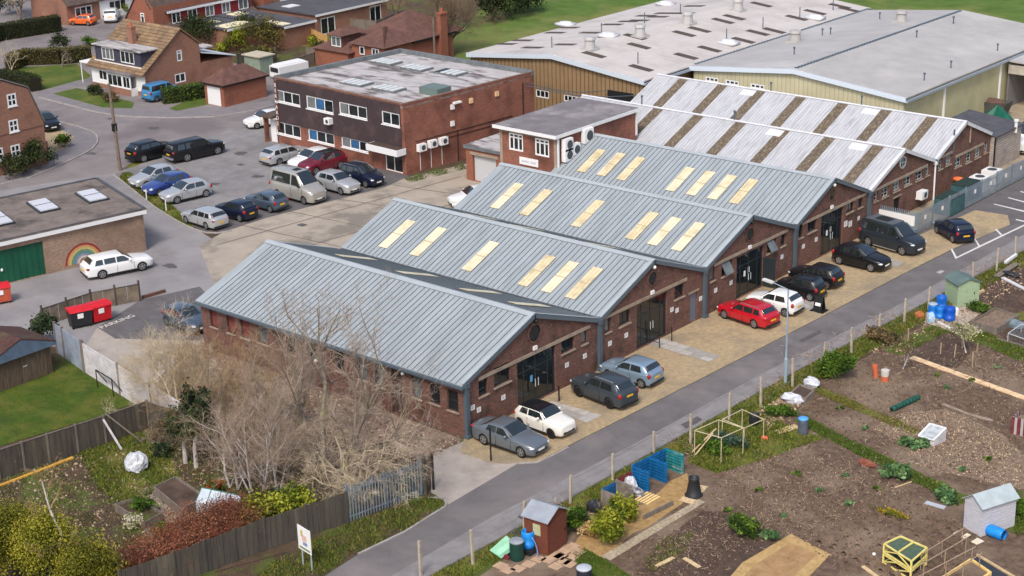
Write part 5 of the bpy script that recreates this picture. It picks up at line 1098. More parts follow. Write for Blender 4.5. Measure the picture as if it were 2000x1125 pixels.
def car(kind, col, label, a=None, b=None, flip=1, side=1, rims='l', roofcol=None, plate='front', group=None, dark_glass=True, c0=None, hd=None, sc=None, name='parked_car', rails=None, extras=(), cat='car'):
    """a = rear, b = front wheel contact on the visible side (photo points); side=+1 when that is the car's right side."""
    L, W, H, wb, fo, wr, xc, zc_, xr, xr2, xb, zb, nz, tz = KIND[kind]
    if c0 is None:
        A = G(*a) if a else None; Bp = G(*b) if b else None
        if A and Bp: d = (Bp-A); s = max(.84, min(1.15, d.length/wb)); d.normalize(); mid = (A+Bp)/2
        else:
            d = Vector((math.cos(hd), math.sin(hd), 0)); s = sc or .94; mid = (A+d*wb*s/2) if A else (Bp-d*wb*s/2)
        rt = Vector((d.y, -d.x, 0)); mid = mid-rt*side*(W/2-.06)
        org = mid+d*(fo+wb/2)*s                       # nose of the car, x runs backwards
    else:
        d = Vector((math.cos(hd), math.sin(hd), 0)); s = sc or 1; org = G(*c0)+d*L/2*s
    sh = (1+s)/2 if kind not in ('pickup',) else 1.0
    rz = math.atan2(-d.y, -d.x)
    mid = org-d*L/2*s
    t = thing(name, label, cat, (mid.x, mid.y, .045), group, rz); t.scale = (s, sh, sh)
    key = kind
    if key not in BODY: BODY[key] = body_mesh(kind, 1)
    me0, cr = BODY[key]; me = me0.copy(); me.materials.clear(); me.materials.append(P_[col])
    o = bpy.data.objects.new('body', me); COL.objects.link(o); o.parent = t; WM[o.name] = None
    off = Matrix.Translation((-L/2, 0, 0)); o.data.transform(off)
    def put(mb, nm, mt, par=None, smooth=False, lab=None):
        mb.v = [(x-L/2, y, z) for x, y, z in mb.v]; q = mb.build(nm, mt, None, smooth, label=lab); q.parent = par or t; return q
    w = W/2
    # glass: windscreen, rear window, side windows
    def on(r0, r1, f, j0, j1, g):           # point between cabin rings
        A = Vector(r0[j0]).lerp(Vector(r0[j1]), g); B2 = Vector(r1[j0]).lerp(Vector(r1[j1]), g); return A.lerp(B2, f)
    def strip(nm, i0, i1, f0, f1, inset, n=7, mt=None):
        mb = MB(); k = 6; rows = []
        for q in range(k+1):
            tt = f0+(f1-f0)*q/k; fi = i0+(i1-i0)*tt; ii = min(int(fi), i1-1); f = fi-ii
            r = [Vector(cr[ii][j]).lerp(Vector(cr[ii+1][j]), f) for j in range(9)]
            e0, e1 = r[1], r[7]; pts = [e0.lerp(e1, inset)] + [p for p in r[2:7]] + [e1.lerp(e0, inset)]
            pts = [p for p in pts]; rows.append(pts)
        up = Vector((-.012 if i0 == 0 else .012, 0, .012))
        loft(mb, [[p+up for p in r] for r in rows]); return put(mb, nm, mt or m_cglass, smooth=True)
    strip('windscreen', 0, 3, .12, .86, .035); 
    if not kind in ('bigvan',): strip('rear_window', 6, 8, .12, .72, .06)
    nwin = {'hatch':2,'small':1,'mini':1,'saloon':2,'estate':3,'suv':2,'mpv':3,'pickup':3,'camper':2,'minibus':2,'van':1,'bigvan':1}[kind]
    for sd in (-1, 1):
        def sp(x, f):                        # point on the cabin side at length x, height fraction f
            for r0, r1 in zip(cr, cr[1:]):
                if r0[0][0] <= x <= r1[0][0]+1e-6:
                    tt = (x-r0[0][0])/(r1[0][0]-r0[0][0]); a0 = Vector(r0[0]).lerp(Vector(r1[0]), tt); a1 = Vector(r0[1]).lerp(Vector(r1[1]), tt)
                    p = a0.lerp(a1, f); p.y *= sd; p.y += sd*.012; return p
            return Vector((x, sd*w, 1))
        xa, xz = xc+(xr-xc)*.30, xb-(xb-xr2)*.5-.02
        if kind == 'bigvan': xz = xc+1.5
        elif kind in ('camper', 'minibus', 'pickup'): xz = xr2-.05
        cuts = {1:[(0,.56),(.60,.9)], 2:[(0,.48),(.515,.88)], 3:[(0,.38),(.41,.70),(.735,.95)]}[nwin]
        if kind == 'bigvan': cuts = [(0,1)]
        if kind in ('camper', 'minibus', 'van'): cuts = [(0,.30),(.34,.96)]
        for ci, (c0_, c1_) in enumerate(cuts):
            x0, x1 = xa+(xz-xa)*c0_, xa+(xz-xa)*c1_; ft = .93; fb = .1
            xt0 = max(x0, xr-.04) if ci == 0 else x0; xt1 = min(x1-.14, xr2+.02) if ci == len(cuts)-1 else x1
            mb = MB(); N = 5; bot = [sp(x0+(x1-x0)*k/N, fb) for k in range(N+1)]; top = [sp(xt0+(xt1-xt0)*k/N, ft) for k in range(N+1)]
            vs = bot+top; fs = [(k, k+1, N+1+k+1, N+1+k) for k in range(N)]
            if sd > 0: fs = [f[::-1] for f in fs]
            mb.add(vs, fs); put(mb, 'side_window', m_cglass)
        # door shut lines and sill
        mb = MB(); xd = xa+(xz-xa)*(cuts[0][1]+.015); 
        mb.box(xd-.008, sd*(w*.985-.02), .32, xd+.008, sd*(w*1.0+.003), zc_-.12); mb.box(xc+.1, sd*(w*.985-.02), .34, xc+.116, sd*(w+.003), zc_-.12)
        mb.box(fo+wr*1.2, sd*(w*.93), .2, fo+wb-wr*1.2, sd*(w*.985), .29); put(mb, 'sill_trim', m_trim)
        mb = MB(); mb.ell((xc+.42, sd*(w+.1), zc_+.1), .09, .12, .08, n=8, k=5); put(mb, 'mirror', P_[col] if kind not in ('minibus','pickup') else m_trim, smooth=True)
        mb = MB(); hz = nz-.07 if kind not in ('mini', 'small') else nz-.02
        if kind in ('mini', 'small'): mb.ell((.22, sd*w*.66, hz), .16, .13, .12)
        else: mb.ell((.2, sd*w*.70, hz), .22, .17, .085)
        put(mb, 'headlight', m_hl, smooth=True)
        mb = MB(); tall = kind in ('suv', 'mpv', 'van', 'camper', 'minibus', 'bigvan', 'hatch', 'small')
        mb.ell((L-.13, sd*w*.80, tz-.07), .13, .13, .17 if tall else .09); put(mb, 'tail_light', m_tl, smooth=True)
        if rails:
            mb = MB(); y = sd*w*.70; mb.beam((xr+.15, y, H+.03), (xr2-.1, y, H+.03), .04, .035); mb.beam((xr+.2, y, H-.03), (xr+.2, y, H+.02), .05, .04, up=(1,0,0)); mb.beam((xr2-.15, y, H-.03), (xr2-.15, y, H+.02), .05, .04, up=(1,0,0)); put(mb, 'roof_rail', rails)
        for x in (fo, fo+wb):
            mb = MB(); c = (x, sd*(w-.13), wr+.0)
            mb.lathe([(wr*.62,-.1),(wr*.93,-.105),(wr,-.07),(wr,.07),(wr*.93,.105),(wr*.66,.1)], c, 20, axis='Y', cap=False); wh = put(mb, 'wheel', m_tyre, smooth=True)
            mb = MB(); mb.lathe([(wr*.67,.05*sd),(wr*.66,.06*sd)], c, 20, axis='Y'); put(mb, 'brake_shadow', m_trim, wh)
            mb = MB(); cy = c[1]+sd*.085
            mb.lathe([(wr*.58,.0),(wr*.68,.0),(wr*.68,.02*sd),(wr*.58,.02*sd)], (x, cy-.0, wr), 20, axis='Y', cap=False)
            for q in range(5):
                an = 2*math.pi*q/5+.3; p1 = Vector((x+math.cos(an)*wr*.6, cy+sd*.008, wr+math.sin(an)*wr*.6)); mb.beam((x, cy+sd*.008, wr), p1, .075, .02, up=(0, 1, 0))
            put(mb, 'rim', m_rimd if rims == 'd' else m_rim, wh)
    mb = MB(); mb.box(-.015, -w*.56, .30, .03, w*.56, .44); mb.box(.012, -w*.42, nz-.26, .05, w*.42, nz-.12); put(mb, 'grille', m_trim)
    mb = MB(); mb.box(-.03, -.26, .42, .0, .26, .53); put(mb, 'front_plate', m_pw)
    mb = MB(); pz = tz-.32 if kind not in ('suv',) else tz-.2; mb.box(L-.012, -.26, pz, L+.022, .26, pz+.115); put(mb, 'rear_plate', m_py)
    mb = MB(); mb.box(L-.06, -w*.8, .26, L+.012, w*.8, .40); put(mb, 'rear_valance', m_trim)
    if roofcol:
        mb = MB(); rr = [[Vector(p)+Vector((0,0,.008)) for p in r[1:8]] for r in cr[2:7]]; loft(mb, rr); put(mb, 'roof_panel', P_[roofcol], smooth=True)
    if 'poptop' in extras:
        mb = MB(); mb.extr([(xr+.25, -.66, H+.01), (xr2-.3, -.66, H+.01), (xr2-.3, .66, H+.01), (xr+.25, .66, H+.01)], (0,0,.06)); put(mb, 'roof_panel', P_['grey'])
        mb = MB(); mb.box(xr+.9, -.45, H+.07, xr2-.9, .45, H+.09); put(mb, 'solar_panel', m_trim)
    if 'hatchvent' in extras:
        mb = MB(); mb.box(2.4, -.3, H+.01, 3.0, .3, H+.06); put(mb, 'roof_vent', m_trim)
    if 'bed' in extras:
        mb = MB(); mb.box(3.38, -w*.99, .45, 3.41, w*.99, H-.2); put(mb, 'bed_gap', m_trim)
        mb = MB(); mb.box(L-.02, -w*.9, .42, L+.14, w*.9, .56); put(mb, 'bumper', m_chrome)
    if 'skirt' in extras:
        mb = MB(); mb.box(fo+.5, -w-.005, .2, fo+wb-.5, w+.005, .27); put(mb, 'side_bar', m_chrome)
    return t
GF = 'cars parked in front of the workshops'; GB = 'cars parked behind the workshops'; PX, NX, PY, NY = 0, math.pi, math.pi/2, -math.pi/2
car('saloon', 'grey', 'silver grey saloon parked nose out beside the white car with black roof', (944,870.5), (1016.7,895.7), group=GF)
car('mini', 'cream', 'small white car with black roof and black wheel trims, nose to the lane', None, (1075,858), hd=PX-.04, group=GF, roofcol='black', rims='d')
car('suv', 'slate', 'dark grey SUV with silver roof rails and black wheels, nose to the wall', (1189.5,799.7), (1129,776), side=-1, rims='d', rails=m_chrome, group=GF, name='parked_suv')
car('hatch', 'sky', 'light blue hatchback parked beside the dark grey SUV', (1251.6,759.8), None, hd=NX+.02, side=-1, group=GF, sc=.95)
car('estate', 'red', 'bright red estate car parked nose to the wall', (1471.6,643), (1413.6,624), side=-1, group=GF, rails=m_chrome)
car('hatch', 'white', 'white hatchback parked between the red estate and the small black car', (1532,620), None, hd=NX+.02, side=-1, group=GF, sc=.93)
car('small', 'black', 'small rounded black car beside the A-board, behind the white hatchback', (1580.7,589.7), None, hd=NX+.02, side=-1, group=GF, sc=.95)
car('hatch', 'black', 'black hatchback with red tail lights next to the small rounded black car', (1613,567), None, hd=NX+.02, side=-1, group=GF, sc=.93)
car('hatch', 'black', 'glossy black hatchback parked nose out in front of the grey camper van', (1638,517.6), (1700,532.4), group=GF)
car('camper', 'dgrey', 'dark grey camper van with a solar panel on its raised roof', (1695,481), (1761,500), group=GF, extras=('poptop','skirt'), name='camper_van', cat='camper van')
car('hatch', 'navy', 'dark navy hatchback parked by the palisade fence and the white bay lines', (1859,475.7), (1828.5,457), side=-1, group=GF)
car('suv', 'black', 'black SUV behind the black pickup at the edge of the estate road', (282,318), None, hd=PY-.06, group=GB, sc=1.06, name='parked_suv')
car('pickup', 'black', 'black pickup with a hard top over its bed and chrome bumper', (367,316.6), (426.5,302.7), group=GB, extras=('bed',), name='pickup_truck', cat='pickup')
car('hatch', 'silver', 'pale silver hatchback farthest from the verge posts, beside the blue one', None, (287,369), hd=NY-.08, side=-1, group=GB, sc=1.05)
car('hatch', 'blue', 'bright blue hatchback squeezed between two silver hatchbacks', None, (313,384), hd=NY-.08, side=-1, group=GB, sc=1.05)
car('hatch', 'silver', 'silver hatchback beside the bright blue one, nearest the concrete yard', (403,385.7), (346.6,399), side=-1, group=GB)
car('estate', 'silver', 'older silver estate car parked at the kerb corner of the car park', (402.6,450), (363.4,437.7), side=-1, group=GB)
car('hatch', 'navy', 'dark navy hatchback between the old silver estate and the grey hatchback', (468,434.6), None, hd=NX+.02, side=-1, group=GB, sc=.95)
car('hatch', 'greyblue', 'grey blue hatchback beside the minibus', (527.7,416.6), None, hd=NX+.02, side=-1, group=GB, sc=.97)
car('minibus', 'putty', 'silver high roofed minibus parked in the rear car park', None, (593.4,400.6), hd=PX-.03, group=GB, sc=.98, extras=('hatchvent',), name='minibus', cat='minibus')
car('suv', 'silver', 'silver SUV parked between the minibus and the dark blue people carrier', None, (665.6,382.3), hd=PX-.03, group=GB, sc=.95, name='parked_suv')
car('mpv', 'navy', 'dark blue people carrier with silver roof rails by the office door', None, (714,367.6), hd=PX-.03, group=GB, sc=.97, rails=m_chrome)
car('suv', 'wine', 'dark red crossover with a black roof in front of the office', None, (618,343), hd=NY-.1, side=-1, group=GB, sc=1.02, roofcol='black')
car('hatch', 'white', 'white hatchback in front of the office between dark red and silver cars', None, (597,334), hd=NY-.1, side=-1, group=GB, sc=1.04)
car('estate', 'silver', 'silver estate car in front of the office, farthest from the office door', (546.5,324), None, hd=PY-.08, side=1, group=GB, sc=1.03)
car('hatch', 'white', 'white car half hidden beyond the office porch', None, None, c0=(518,246), hd=NY-.3, sc=1)
car('hatch', 'white', 'white car half hidden behind the workshop roof in the concrete yard', None, None, c0=(925,400), hd=NY-.5, sc=1)
car('estate', 'white', 'white estate car parked below the painted rainbow', (201,545.5), (278.4,529.5), hd=0, sc=1)
car('hatch', 'greyblue', 'dark blue grey hatchback beside the corner of the nearest workshop', (326,637), None, hd=PX-.1, sc=.95)
car('van', 'vanblue', 'light blue small van beside the chalet house hedge', (307,200), None, hd=PY, name='small_van', cat='van', sc=1)
car('hatch', 'orange', 'bright orange hatchback on the driveway of the far brick bungalow', (169.3,51.3), (144.7,50.5), side=-1)
car('suv', 'white', 'white SUV on the driveway beside the orange hatchback', (204,44.7), None, hd=NX-.75, side=-1, sc=1, name='parked_suv')
car('hatch', 'black', 'black car half hidden behind the gambrel roofed brick house', None, None, c0=(92,251), hd=PX-.25, sc=1)
car('bigvan', 'white', 'white high roofed van at the edge of the yard beyond the block store', None, None, c0=(2022,290), hd=NY-.1, name='delivery_van', cat='van', sc=1)
# ---------------------------------------------------------------- yard, forecourt and lane furniture
def bin4(px0, px1, col, lid, label, dx=1.15, h=1.2):
    a = G(*px0); b = G(*px1); ud = (b-a).normalized(); w = (b-a).length; nd = Vector((-ud.y, ud.x, 0)); c = (a+b)/2+nd*.5
    t = thing('wheeled_bin', label, 'bin', c, None, math.atan2(ud.y, ud.x)); mb = MB()
    v = [(-w/2*.92,-.42,.18),(w/2*.92,-.42,.18),(w/2*.92,.42,.18),(-w/2*.92,.42,.18),(-w/2,-.5,h),(w/2,-.5,h),(w/2,.5,h),(-w/2,.5,h)]
    mb.add(v, [(3,2,1,0),(4,5,6,7),(0,1,5,4),(1,2,6,5),(2,3,7,6),(3,0,4,7)]); mb.build('body', col, t, world=False)
    mb = MB(); mb.extr([(-w/2-.04,-.56,h+.01),(w/2+.04,-.56,h+.01),(w/2+.04,-.3,h+.16),(w/2+.04,.5,h+.24),(-w/2-.04,.5,h+.24),(-w/2-.04,-.3,h+.16)][:4], (0,0,.01)) if False else None
    mb = MB(); mb.extr([(-w/2-.04,-.56,h+.005),(-w/2-.04,-.5,h+.1),(-w/2-.04,.1,h+.2),(-w/2-.04,.54,h+.16),(-w/2-.04,.54,h+.005)], (w+.08,0,0)); mb.build('lid', lid, t, world=False)
    mb = MB(); mb.box(-.28,-.512,h*.62,.12,-.485,h*.9); mb.build('sticker', m_plate, t, world=False)
    for x in (-w/2*.8, w/2*.8):
        for y in (-.34,.34): mb = MB(); mb.lathe([(.09,-.03),(.09,.03)], (x,y,.09), 10, axis='Y'); mb.build('wheel', m_tyre, t, world=False)
    return t
m_redpl = M('red_plastic', lin(206,30,40), lin(186,24,34), 3, .45)
m_blackpl = M('bin_black', (.02,.022,.026), rough=.5)
bin4((141,646),(184,637), m_blackpl, m_redpl, 'black wheeled bin with red lid beside the all red bin')
bin4((185,636),(221,626), m_redpl, m_redpl, 'all red wheeled bin standing on the tarmac by the low wall')
bin4((-12,599),(25,592), M('faded_red', lin(190,90,66), lin(176,80,60), 3, .6), m_redpl, 'faded red wheeled bin at the left edge below the green doors')
m_lowwall = M('stained_board_wall', lin(134,120,104), lin(104,94,82), 1.5, .95, stain=lin(80,74,64), ss=.7)
fence('low_wall', 'low dark board wall running behind the red wheeled bins', [(85,638),(180,606),(274,588)], 1.25, m_lowwall, m_fdark, True, .3, .6, 'wall')
t = solo(MB().beam(G(278,584)+Z3*.12, G(323,571)+Z3*.12, .16, .22), 'timber_baulk', M('rusty_beam', lin(112,74,58), lin(88,64,52), 3, .9), 'rusty brown beam lying on the ground past the low wall', 'beam')
def post(label, px, h, r=.05, mat=None, name='bollard', cat='post', group=None):
    p = G(*px); return solo(MB().tube(p, p+Z3*h, r, r, 8), name, mat or m_black, label, cat, group)
post('tall black post by the palisade gate at the lane entrance', (847,956), 2.2, .07)
post('black post standing in front of the silver grey saloon', (959,900), 2.0, .05)
post('white wooden post in the verge, nearer the blue car', (285+2,392), 1.0, .05, m_facw, 'marker_post')
post('white wooden post in the verge, nearer the old silver estate', (325,413), 1.0, .05, m_facw, 'marker_post')
post('slim dark post at the corner of the white car with black roof slab path', (1092,784), 1.0, .05)
t = thing('handrail', 'black metal handrail beside the slab path of the second workshop', 'handrail', G(1288,680))
a, b = G(1264,672), G(1288,680); mb = MB(); mb.tube(a, a+Z3*1, .03); mb.build('post', m_black, t); mb = MB(); mb.tube(b, b+Z3*1, .03); mb.build('post', m_black, t); mb = MB(); mb.tube(a+Z3*1, b+Z3*1, .03); mb.build('rail', m_black, t); mb = MB(); mb.tube(a+Z3*.35, b+Z3*.35, .02); mb.build('lower_rail', m_black, t)
post('slim black post on the far edge of the same slab path', (1312,667), 1.0, .035)
# lamp column
p = G(1534,749); t = thing('street_lamp', 'pale blue grey street lamp column on the verge with a flat lantern', 'street lamp', p); LH = height(1534,749,566)
m_lampc = M('galvanised_blue', lin(150,168,178), lin(136,154,166), 2, .5)
mb = MB(); mb.tube(p, p+Z3*1.6, .11, .11, 10); mb.tube(p+Z3*1.6, p+Z3*1.7, .11, .06, 10); mb.tube(p+Z3*1.7, p+Z3*LH, .06, .045, 8); mb.build('column', m_lampc, t)
mb = MB(); q = p+Z3*LH; ar = Vector((-1.1,.1,.18)); mb.tube(q, q+ar, .035, .03, 6); mb.build('arm', m_lampc, t)
mb = MB(); mb.beam(q+ar, q+ar+Vector((-.75,.06,.05)), .24, .12); mb.build('lantern', M('lantern_grey', lin(196,196,192)), t)
# pavement board
p = G(1600,607); t = thing('pavement_sign', 'black A-shaped pavement board with a white panel behind the white hatchback', 'sign', p)
for s in (-1, 1):
    mb = MB(); mb.extr([p+Vector((-.32,s*.28,.03)), p+Vector((.32,s*.28,.03)), p+Vector((.32,s*.04,1.05)), p+Vector((-.32,s*.04,1.05))], (0,s*.03,0)); mb.build('board', m_black, t)
mb = MB(); mb.box(p.x-.5,p.y-.42,.005,p.x+.5,p.y+.42,.07); mb.build('base', m_black, t)
mb = MB(); mb.extr([p+Vector((-.2,-.215,.42)), p+Vector((.2,-.215,.42)), p+Vector((.2,-.165,.62)), p+Vector((-.2,-.165,.62))], (0,-.02,0)); mb.build('panel', m_plate, t)
# palisade fencing
m_pal = M('galvanised_steel', lin(146,160,172), lin(130,144,156), 1.5, .45, metal=.3)
def palisade(name, label, a, b, h, step=.155, bay=2.75, closed=False, mark=False, cat='fence'):
    t = thing(name, label, cat, a); L = (b-a).length; ud = (b-a)/L; nd = Vector((ud.y, -ud.x, 0)); n = max(1, round(L/bay))
    for k in range(n):
        p, q = a.lerp(b, k/n), a.lerp(b, (k+1)/n); mb = MB(); m2 = int((q-p).length/step)
        for j in range(m2):
            c = p.lerp(q, (j+.5)/m2); w = .07
            mb.extr([c-ud*w/2+Z3*.08, c+ud*w/2+Z3*.08, c+ud*w/2+Z3*(h-.08), c+Z3*h, c-ud*w/2+Z3*(h-.08)], nd*.012)
        mb.build('pales', m_pal, t)
        mb = MB(); mb.beam(p+Z3*.35-nd*.03, q+Z3*.35-nd*.03, .045, .05); mb.beam(p+Z3*(h-.35)-nd*.03, q+Z3*(h-.35)-nd*.03, .045, .05); mb.build('rail', m_pal, t)
        if mark:
            c = p.lerp(q, .5)+nd*.03+Z3*h*.62; mb = MB(); mb.extr([c-ud*.16-Z3*.16, c+ud*.16-Z3*.16, c+ud*.16+Z3*.16, c-ud*.16+Z3*.16], nd*.012); mb.build('warning_plate', m_plate, t)
    for k in range(n+1): mb = MB(); c = a.lerp(b, k/n)-nd*.1; mb.cbox(c, .1, .1, h); mb.build('post', m_pal, t)
    return t
Pa, Pb, Pc = G(1703,441), G(1788,459), G(2060,316)
palisade('palisade_fence', 'short palisade run with a white banner behind the camper van', Pa, Pb, 1.85)
ba, bb = Pa.lerp(Pb,.12)+Vector((.0,-.12,0)), Pa.lerp(Pb,.98)+Vector((.0,-.12,0))
solo(MB().extr([ba+Z3*.7, bb+Z3*.7, bb+Z3*1.5, ba+Z3*1.5], (0,-.02,0)), 'banner', m_plate, 'white banner fixed to the palisade behind the camper van', 'banner')
palisade('palisade_fence', 'long galvanised palisade fence with white plates along the car bays', Pb, Pc, 1.75, mark=True, step=.13)
Ga, Gb = G(683,1022), G(826,968); palisade('palisade_gate', 'grey palisade gates across the overgrown yard beside the lane', Ga, Gb, 2.15, bay=2.0, cat='gate', step=.17)
post('thick dark grey gate post at the lane end of the palisade gates', (831,966), 2.3, .1, m_fdark, 'gate_post')
# tanks and air conditioners behind the palisade
for k, (u, v, lb) in enumerate(((1853,414,'dark green ribbed oil tank nearest the palisade corner'), (1885,388,'black green ribbed oil tank behind the first tank, with orange cover beside it'))):
    p = G(u, v); t = thing('oil_tank', lb, 'oil tank', p); mb = MB(); mb.cbox(p+Z3*.1, 1.5, 2.3, 1.15); mb.build('body', M('tank_green', lin(62,98,102), lin(50,84,88), 2, .6), t)
    mb = MB()
    for j in range(6): mb.box(p.x-.7, p.y-1.1+.4*j, 1.25, p.x+.7, p.y-.85+.4*j, 1.42)
    mb.build('ribbed_top', M('tank_top', lin(44,62,60), rough=.6), t)
p = G(1872,372); solo(MB().ell(p+Z3*.95, .6, .35, .2), 'orange_cover', M('orange_plastic', lin(236,118,66), rough=.6), 'orange plastic cover lying between the two oil tanks', 'cover', smooth=True)
for k, (u, v) in enumerate(((1893,383),(1912,372),(1936,358))):
    p = G(u, v); t = thing('condenser_unit', ['white condenser unit on the ground, nearest the oil tanks', 'white condenser unit on the ground, middle of three behind the palisade', 'white condenser unit on the ground, nearest the block store'][k], 'air conditioner', p, 'condenser units behind the palisade')
    mb = MB(); mb.cbox(p+Z3*.1, 1.3, 1.3, 1.1); mb.build('casing', m_wframe, t); mb = MB(); mb.lathe([(.4,1.202),(.4,1.23)], (p.x,p.y,0), 16); mb.build('fan_grille', M('fan_grey', lin(70,74,80)), t)
c = GX(1793,378); F = Face((0,BY[4]),(0,BY[5])); aircon(F, c.y-BY[4], c.z-.35, 'boxy white air conditioner on the gable with the round cross window', .95, .65, .55)
# heap in the far yard
m_tarp = M('green_tarpaulin', lin(18,96,76), lin(14,78,62), 2, .5)
p = G(1946,250); mb = MB(); n = 11; rim = [(p+Vector((math.cos(a)*1.9*(1+.25*(i % 2)), math.sin(a)*1.5*(1+.25*(i % 2)), .05))) for i, a in enumerate([2*math.pi*k/n for k in range(n)])]; apx = p+Vector((-.2,.4,2.1))
mid = [r.lerp(apx, .55)+Z3*(.15 if i % 2 else -.1) for i, r in enumerate(rim)]
mb.add(rim+mid+[apx], [(i,(i+1)%n,n+(i+1)%n,n+i) for i in range(n)]+[(n+i,n+(i+1)%n,2*n) for i in range(n)]); solo(mb, 'tarpaulin', m_tarp, 'green tarpaulin draped over a peaked heap in the far yard', 'tarpaulin')
p = G(1898,245); mb = MB(); mb.ell(p+Z3*.5, 2.4, 1.2, .7, n=9, k=5); solo(mb, 'tarpaulin', M('dark_green_tarp', lin(28,78,66), lin(22,62,54), 2, .6), 'low dark green tarpaulin against the cream warehouse wall', 'tarpaulin')
def pallet(label, c, ud, nd, up=0, w=1.2, d=1.0, mat=None, name='pallet', group=None, tilt=None, slats=5):
    ud = Vector(ud).normalized(); nd = Vector(nd).normalized(); zd = ud.cross(nd).normalized(); c = Vector(c); mb = MB()
    for lay, o in ((0,0),(1,.115)):
        for j in range(slats):
            y = -d/2+d*(j+.5)/slats; q = c+nd*y+zd*o; mb.beam(q-ud*w/2, q+ud*w/2, d/slats*.62, .022, up=zd)
    for j in (-.46,0,.46): q = c+ud*w*j+zd*.06; mb.beam(q-nd*d/2, q+nd*d/2, .09, .09, up=zd)
    return solo(mb, name, mat or m_ftan, label, 'pallet', group)
m_pal_w = M('pallet_wood', lin(212,188,148), lin(190,164,122), 3, .9)
pallet('pale wooden pallet lying by the green tarpaulin in the far yard', G(1953,258)+Z3*.5, (1,.2,0), (0,1,0.1), mat=m_pal_w, w=1.5, d=1.5)
p = G(1918,262); t = thing('crate', 'brown crate with pale plywood lid behind the white roof ridge', 'crate', p); mb = MB(); mb.cbox(p, 1.5, 1.2, 1.3); mb.build('body', M('crate_brown', lin(120,88,76), lin(100,72,62), 3, .9), t); mb = MB(); mb.cbox(p+Z3*1.3, 1.6, 1.3, .06); mb.build('lid', m_pal_w, t)
p = G(1938,225); t = thing('skip', 'dark scrap skip against the cream warehouse downpipe', 'skip', p); mb = MB(); mb.add([p+Vector(v) for v in ((-1.2,-.7,.05),(1.2,-.7,.05),(1.2,.7,.05),(-1.2,.7,.05),(-1.6,-.9,1.4),(1.6,-.9,1.4),(1.6,.9,1.4),(-1.6,.9,1.4))], [(3,2,1,0),(0,1,5,4),(1,2,6,5),(2,3,7,6),(3,0,4,7)]); mb.build('body', M('skip_grey', lin(86,88,84), lin(70,72,70), 2, .8), t); mb = MB(); mb.ell(p+Z3*1.2, 1.3, .7, .5, n=8, k=5); mb.build('scrap', M('scrap_rust', lin(112,78,64), lin(70,66,62), 5, .9), t)

# ---------------------------------------------------------------- left garden
t = thing('timber_shed', 'timber shed with blue grey gable board and rusty felt roof at the left edge', 'shed', (-29,-10,0))
A = G(104,728); B = G(4,765); ud = (A-B).normalized(); nd = Vector((ud.y,-ud.x,0)); B = A-ud*4.3; SH = 2.0
F1 = Face(B, A); mb = MB(); F1.wall(mb, SH); Face(A, A-nd*3.4).wall(mb, SH); Face(B-nd*3.4, B).wall(mb, SH); F1.slab(mb, 2.0, 2.06, 0, SH, .0, .02)
for k in range(1, 24): F1.slab(mb, 4.3*k/24-.012, 4.3*k/24+.012, 0, SH, .0, .012)
mb.build('wall', M('shed_boards', lin(104,88,72), lin(76,64,54), 3, .95, stretch=(3,3,.4)), t)
def RP(u, z, d): return F1.at(u, z, d)
mb = MB()
for s in (0, 1):
    ua, ub = (2.15, -.3) if s == 0 else (2.15, 4.6)
    mb.extr([RP(ua,SH+1.0,.3), RP(ub,SH+.12,.3), RP(ub,SH+.12,-3.6), RP(ua,SH+1.0,-3.6)], (0,0,.08))
mb.build('roof', M('mossy_felt', lin(96,64,58,.8), lin(76,52,48,.8), 3, .95, .4, 20, stain=lin(94,84,58,.8), ss=.8), t)
mb = MB(); mb.extr([RP(-.3,SH-.1,.2), RP(4.6,SH-.1,.2), RP(4.6,SH+.14,.2), RP(2.15,SH+1.0,.2), RP(-.3,SH+.14,.2)], nd*.08); mb.build('gable_board', M('blue_grey_paint', lin(92,110,132), lin(82,98,120), 2, .7), t)
mb = MB(); F1.slab(mb, 2.1, 3.9, .05, SH-.15, .014, .05); d = mb.build('door', M('shed_boards', lin(104,88,72)), t); mb = MB(); F1.slab(mb, 2.2, 2.5, 1.1, 1.15, .05, .08); mb.build('handle', m_steel, d)
def boards(name, label, px, h, mat, n=3, post=True, cat='fence'):
    P = [G(u, v) for u, v in px]; t = thing(name, label, cat, P[0])
    for a, b in zip(P, P[1:]):
        mb = MB()
        for j in range(n): z = h*(j+.5)/n; mb.beam(a+Z3*z, b+Z3*z, .05, h/n-.03)
        mb.build('boards', mat, t)
        for c in ((a, b) if b == P[-1] else (a,)): mb = MB(); mb.cbox(c, .14, .14, h+.12); mb.build('post', m_fgrey, t)
    return t
boards('board_fence', 'pale grey horizontal board fence beside the timber shed', [(113,690),(128,700),(165,727)], 2.1, M('pale_blue_board', lin(150,160,174), lin(132,142,156), 1.5, .8))
boards('garden_wall', 'long whitewashed board wall between lawn and concrete yard', [(167,728),(236,772),(300,812),(395,872)], 2.05, m_fwhite, 9, cat='wall')
fence('garden_fence', 'long dark weathered fence between the lawn and the vegetable garden', [(-60,952),(0,938),(98,905),(208,868),(292,838),(395,874)], 1.75, m_fdark, m_fgrey)
fence('lane_fence', 'tall dark close boarded fence beside the lane verge', [(240,1180),(345,1142),(520,1075),(680,1022)], 1.75, m_fdark, m_fdark, False, board=.3)
solo(MB().extr([G(136,700)+Z3*.1, G(158,718)+Z3*.1, G(156,700)+Z3*.75, G(138,686)+Z3*.75], (.04,-.04,0)), 'plywood_sheet', M('ply', lin(170,150,140), lin(150,132,122), 3, .9), 'sheet of plywood leaning on the pale board fence', 'board')
t = thing('football_goal', 'small black football goal against the whitewashed wall', 'goal', G(205,758)); a, b = G(191,757), G(222,776); mb = MB(); bk = Vector((.5,.5,0))
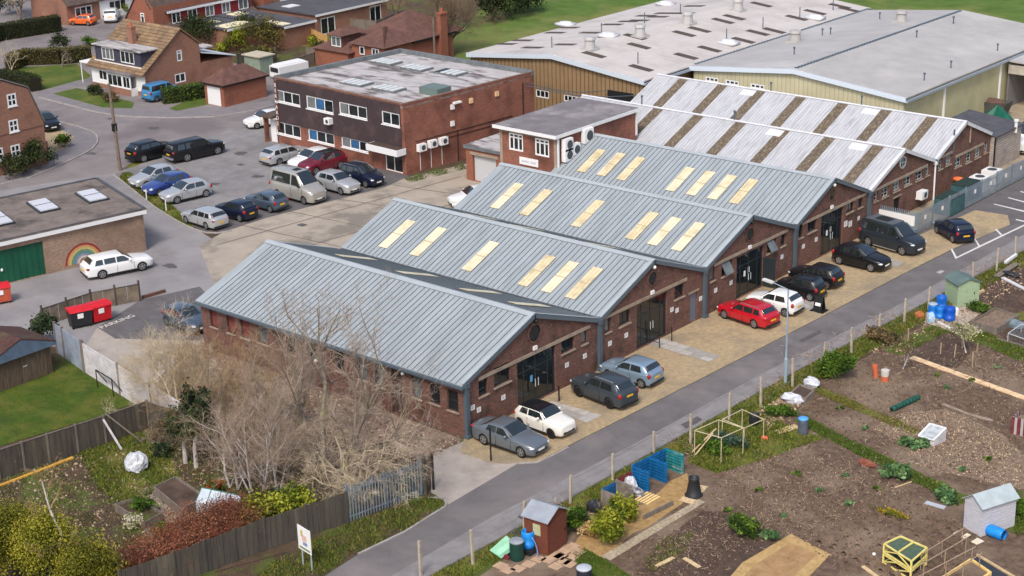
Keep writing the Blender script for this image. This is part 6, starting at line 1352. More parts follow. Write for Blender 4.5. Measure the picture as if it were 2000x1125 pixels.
for c in (a, b): mb.tube(c, c+Z3*1.2, .035); mb.tube(c+Z3*1.2, c+bk+Z3*.1, .03)
mb.tube(a+Z3*1.2, b+Z3*1.2, .035); mb.tube(a+bk+Z3*.1, b+bk+Z3*.1, .03); mb.build('frame', m_black, t)
mb = MB()
for k in range(8): f = k/7; mb.tube(a.lerp(b, f)+Z3*1.2, a.lerp(b, f)+bk+Z3*.1, .008, n=3)
mb.build('net', m_black, t)
m_bag = M('white_sack', lin(214,216,222), lin(170,174,180), 5, .6, .6, 6)
def sack(label, px, s=(.5,.4,.35), mat=None, name='sack', cat='sack'):
    p = G(*px); mb = MB(); mb.ell(p+Z3*s[2]*.7, *s, n=12, k=8); r = random.Random(hash(px) & 999)
    mb.v = [tuple(Vector(v)+Vector((r.uniform(-1,1)*s[0], r.uniform(-1,1)*s[1], r.uniform(-1,1)*s[2]))*.16) for v in mb.v]
    zmin = min(v[2] for v in mb.v); mb.v = [(x, y, max(z, .01)) for x, y, z in mb.v]; return solo(mb, name, mat or m_bag, label, cat)
sack('big crumpled white sack on the grass by the raised beds', (267,918), (.7,.65,.6))
def bar(label, a, b, w, h, mat, name='plank', cat='plank', za=.06, zb=.06): return solo(MB().beam(G(*a)+Z3*za, G(*b)+Z3*zb, w, h), name, mat, label, cat)
bar('long pale pole leaning from the dark fence to the grass, nearer the white sack', (238,880), (207,868), .09, .09, m_fwhite, 'pole', 'pole', .05, 1.6)
bar('thin rail leaning from the dark fence, farther from the white sack', (279,866), (212,866), .07, .07, m_fgrey, 'pole', 'pole', .05, 1.9)
bar('long yellow plank at the foot of the dark garden fence', (-5,953), (143,896), .18, .12, M('yellow_plank', lin(214,166,74), lin(196,146,62), 2, .8))
def raised(label, px, h, mat, soil, name='raised_bed', th=.06):
    P = [G(u, v) for u, v in px]; c = sum(P, Vector())/len(P); t = thing(name, label, 'raised bed', c)
    for a, b in zip(P, P[1:]+P[:1]): mb = MB(); mb.beam(a+Z3*h/2, b+Z3*h/2, th, h); mb.build('side_board', mat, t)
    mb = MB(); mb.face([p+Z3*(h*.72) for p in P]); mb.build('soil', soil, t); return t
raised('timber raised bed with a pale front board, above the gravel path', [(303,968),(357,1012),(402,986),(345,948)], .55, m_fgrey, m_soild)
raised('weathered raised bed with green plants and white flowers, left of the gravel path', [(226,1000),(268,988),(318,1018),(284,1036)], .5, m_fgrey, m_garden)
raised('low sunken bed of green leaves below the gravel path', [(285,1042),(330,1028),(356,1050),(318,1070)], .25, m_fgrey, m_garden)
t = thing('cold_greenhouse', 'low aluminium greenhouse with pale polycarbonate panes in the garden', 'greenhouse', G(430,1000))
A, B, C, D = G(385,1012), G(468,1030), G(482,1000), G(412,985); h0, h1 = .5, 1.35
mb = MB(); mb.extr([A+Z3*.9, B+Z3*.9, B.lerp(C,.5)+Z3*h1, A.lerp(D,.5)+Z3*h1], (0,0,.02)); mb.extr([D+Z3*.9, C+Z3*.9, B.lerp(C,.5)+Z3*h1, A.lerp(D,.5)+Z3*h1], (0,0,.02))
for a, b in ((A,B),(B,C),(C,D),(D,A)): mb.extr([a+Z3*.03, b+Z3*.03, b+Z3*.9, a+Z3*.9], (0,0.01,0))
mb.build('panes', M('polycarbonate', lin(196,206,214), lin(180,190,198), 2, .2, spec=.7), t)
mb = MB()
for k in range(5): f = k/4; p = A.lerp(B, f); q = D.lerp(C, f); r = p.lerp(q,.5); mb.beam(p+Z3*.93, r+Z3*(h1+.03), .04, .03); mb.beam(q+Z3*.93, r+Z3*(h1+.03), .04, .03); mb.beam(p, p+Z3*.93, .04, .04)
mb.beam(A.lerp(D,.5)+Z3*(h1+.04), B.lerp(C,.5)+Z3*(h1+.04), .05, .04); mb.build('frame', M('green_frame', lin(60,110,96), rough=.5), t)
# notice board by the lane
p0, p1 = G(590,1103), G(609,1115); ud = (p1-p0).normalized(); p1 = p0+ud*.95; nd = Vector((ud.y,-ud.x,0)); t = thing('notice_board', 'white notice board on two grey posts beside the lane verge', 'sign', (p0+p1)/2)
for c in (p0+ud*.12, p1-ud*.08): mb = MB(); mb.tube(c, c+Z3*2.2, .04, .04, 8); mb.build('post', M('sign_post', lin(150,162,160), rough=.5), t)
mb = MB(); q0 = p0-ud*.05+nd*.05; q1 = p1+ud*.08+nd*.05; mb.extr([q0+Z3*.95, q1+Z3*.95, q1+Z3*2.25, q0+Z3*2.25], nd*.03); bd = mb.build('board', m_plate, t)
FB = Face(q0+nd*.031, q1+nd*.031)
for nm, mt, r in (('emblem', M('emblem_gold', lin(190,170,96)), (.26,.42,1.72,2.05)), ('emblem', M('emblem_pink', lin(214,176,160)), (.36,.74,1.5,1.82)), ('emblem', M('emblem_blue', lin(120,140,176)), (.42,.78,1.28,1.46)), ('lettering', M('emblem_green', lin(104,120,96)), (.1,1.0,1.04,1.14))):
    mb = MB(); FB.slab(mb, *r, .001, .004); mb.build(nm, mt, bd)
# ---------------------------------------------------------------- allotments beside the lane
m_postc = M('concrete_post', lin(186,174,156), lin(160,148,132), 3, .9)
m_wire = M('fence_wire', lin(120,122,122), rough=.5)
FP = [(822,1125,1028),(924,1103,1033),(1024,1045,974),(1114,984,928),(1197,938,886),(1277,886,843),(1349,870,806),(1424,822,768),(1486,795,732),(1548,757,698),(1608,724,668),(1663,690,640),(1716,657,614),(1766,631,583),(1813,606,560),(1858,576,536),(1900,553,512),(1946,531,484),(1983,504,462),(2030,480,440)]
t = thing('wire_fence', 'wire fence on pale concrete posts along the allotment side of the lane', 'fence', G(1349,870)); pts = []
for u, v, v2 in FP:
    p = G(u, v); h = min(1.9, max(1.35, height(u, v, v2))); r = random.uniform(-.05,.05); mb = MB(); mb.beam(p, p+Vector((r,r*.5,h)), .12, .11, up=(0,1,0)); mb.build('post', m_postc, t); pts.append((p, h))
for f in (.25,.6,.93):
    mb = MB()
    for (a, ha), (b, hb) in zip(pts, pts[1:]): mb.tube(a+Z3*ha*f, b+Z3*hb*f, .006, n=3, cap=False)
    mb.build('wire', m_wire, t)
def gshed(label, A, B, depth, h, rise, wallm, roofm, ridge='u', door=None, win=None, over=.12, side='+'):
    """shed with front base corners A->B (left to right seen from outside)"""
    A, B = Vector(A), Vector(B); F1 = Face(A, B); L = F1.L; nd = F1.nd; C, D = B-nd*depth, A-nd*depth
    F2 = Face(B, C); t = thing('garden_shed', label, 'shed', (A+C)/2); mb = MB()
    if ridge == 'u':          # ridge parallel to the front
        F1.wall(mb, h); F2.wall(mb, 0, (), .1, [(0,h),(depth/2,h+rise),(depth,h)]); Face(C, D).wall(mb, h); Face(D, A).wall(mb, 0, (), .1, [(0,h),(depth/2,h+rise),(depth,h)])
    else:
        F1.wall(mb, 0, (), .1, [(0,h),(L/2,h+rise),(L,h)]); F2.wall(mb, h); Face(C, D).wall(mb, 0, (), .1, [(0,h),(L/2,h+rise),(L,h)]); Face(D, A).wall(mb, h)
    n = int(h/.14)
    for F in (F1, F2):
        for k in range(1, n): F.slab(mb, .0, F.L, h*k/n-.012, h*k/n+.008, .0, .012)
    mb.build('wall', wallm, t); mb = MB(); e = over
    if ridge == 'u':
        r0, r1 = F1.at(-e, h+rise+.02, -depth/2), F1.at(L+e, h+rise+.02, -depth/2); dz = rise/(depth/2)*e
        mb.extr([r0, r1, F1.at(L+e,h-dz,e), F1.at(-e,h-dz,e)], (0,0,.04)); mb.extr([r0, r1, F1.at(L+e,h-dz,-depth-e), F1.at(-e,h-dz,-depth-e)], (0,0,.04))
    else:
        r0, r1 = F1.at(L/2, h+rise+.02, e), F1.at(L/2, h+rise+.02, -depth-e); dz = rise/(L/2)*e
        mb.extr([r0, r1, F1.at(L+e,h-dz,-depth-e), F1.at(L+e,h-dz,e)], (0,0,.04)); mb.extr([r0, r1, F1.at(-e,h-dz,-depth-e), F1.at(-e,h-dz,e)], (0,0,.04))
    mb.build('roof', roofm, t)
    for F, dd in ((F1, door if door and door[0] == 1 else None), (F2, door if door and door[0] == 2 else None)):
        if dd:
            mb = MB(); F.slab(mb, dd[1], dd[2], .05, dd[3], .014, .035); o = mb.build('door', wallm, t); mb = MB(); F.slab(mb, dd[2]-.14, dd[2]-.1, .8, 1.0, .036, .06); mb.build('handle', m_black, o)
    if win: F = F1 if win[0] == 1 else F2; mb = MB(); F.slab(mb, *win[1:], .014, .03); mb.build('window', win_m, t)
    return t, F1, F2
win_m = M('shed_pane', lin(188,188,148), lin(168,168,130), 2, .3)
A, B, C = G(1025,1072), G(1070,1087), G(1112,1062); dd = (C-B).length
gshed('rust brown garden shed with grey roof beside the blue water barrel', A, B, dd, 1.9, .42, M('rust_brown_paint', lin(116,64,47), lin(98,54,41), 3, .85, stretch=(1,1,6)), M('grey_felt', lin(150,156,166), lin(136,142,152), 2, .8), 'u', (2,.25,dd-.1,1.75), (1,.55,1.0,1.0,1.6))
A, B, C = G(1841,583), G(1869,601), G(1896,588); A = B+(A-B).normalized()*1.65
gshed('pale green painted garden shed with green felt roof behind the blue barrels', A, B, (C-B).length*.95, 1.62, .32, M('pale_green_paint', lin(158,178,146), lin(146,166,134), 2, .8, stretch=(1,1,6)), M('green_felt', lin(96,114,112), lin(84,102,100), 2, .9), 'u', (2,.7,1.35,1.5))
A, B, C = G(1881,1030), G(1915,1050), G(1965,1021); dd = (C-B).length
gshed('pale grey garden shed with overlapping boards beside the lying blue barrel', A, B, dd, 1.66, .42, M('pale_grey_paint', lin(196,196,202), lin(176,176,184), 2, .85, stretch=(1,1,8)), M('light_grey_felt', lin(172,184,188), lin(158,170,174), 2, .8), 'v', None, None, .12)
m_bb = M('blue_barrel', lin(22,104,196), lin(16,88,176), 3, .4)
def barrel(label, px, r=.3, h=.95, mat=None, lid=None, open_=False, name='water_barrel', cat='barrel', z=0, bulge=.03):
    p = G(*px)+Z3*z; t = thing(name, label, cat, p); mb = MB(); mb.lathe([(r*.94,.0),(r+bulge*.5,.08),(r+bulge,h*.35),(r,h*.36),(r+bulge,h*.65),(r+bulge*.5,h*.93),(r*.97,h)]+([(r*.86,h),(r*.84,h*.5)] if open_ else []), p, 18); mb.build('body', mat or m_bb, t, True)
    if open_: mb = MB(); mb.lathe([(r*.85,h*.55),(r*.85,h*.56)], p, 18); mb.build('water', M('dark_blue_inside', lin(16,66,124), rough=.1), t)
    if lid: mb = MB(); mb.lathe([(r*1.03,h),(r*1.03,h+.05),(r*.9,h+.09),(r*.2,h+.11)], p, 18); mb.build('lid', lid, t, True); mb = MB(); mb.beam(p+Vector((-.1,0,h+.13)), p+Vector((.1,0,h+.13)), .04, .05); mb.build('handle', lid, t)
    return t
m_greylid = M('grey_lid', lin(150,156,164), lin(132,138,146), 3, .6)
barrel('dark green compost bin with grey lid beside the open blue barrel', (1010,1092), .36, .98, M('dark_green_plastic', lin(20,60,52), rough=.5), m_greylid, name='compost_bin', cat='compost bin', bulge=.0)
barrel('open bright blue water barrel raised against the rust brown shed', (1032,1078), .31, .9, M('bright_blue', lin(32,140,224), lin(26,124,206), 3, .4), None, True, z=.28)
p = G(1034,1080); solo(MB().cbox(p, .62, .62, .27), 'crate_stand', m_blackpl, 'black crate holding up the open bright blue barrel', 'crate')
t = thing('wheelbarrow', 'pale green upturned wheelbarrow tray leaning beside the compost bin', 'wheelbarrow', G(978,1088)); q = G(978,1092); mb = MB()
a, b = q+Vector((-.35,-.1,.25)), q+Vector((.25,.55,.95)); ax = Vector((.55,.0,-.15)); mb.add([a-ax*.5,a+ax*.5,b+ax*.6,b-ax*.6,a-ax*.4+Vector((.15,.1,-.16)),a+ax*.4+Vector((.15,.1,-.16)),b+ax*.45+Vector((.15,.1,-.16)),b-ax*.45+Vector((.15,.1,-.16))], [(0,1,5,4),(1,2,6,5),(2,3,7,6),(3,0,4,7),(4,5,6,7)])
mb.build('tray', M('mint_plastic', lin(150,204,176), lin(132,186,158), 3, .5), t); mb = MB(); mb.lathe([(.16,-.04),(.16,.04)], q+Vector((.3,.1,.16)), 12, axis='Y'); mb.build('wheel', M('wine_red', lin(110,36,46)), t)
t = thing('garden_hose', 'pale blue hose hanging against the rust brown shed', 'hose', G(1056,1088)); q = G(1058,1088)+Vector((-.05,-.06,0)); 
for k in range(3):
    mb = MB(); pr = None
    for j in range(13): f = j/12; c = q+Vector((-.42+.34*math.sin(f*math.pi*.5)+.05*k, -.1-.04*k, 1.0-.9*f**1.5));  mb.tube(pr, c, .022, n=5) if pr is not None else None; pr = c
    mb.build('hose_coil', M('hose_blue', lin(112,140,190), rough=.5), t)
barrel('black compost bin with pale grey lid on the grass at the bottom edge', (1141,1141), .36, .85, M('black_blue_plastic', lin(36,42,56), rough=.5), M('pale_lid', lin(176,182,190), rough=.5), name='compost_bin', cat='compost bin', bulge=0)
p = G(1355,968); t = thing('compost_bin', 'tall black cone compost bin standing on boards beside the dug plot', 'compost bin', p); mb = MB(); mb.lathe([(.46,0),(.48,.08),(.40,.16),(.27,.92),(.29,.95),(.29,1.08),(.24,1.08),(.23,.7)], p, 20); mb.build('body', m_blackpl, t, True)
bar('board under the tall black compost bin, nearer the lane', (1375,950), (1352,972), .5, .04, m_pal_w, 'board', 'board', .03, .03); bar('short board lying in front of the tall black compost bin', (1330,975), (1356,982), .5, .05, m_pal_w, 'board', 'board', .03, .03)
m_bp = M('blue_pallet', lin(16,104,160), lin(12,84,136), 3, .6); m_tp = M('teal_pallet', lin(42,136,140), lin(30,112,118), 3, .7, stain=lin(150,170,150), ss=2); m_rp = M('maroon_pallet', lin(126,52,56), lin(104,42,46), 3, .8); m_wp = M('worn_pallet', lin(150,138,126), lin(118,110,102), 3, .9)
K0, K1, K2, K3 = G(1165,983), G(1243,942), G(1279,920), G(1301,905); KA = G(1252,970) 
Lu = (G(1300,905)-G(1160,985)).normalized(); Ln = Vector((Lu.y, -Lu.x, 0))
def up_pallet(label, a, ud, w, mat, h=1.2): c = Vector(a)+Vector(ud)*w/2+Z3*h/2; return pallet(label, c, ud, (0,0,1), w=w, d=h, mat=mat, slats=7)
q = G(1192,962)
D0 = (G(1296,912)-G(1232,945)); Du = D0.normalized()
base = G(1232,948); nn = Vector((Du.y,-Du.x,0))
up_pallet('blue pallet back wall of the bay nearest the teal pallet', base+Du*1.5, Du, 1.35, m_bp); up_pallet('blue pallet back wall of the bay nearest the white sack', base+Du*.1, Du, 1.35, m_bp)
up_pallet('blue pallet standing as divider nearest the white sack', base+Du*.08+nn*.08, nn, 1.15, m_bp); up_pallet('blue pallet standing as divider between the two open bays', base+Du*1.48+nn*.08, nn, 1.2, m_bp); up_pallet('teal faded pallet at the far end of the compost bays', base+Du*2.9+nn*.05, nn, 1.2, m_tp)
up_pallet('maroon pallet behind the white sack', base-Du*1.15, Du, 1.15, m_rp, .85); up_pallet('worn grey brown pallet between the maroon pallet and the blue edged bin', base-Du*1.2+nn*.08, nn, 1.1, m_wp, .85)
up_pallet('blue pallet at the back of the blue edged bin', base-Du*2.3, Du, 1.05, m_bp, .7); up_pallet('worn pallet at the lane end of the compost bays with blue top', base-Du*2.35+nn*.08, nn, 1.05, m_wp, .7); up_pallet('worn pallet front of the blue edged bin', base-Du*2.3+nn*1.15, Du, 1.05, m_wp, .7)
sack('white sack slumped on the maroon pallet', (1231,958), (.42,.3,.5)); sack('dark opened sack lying before the blue compost bays', (1244,968), (.42,.28,.28), M('white_dark_sack', lin(60,60,78), lin(200,200,204), 5, .6))
sack('black plastic sheeting heaped by the leafy bushes', (1160,1000), (.45,.3,.4), m_blackpl)
pallet('fresh pale timber pallet lying on the wood chip', G(1264,974)+Z3*.04, G(1292,972)-G(1262,990), G(1275,985)-G(1240,972), w=1.15, d=.95, mat=M('fresh_pallet', lin(236,206,146), lin(222,188,124), 3, .9))
bar('dark timber edging board on the wood chip', (1257,1016), (1314,988), .09, .28, m_fgrey, 'edging_board', 'board', .15, .15)
bar('pale board at the bottom of the dug plot, left of two', (1282,1108), (1316,1091), .22, .05, m_pal_w, 'board', 'board'); bar('pale board at the bottom of the dug plot, right of two', (1336,1092), (1366,1110), .22, .05, m_pal_w, 'board', 'board')
# paving by the brown shed
SL = []
for k, (u, v) in enumerate(((978,1106),(992,1115),(1012,1112),(1033,1103),(1052,1093),(1071,1095),(1087,1086),(1103,1077),(1118,1068),(1086,1107),(1103,1097),(1117,1090),(1130,1079),(1112,1103),(1096,1088))):
    p = G(u, v); a = random.uniform(-.06,.06); ud = Vector((math.cos(a+.02), math.sin(a+.02), 0)); vd = Vector((-ud.y, ud.x, 0)); w = .29
    SL.append(setp(solo(MB().extr([p-ud*w-vd*w, p+ud*w-vd*w, p+ud*w+vd*w, p-ud*w+vd*w], (0,0,.05)), 'paving_slab', M('warm_slab', lin(196,166,138,.9), lin(176,146,120,.9), 2, .9), 'buff square paving slab loosely laid around the rust brown shed', 'paving slab'), None, None, 'slabs around the rust brown shed'))
# timber cage frames
def cage(label, px, h, tw=.036):
    P = [G(u, v) for u, v in px]; t = thing('cage_frame', label, 'garden frame', sum(P, Vector())/len(P)); m = M('pale_batten', lin(206,194,160), lin(186,172,140), 3, .9)
    for p in P: mb = MB(); mb.beam(p, p+Z3*h, tw, tw, up=(0,1,0)); mb.build('upright', m, t)
    mb = MB()
    for a, b in zip(P, P[1:]+P[:1]): mb.beam(a+Z3*h, b+Z3*h, tw, tw)
    mb.build('top_frame', m, t); return t
def lifted(px, h): return [G(u, v, h) for u, v in px]
def cage2(label, px, h): return cage(label, [tuple(P2px(q)) for q in lifted(px, h)], h)
def P2px(q):
    d = Vector((q.x, q.y, 0))-CAM; k = FOC/d.dot(CF); return (1000+d.dot(CR)*k, 562.5-d.dot(CU)*k)
cage2('pale timber cage frame around the green plants, nearer the lane', [(1357,841),(1404,820),(1452,836),(1409,855)], 1.6)
cage2('pale timber cage frame round the black bucket, farther from the lane', [(1411,819),(1450,800),(1492,819),(1454,836)], 1.25)
bar('leaning pale stick inside the nearer cage frame', (1352,886), (1398,866), .07, .05, m_pal_w, 'stick', 'stick', .1, .9); bar('second leaning stick inside the nearer cage frame', (1358,892), (1392,872), .06, .05, m_pal_w, 'stick', 'stick', .1, .8)
barrel('black bucket inside the farther cage frame', (1473,830), .3, .7, m_blackpl, None, True, 'bucket', 'bucket', bulge=0)
barrel('grey dustbin with bright blue lid on the grass path', (1568,847), .29, .9, M('grey_bin', lin(92,100,112), lin(76,84,96), 4, .6), M('sky_blue_lid', lin(88,158,220), rough=.4), name='dustbin', cat='bin', bulge=.0)
bar('pale board lying beside the blue lidded dustbin', (1518,846), (1557,833), .55, .05, m_pal_w, 'board', 'board', .03, .03)
sack('orange fabric scrap on a stake beside the farther cage frame', (1493,858), (.22,.15,.12), M('orange_fabric', lin(206,104,72), rough=.8), 'fabric_scrap', 'fabric')
sack('crumpled white sack by the fence post, nearer the lane lamp', (1548,785), (.75,.45,.3)); sack('white sack on the rough crate edge beside the leafy bush', (1585,755), (.55,.4,.35))
raised('old grey timber crate of soil by the lane fence', [(1545,778),(1572,790),(1590,772),(1562,762)], .4, m_wp, m_soild)
# terracotta pots
for lb, px, r, h, m2 in (('tall terracotta chimney pot tilted on the plot', (1711,737), .17, .8, 'terracotta'), ('grey and terracotta chimney pot pair beside the tilted one', (1728,745), .24, .75, 'pot')):
    p = G(*px); t = thing('chimney_pot', lb, 'pot', p); mb = MB(); tl = Vector((-.12,0,.0)) if r < .2 else Vector((0,0,0)); mb.tube(p, p+Z3*h*.5+tl*.5, r, r*.95, 12); mb.build('base', M('terracotta_pot', lin(196,104,66), lin(176,90,56), 3, .9), t); mb = MB(); mb.tube(p+Z3*h*.5+tl*.5, p+Z3*h+tl, r*.95, r*1.05, 12); mb.build('top', M('terracotta_pot', lin(196,104,66)) if r < .2 else M('pale_stone', lin(206,200,192), lin(188,182,176), 3, .9), t)
for k, (u, v, v2) in enumerate(((1837,692,669),(1864,699,672),(1879,681,655),(1899,719,687),(1908,688,670),(1774,664,641),(1808,636,610))):
    p = G(u, v); mb = MB(); h = min(1.3, height(u, v, v2)); mb.beam(p, p+Vector((random.uniform(-.05,.05),0,h)), .06, .06, up=(0,1,0)); setp(solo(mb, 'stake', M('stake_wood', lin(176,154,128), lin(156,136,112), 4, .9), 'plain wooden stake standing in the dark plot near the small blossom tree', 'stake'), None, None, 'stakes in the dark plot')
# plank walk: single planks end to end
a, b = G(1780,699), G(2035,791); n = 9
for k in range(n):
    p, q = a.lerp(b, (k+.03)/n), a.lerp(b, (k+.97)/n); setp(solo(MB().beam(p+Z3*.05, q+Z3*.05, .48, .06), 'scaffold_plank', M('scaffold_board', lin(228,198,158), lin(206,174,134), 2, .85), 'pale scaffold plank laid end to end with others across the plots', 'plank'), None, None, 'plank walk across the plots')
# barrels and base by the green shed
layer('shed_base', [(1803,630),(1862,650),(1935,600),(1880,585)], M('chalky_base', lin(196,182,164,.85), lin(170,154,138,.85), 2.5, .9, .3, 20))
barrel('blue barrel with pale top, nearest the lane fence', (1821,618), .29, .85, M('mid_blue_barrel', lin(30,120,206), lin(24,104,186), 3, .4), M('pale_blue_top', lin(150,170,186)))
barrel('open blue barrel in the back of the cluster against the green shed', (1838,604), .33, .95, m_bb, None, True); barrel('small blue barrel in the middle of the cluster', (1835,622), .27, .8, M('mid_blue_barrel', lin(30,120,206)))
barrel('biggest deep blue barrel with a pale label, front of the cluster', (1854,626), .35, .95, M('deep_blue_barrel', lin(12,84,190), lin(10,72,168), 3, .4)); barrel('white bucket beside the deep blue barrel', (1866,616), .2, .5, m_plate, None, True, 'bucket', 'bucket', bulge=0)
bar('white pipe lying before the blue barrels', (1832,630), (1856,643), .09, .09, m_facw, 'pipe', 'pipe'); sack('pale blue cloth hanging over a white rail by the blue barrels', (1817,631), (.3,.22,.45), M('pale_blue_cloth', lin(176,202,222), lin(150,180,206), 4, .8), 'cloth', 'cloth')
sack('orange brown leafy debris by the fence post before the blue barrels', (1796,622), (.35,.25,.3), M('rust_leaf', lin(180,112,66), lin(150,90,54), 6, .95), 'debris', 'debris')
raised('big grey timber raised bed beside the green shed base', [(1898,640),(1946,655),(1988,629),(1944,614)], .5, m_fgrey, m_soill)
t = thing('netting_cage', 'wire netting box frame at the right edge beside the raised bed', 'garden frame', G(1990,665)); P = [G(1968,668),(G(2006,682)),G(2032,662),G(1994,650)]; mb = MB()
for a, b in zip(P, P[1:]+P[:1]): mb.beam(a+Z3*.6, b+Z3*.6, .04, .04); mb.beam(a, a+Z3*.6, .04, .04)
mb.build('frame', M('frame_grey', lin(196,200,202), rough=.5), t); mb = MB()
for k in range(1, 12): f = k/12; mb.tube(P[0].lerp(P[1],f)+Z3*.6, P[3].lerp(P[2],f)+Z3*.6, .008, n=3); mb.tube(P[0].lerp(P[3],f)+Z3*.6, P[1].lerp(P[2],f)+Z3*.6, .008, n=3); mb.tube(P[0].lerp(P[1],f), P[0].lerp(P[1],f)+Z3*.6, .008, n=3)
mb.build('netting', M('net_grey', lin(120,130,136), rough=.6), t)
sack('bundle of grey netting beside the raised bed', (1984,640), (.8,.4,.3), M('grey_net', lin(120,136,146), lin(90,106,116), 5, .8), 'netting', 'netting')
bar('long timber edging below the raised bed', (1946,664), (2030,686), .12, .14, m_fgrey, 'edging_board', 'board')
bar('long weathered log by the fence top right, nearer the green shed', (1893,583), (1921,571), .16, .14, m_pal_w, 'log', 'log', .1, .15)
bar('upper long pale timber at the far right plot edge', (1958,545), (2030,582), .3, .08, m_fwhite, 'plank', 'plank', .1, .1); bar('white post lying on the bank by the far fence posts', (1963,518), (1984,505), .2, .2, m_facw, 'post', 'post', .2, .3); bar('grey board lying on the bank by the far fence posts', (1946,545), (1985,522), .45, .06, m_fgrey, 'board', 'board', .2, .3)
sack('black sheeting heaped on the bank by the far fence posts', (1972,540), (.8,.3,.22), m_blackpl, 'sheeting', 'sheeting')
# rolls, logs, frames
a, b = G(1742,805), G(1793,781); t = thing('netting_roll', 'long dark green roll lying on the dug plot', 'roll', (a+b)/2); mb = MB(); pr = None
for j in range(9): c = a.lerp(b, j/8)+Z3*(.17+.02*(j % 2)); mb.tube(pr, c, .17, .17, 9) if pr is not None else None; pr = c
mb.build('roll', M('roll_green', lin(30,92,78), lin(22,72,62), 4, .8, .5, 20), t, True); mb = MB(); mb.tube(a+Z3*.17-(b-a).normalized()*.01, a+Z3*.17, .1, n=8); mb.build('core', m_inside, t)
mb = MB(); mb.tube(G(1842,793)+Z3*.1, G(1890,812)+Z3*.1, .11, .09, 8); mb.tube(G(1890,812)+Z3*.1, G(1940,826)+Z3*.1, .09, .1, 8); solo(mb, 'log', M('log_bark', lin(150,136,124), lin(122,108,98), 4, .95), 'long grey log lying between the pale littered plot and the planks', 'log')
p = G(1992,842); t = thing('pallet_bin', 'compost bin of maroon and grey upright boards at the right edge', 'compost bin', p); A = G(1976,848); ud = Vector((1,.1,0)).normalized(); nd2 = Vector((.1,-1,0)).normalized()
for k in range(8): c = A+ud*(.18*k); mb = MB(); mb.beam(c+Z3*.0, c+Z3*1.05, .14, .03, up=nd2); mb.build('board', m_rp if k % 2 == 0 else M('grey_board', lin(170,162,164)), t)
for k in range(6): c = A-nd2*(.18*k+.1); mb = MB(); mb.beam(c, c+Z3*1.05, .03, .14, up=(0,1,0)); mb.build('board', m_rp if k % 2 else M('grey_board', lin(170,162,164)), t)
mb = MB(); mb.prism([A+ud*.05-nd2*.05, A+ud*1.3-nd2*.05, A+ud*1.3-nd2*1.1, A+ud*.05-nd2*1.1], .0, .8); mb.build('fill', m_soill, t)
A, B, C, D = G(1793,864), G(1822,873), G(1846,862), G(1815,853); t = thing('garden_cloche', 'white cold frame with sloping glass lid and open side', 'cold frame', (A+C)/2)
mb = MB(); top = [A+Z3*.35, B+Z3*.35, C+Z3*.75, D+Z3*.75]
mb.extr([B+Z3*.01, C+Z3*.01, C+Z3*.75, B+Z3*.35], (.03,0,0)); mb.extr([A+Z3*.01, D+Z3*.01, D+Z3*.75, A+Z3*.35], (.03,0,0)); mb.extr([C+Z3*.01, D+Z3*.01, D+Z3*.75, C+Z3*.75], (0,.03,0)); mb.extr([A+Z3*.01, B+Z3*.01, B+Z3*.3, A+Z3*.3], (0,.03,0)); mb.build('box', m_fwhite, t)
mb = MB(); 
for a, b in zip(top, top[1:]+top[:1]): mb.beam(a+Z3*.06, b+Z3*.06, .1, .05)
mb.build('lid_frame', m_facw, t); mb = MB(); mb.extr([q+Z3*.05 for q in top], (0,0,.01)); mb.build('pane', M('cloudy_glass', lin(190,196,200), lin(150,156,160), 3, .1, spec=.8), t)
# yellow timber frame box
A, B, C, D = G(1725,1100), G(1778,1135), G(1808,1108), G(1757,1085); t = thing('mini_greenhouse', 'yellow painted two tier timber frame box standing on bare soil', 'garden frame', (A+C)/2)
my = M('yellow_timber', lin(230,216,134), lin(214,196,112), 3, .8); hh = 1.05; mb = MB(); P = [A,B,C,D]
for a, b in zip(P, P[1:]+P[:1]):
    for z in (.06,.5,.62,hh): mb.beam(a+Z3*z, b+Z3*z, .07, .07)
    mb.beam(a, a+Z3*hh, .08, .08); 
mb.build('frame', my, t); mb = MB(); mb.beam((A+B)/2+Z3*hh, (C+D)/2+Z3*hh, .07, .07); mb.beam(A+Z3*.1, (A+B)/2+Z3*.5, .05, .05); mb.beam((A+B)/2+Z3*.1, B+Z3*.5, .05, .05); mb.beam(A+Z3*.65, (A+B)/2+Z3*1.0, .05, .05); mb.beam((A+B)/2+Z3*1.0, B+Z3*.65, .05, .05); mb.build('brace', my, t)
mb = MB(); mb.extr([q+Z3*.97 for q in P], (0,0,.01)); mb.extr([q+Z3*.45 for q in P], (0,0,.01)); mb.build('netting', M('dark_green_net', lin(84,104,88), lin(66,84,70), 6, .8), t)
# pole framework
t = thing('bean_poles', 'long framework of thin poles between the yellow frame and the grey shed', 'garden frame', G(1830,1080)); mpole = M('thin_pole', lin(168,146,124), lin(146,126,106), 4, .9); hp = 1.0
for (a, b) in (((1795,1085),(1885,1030)), ((1800,1102),(1892,1048)), ((1790,1128),(1905,1068)), ((1845,1125),(1918,1080))):
    p, q = G(*a, hp), G(*b, hp); mb = MB(); mb.tube(p, q, .028, n=6); mb.build('rail', mpole, t)
    for f in (.05,.5,.95): r = p.lerp(q, f); mb = MB(); mb.tube(Vector((r.x,r.y,0)), r, .025, n=6); mb.build('upright', mpole, t)
barrel_p = G(1944,1050); t = thing('water_barrel', 'blue barrel lying on its side against the pale grey shed', 'barrel', barrel_p); dv = Vector((.95,-.15,0)).normalized(); c = barrel_p+Z3*.3-dv*.45; mb = MB()
pr = [(.0,.26),(.08,.29),(.3,.31),(.62,.31),(.85,.29),(.92,.27)]
for (s0, r0), (s1, r1) in zip(pr, pr[1:]): mb.tube(c+dv*s0, c+dv*s1, r0, r1, 18, cap=False)
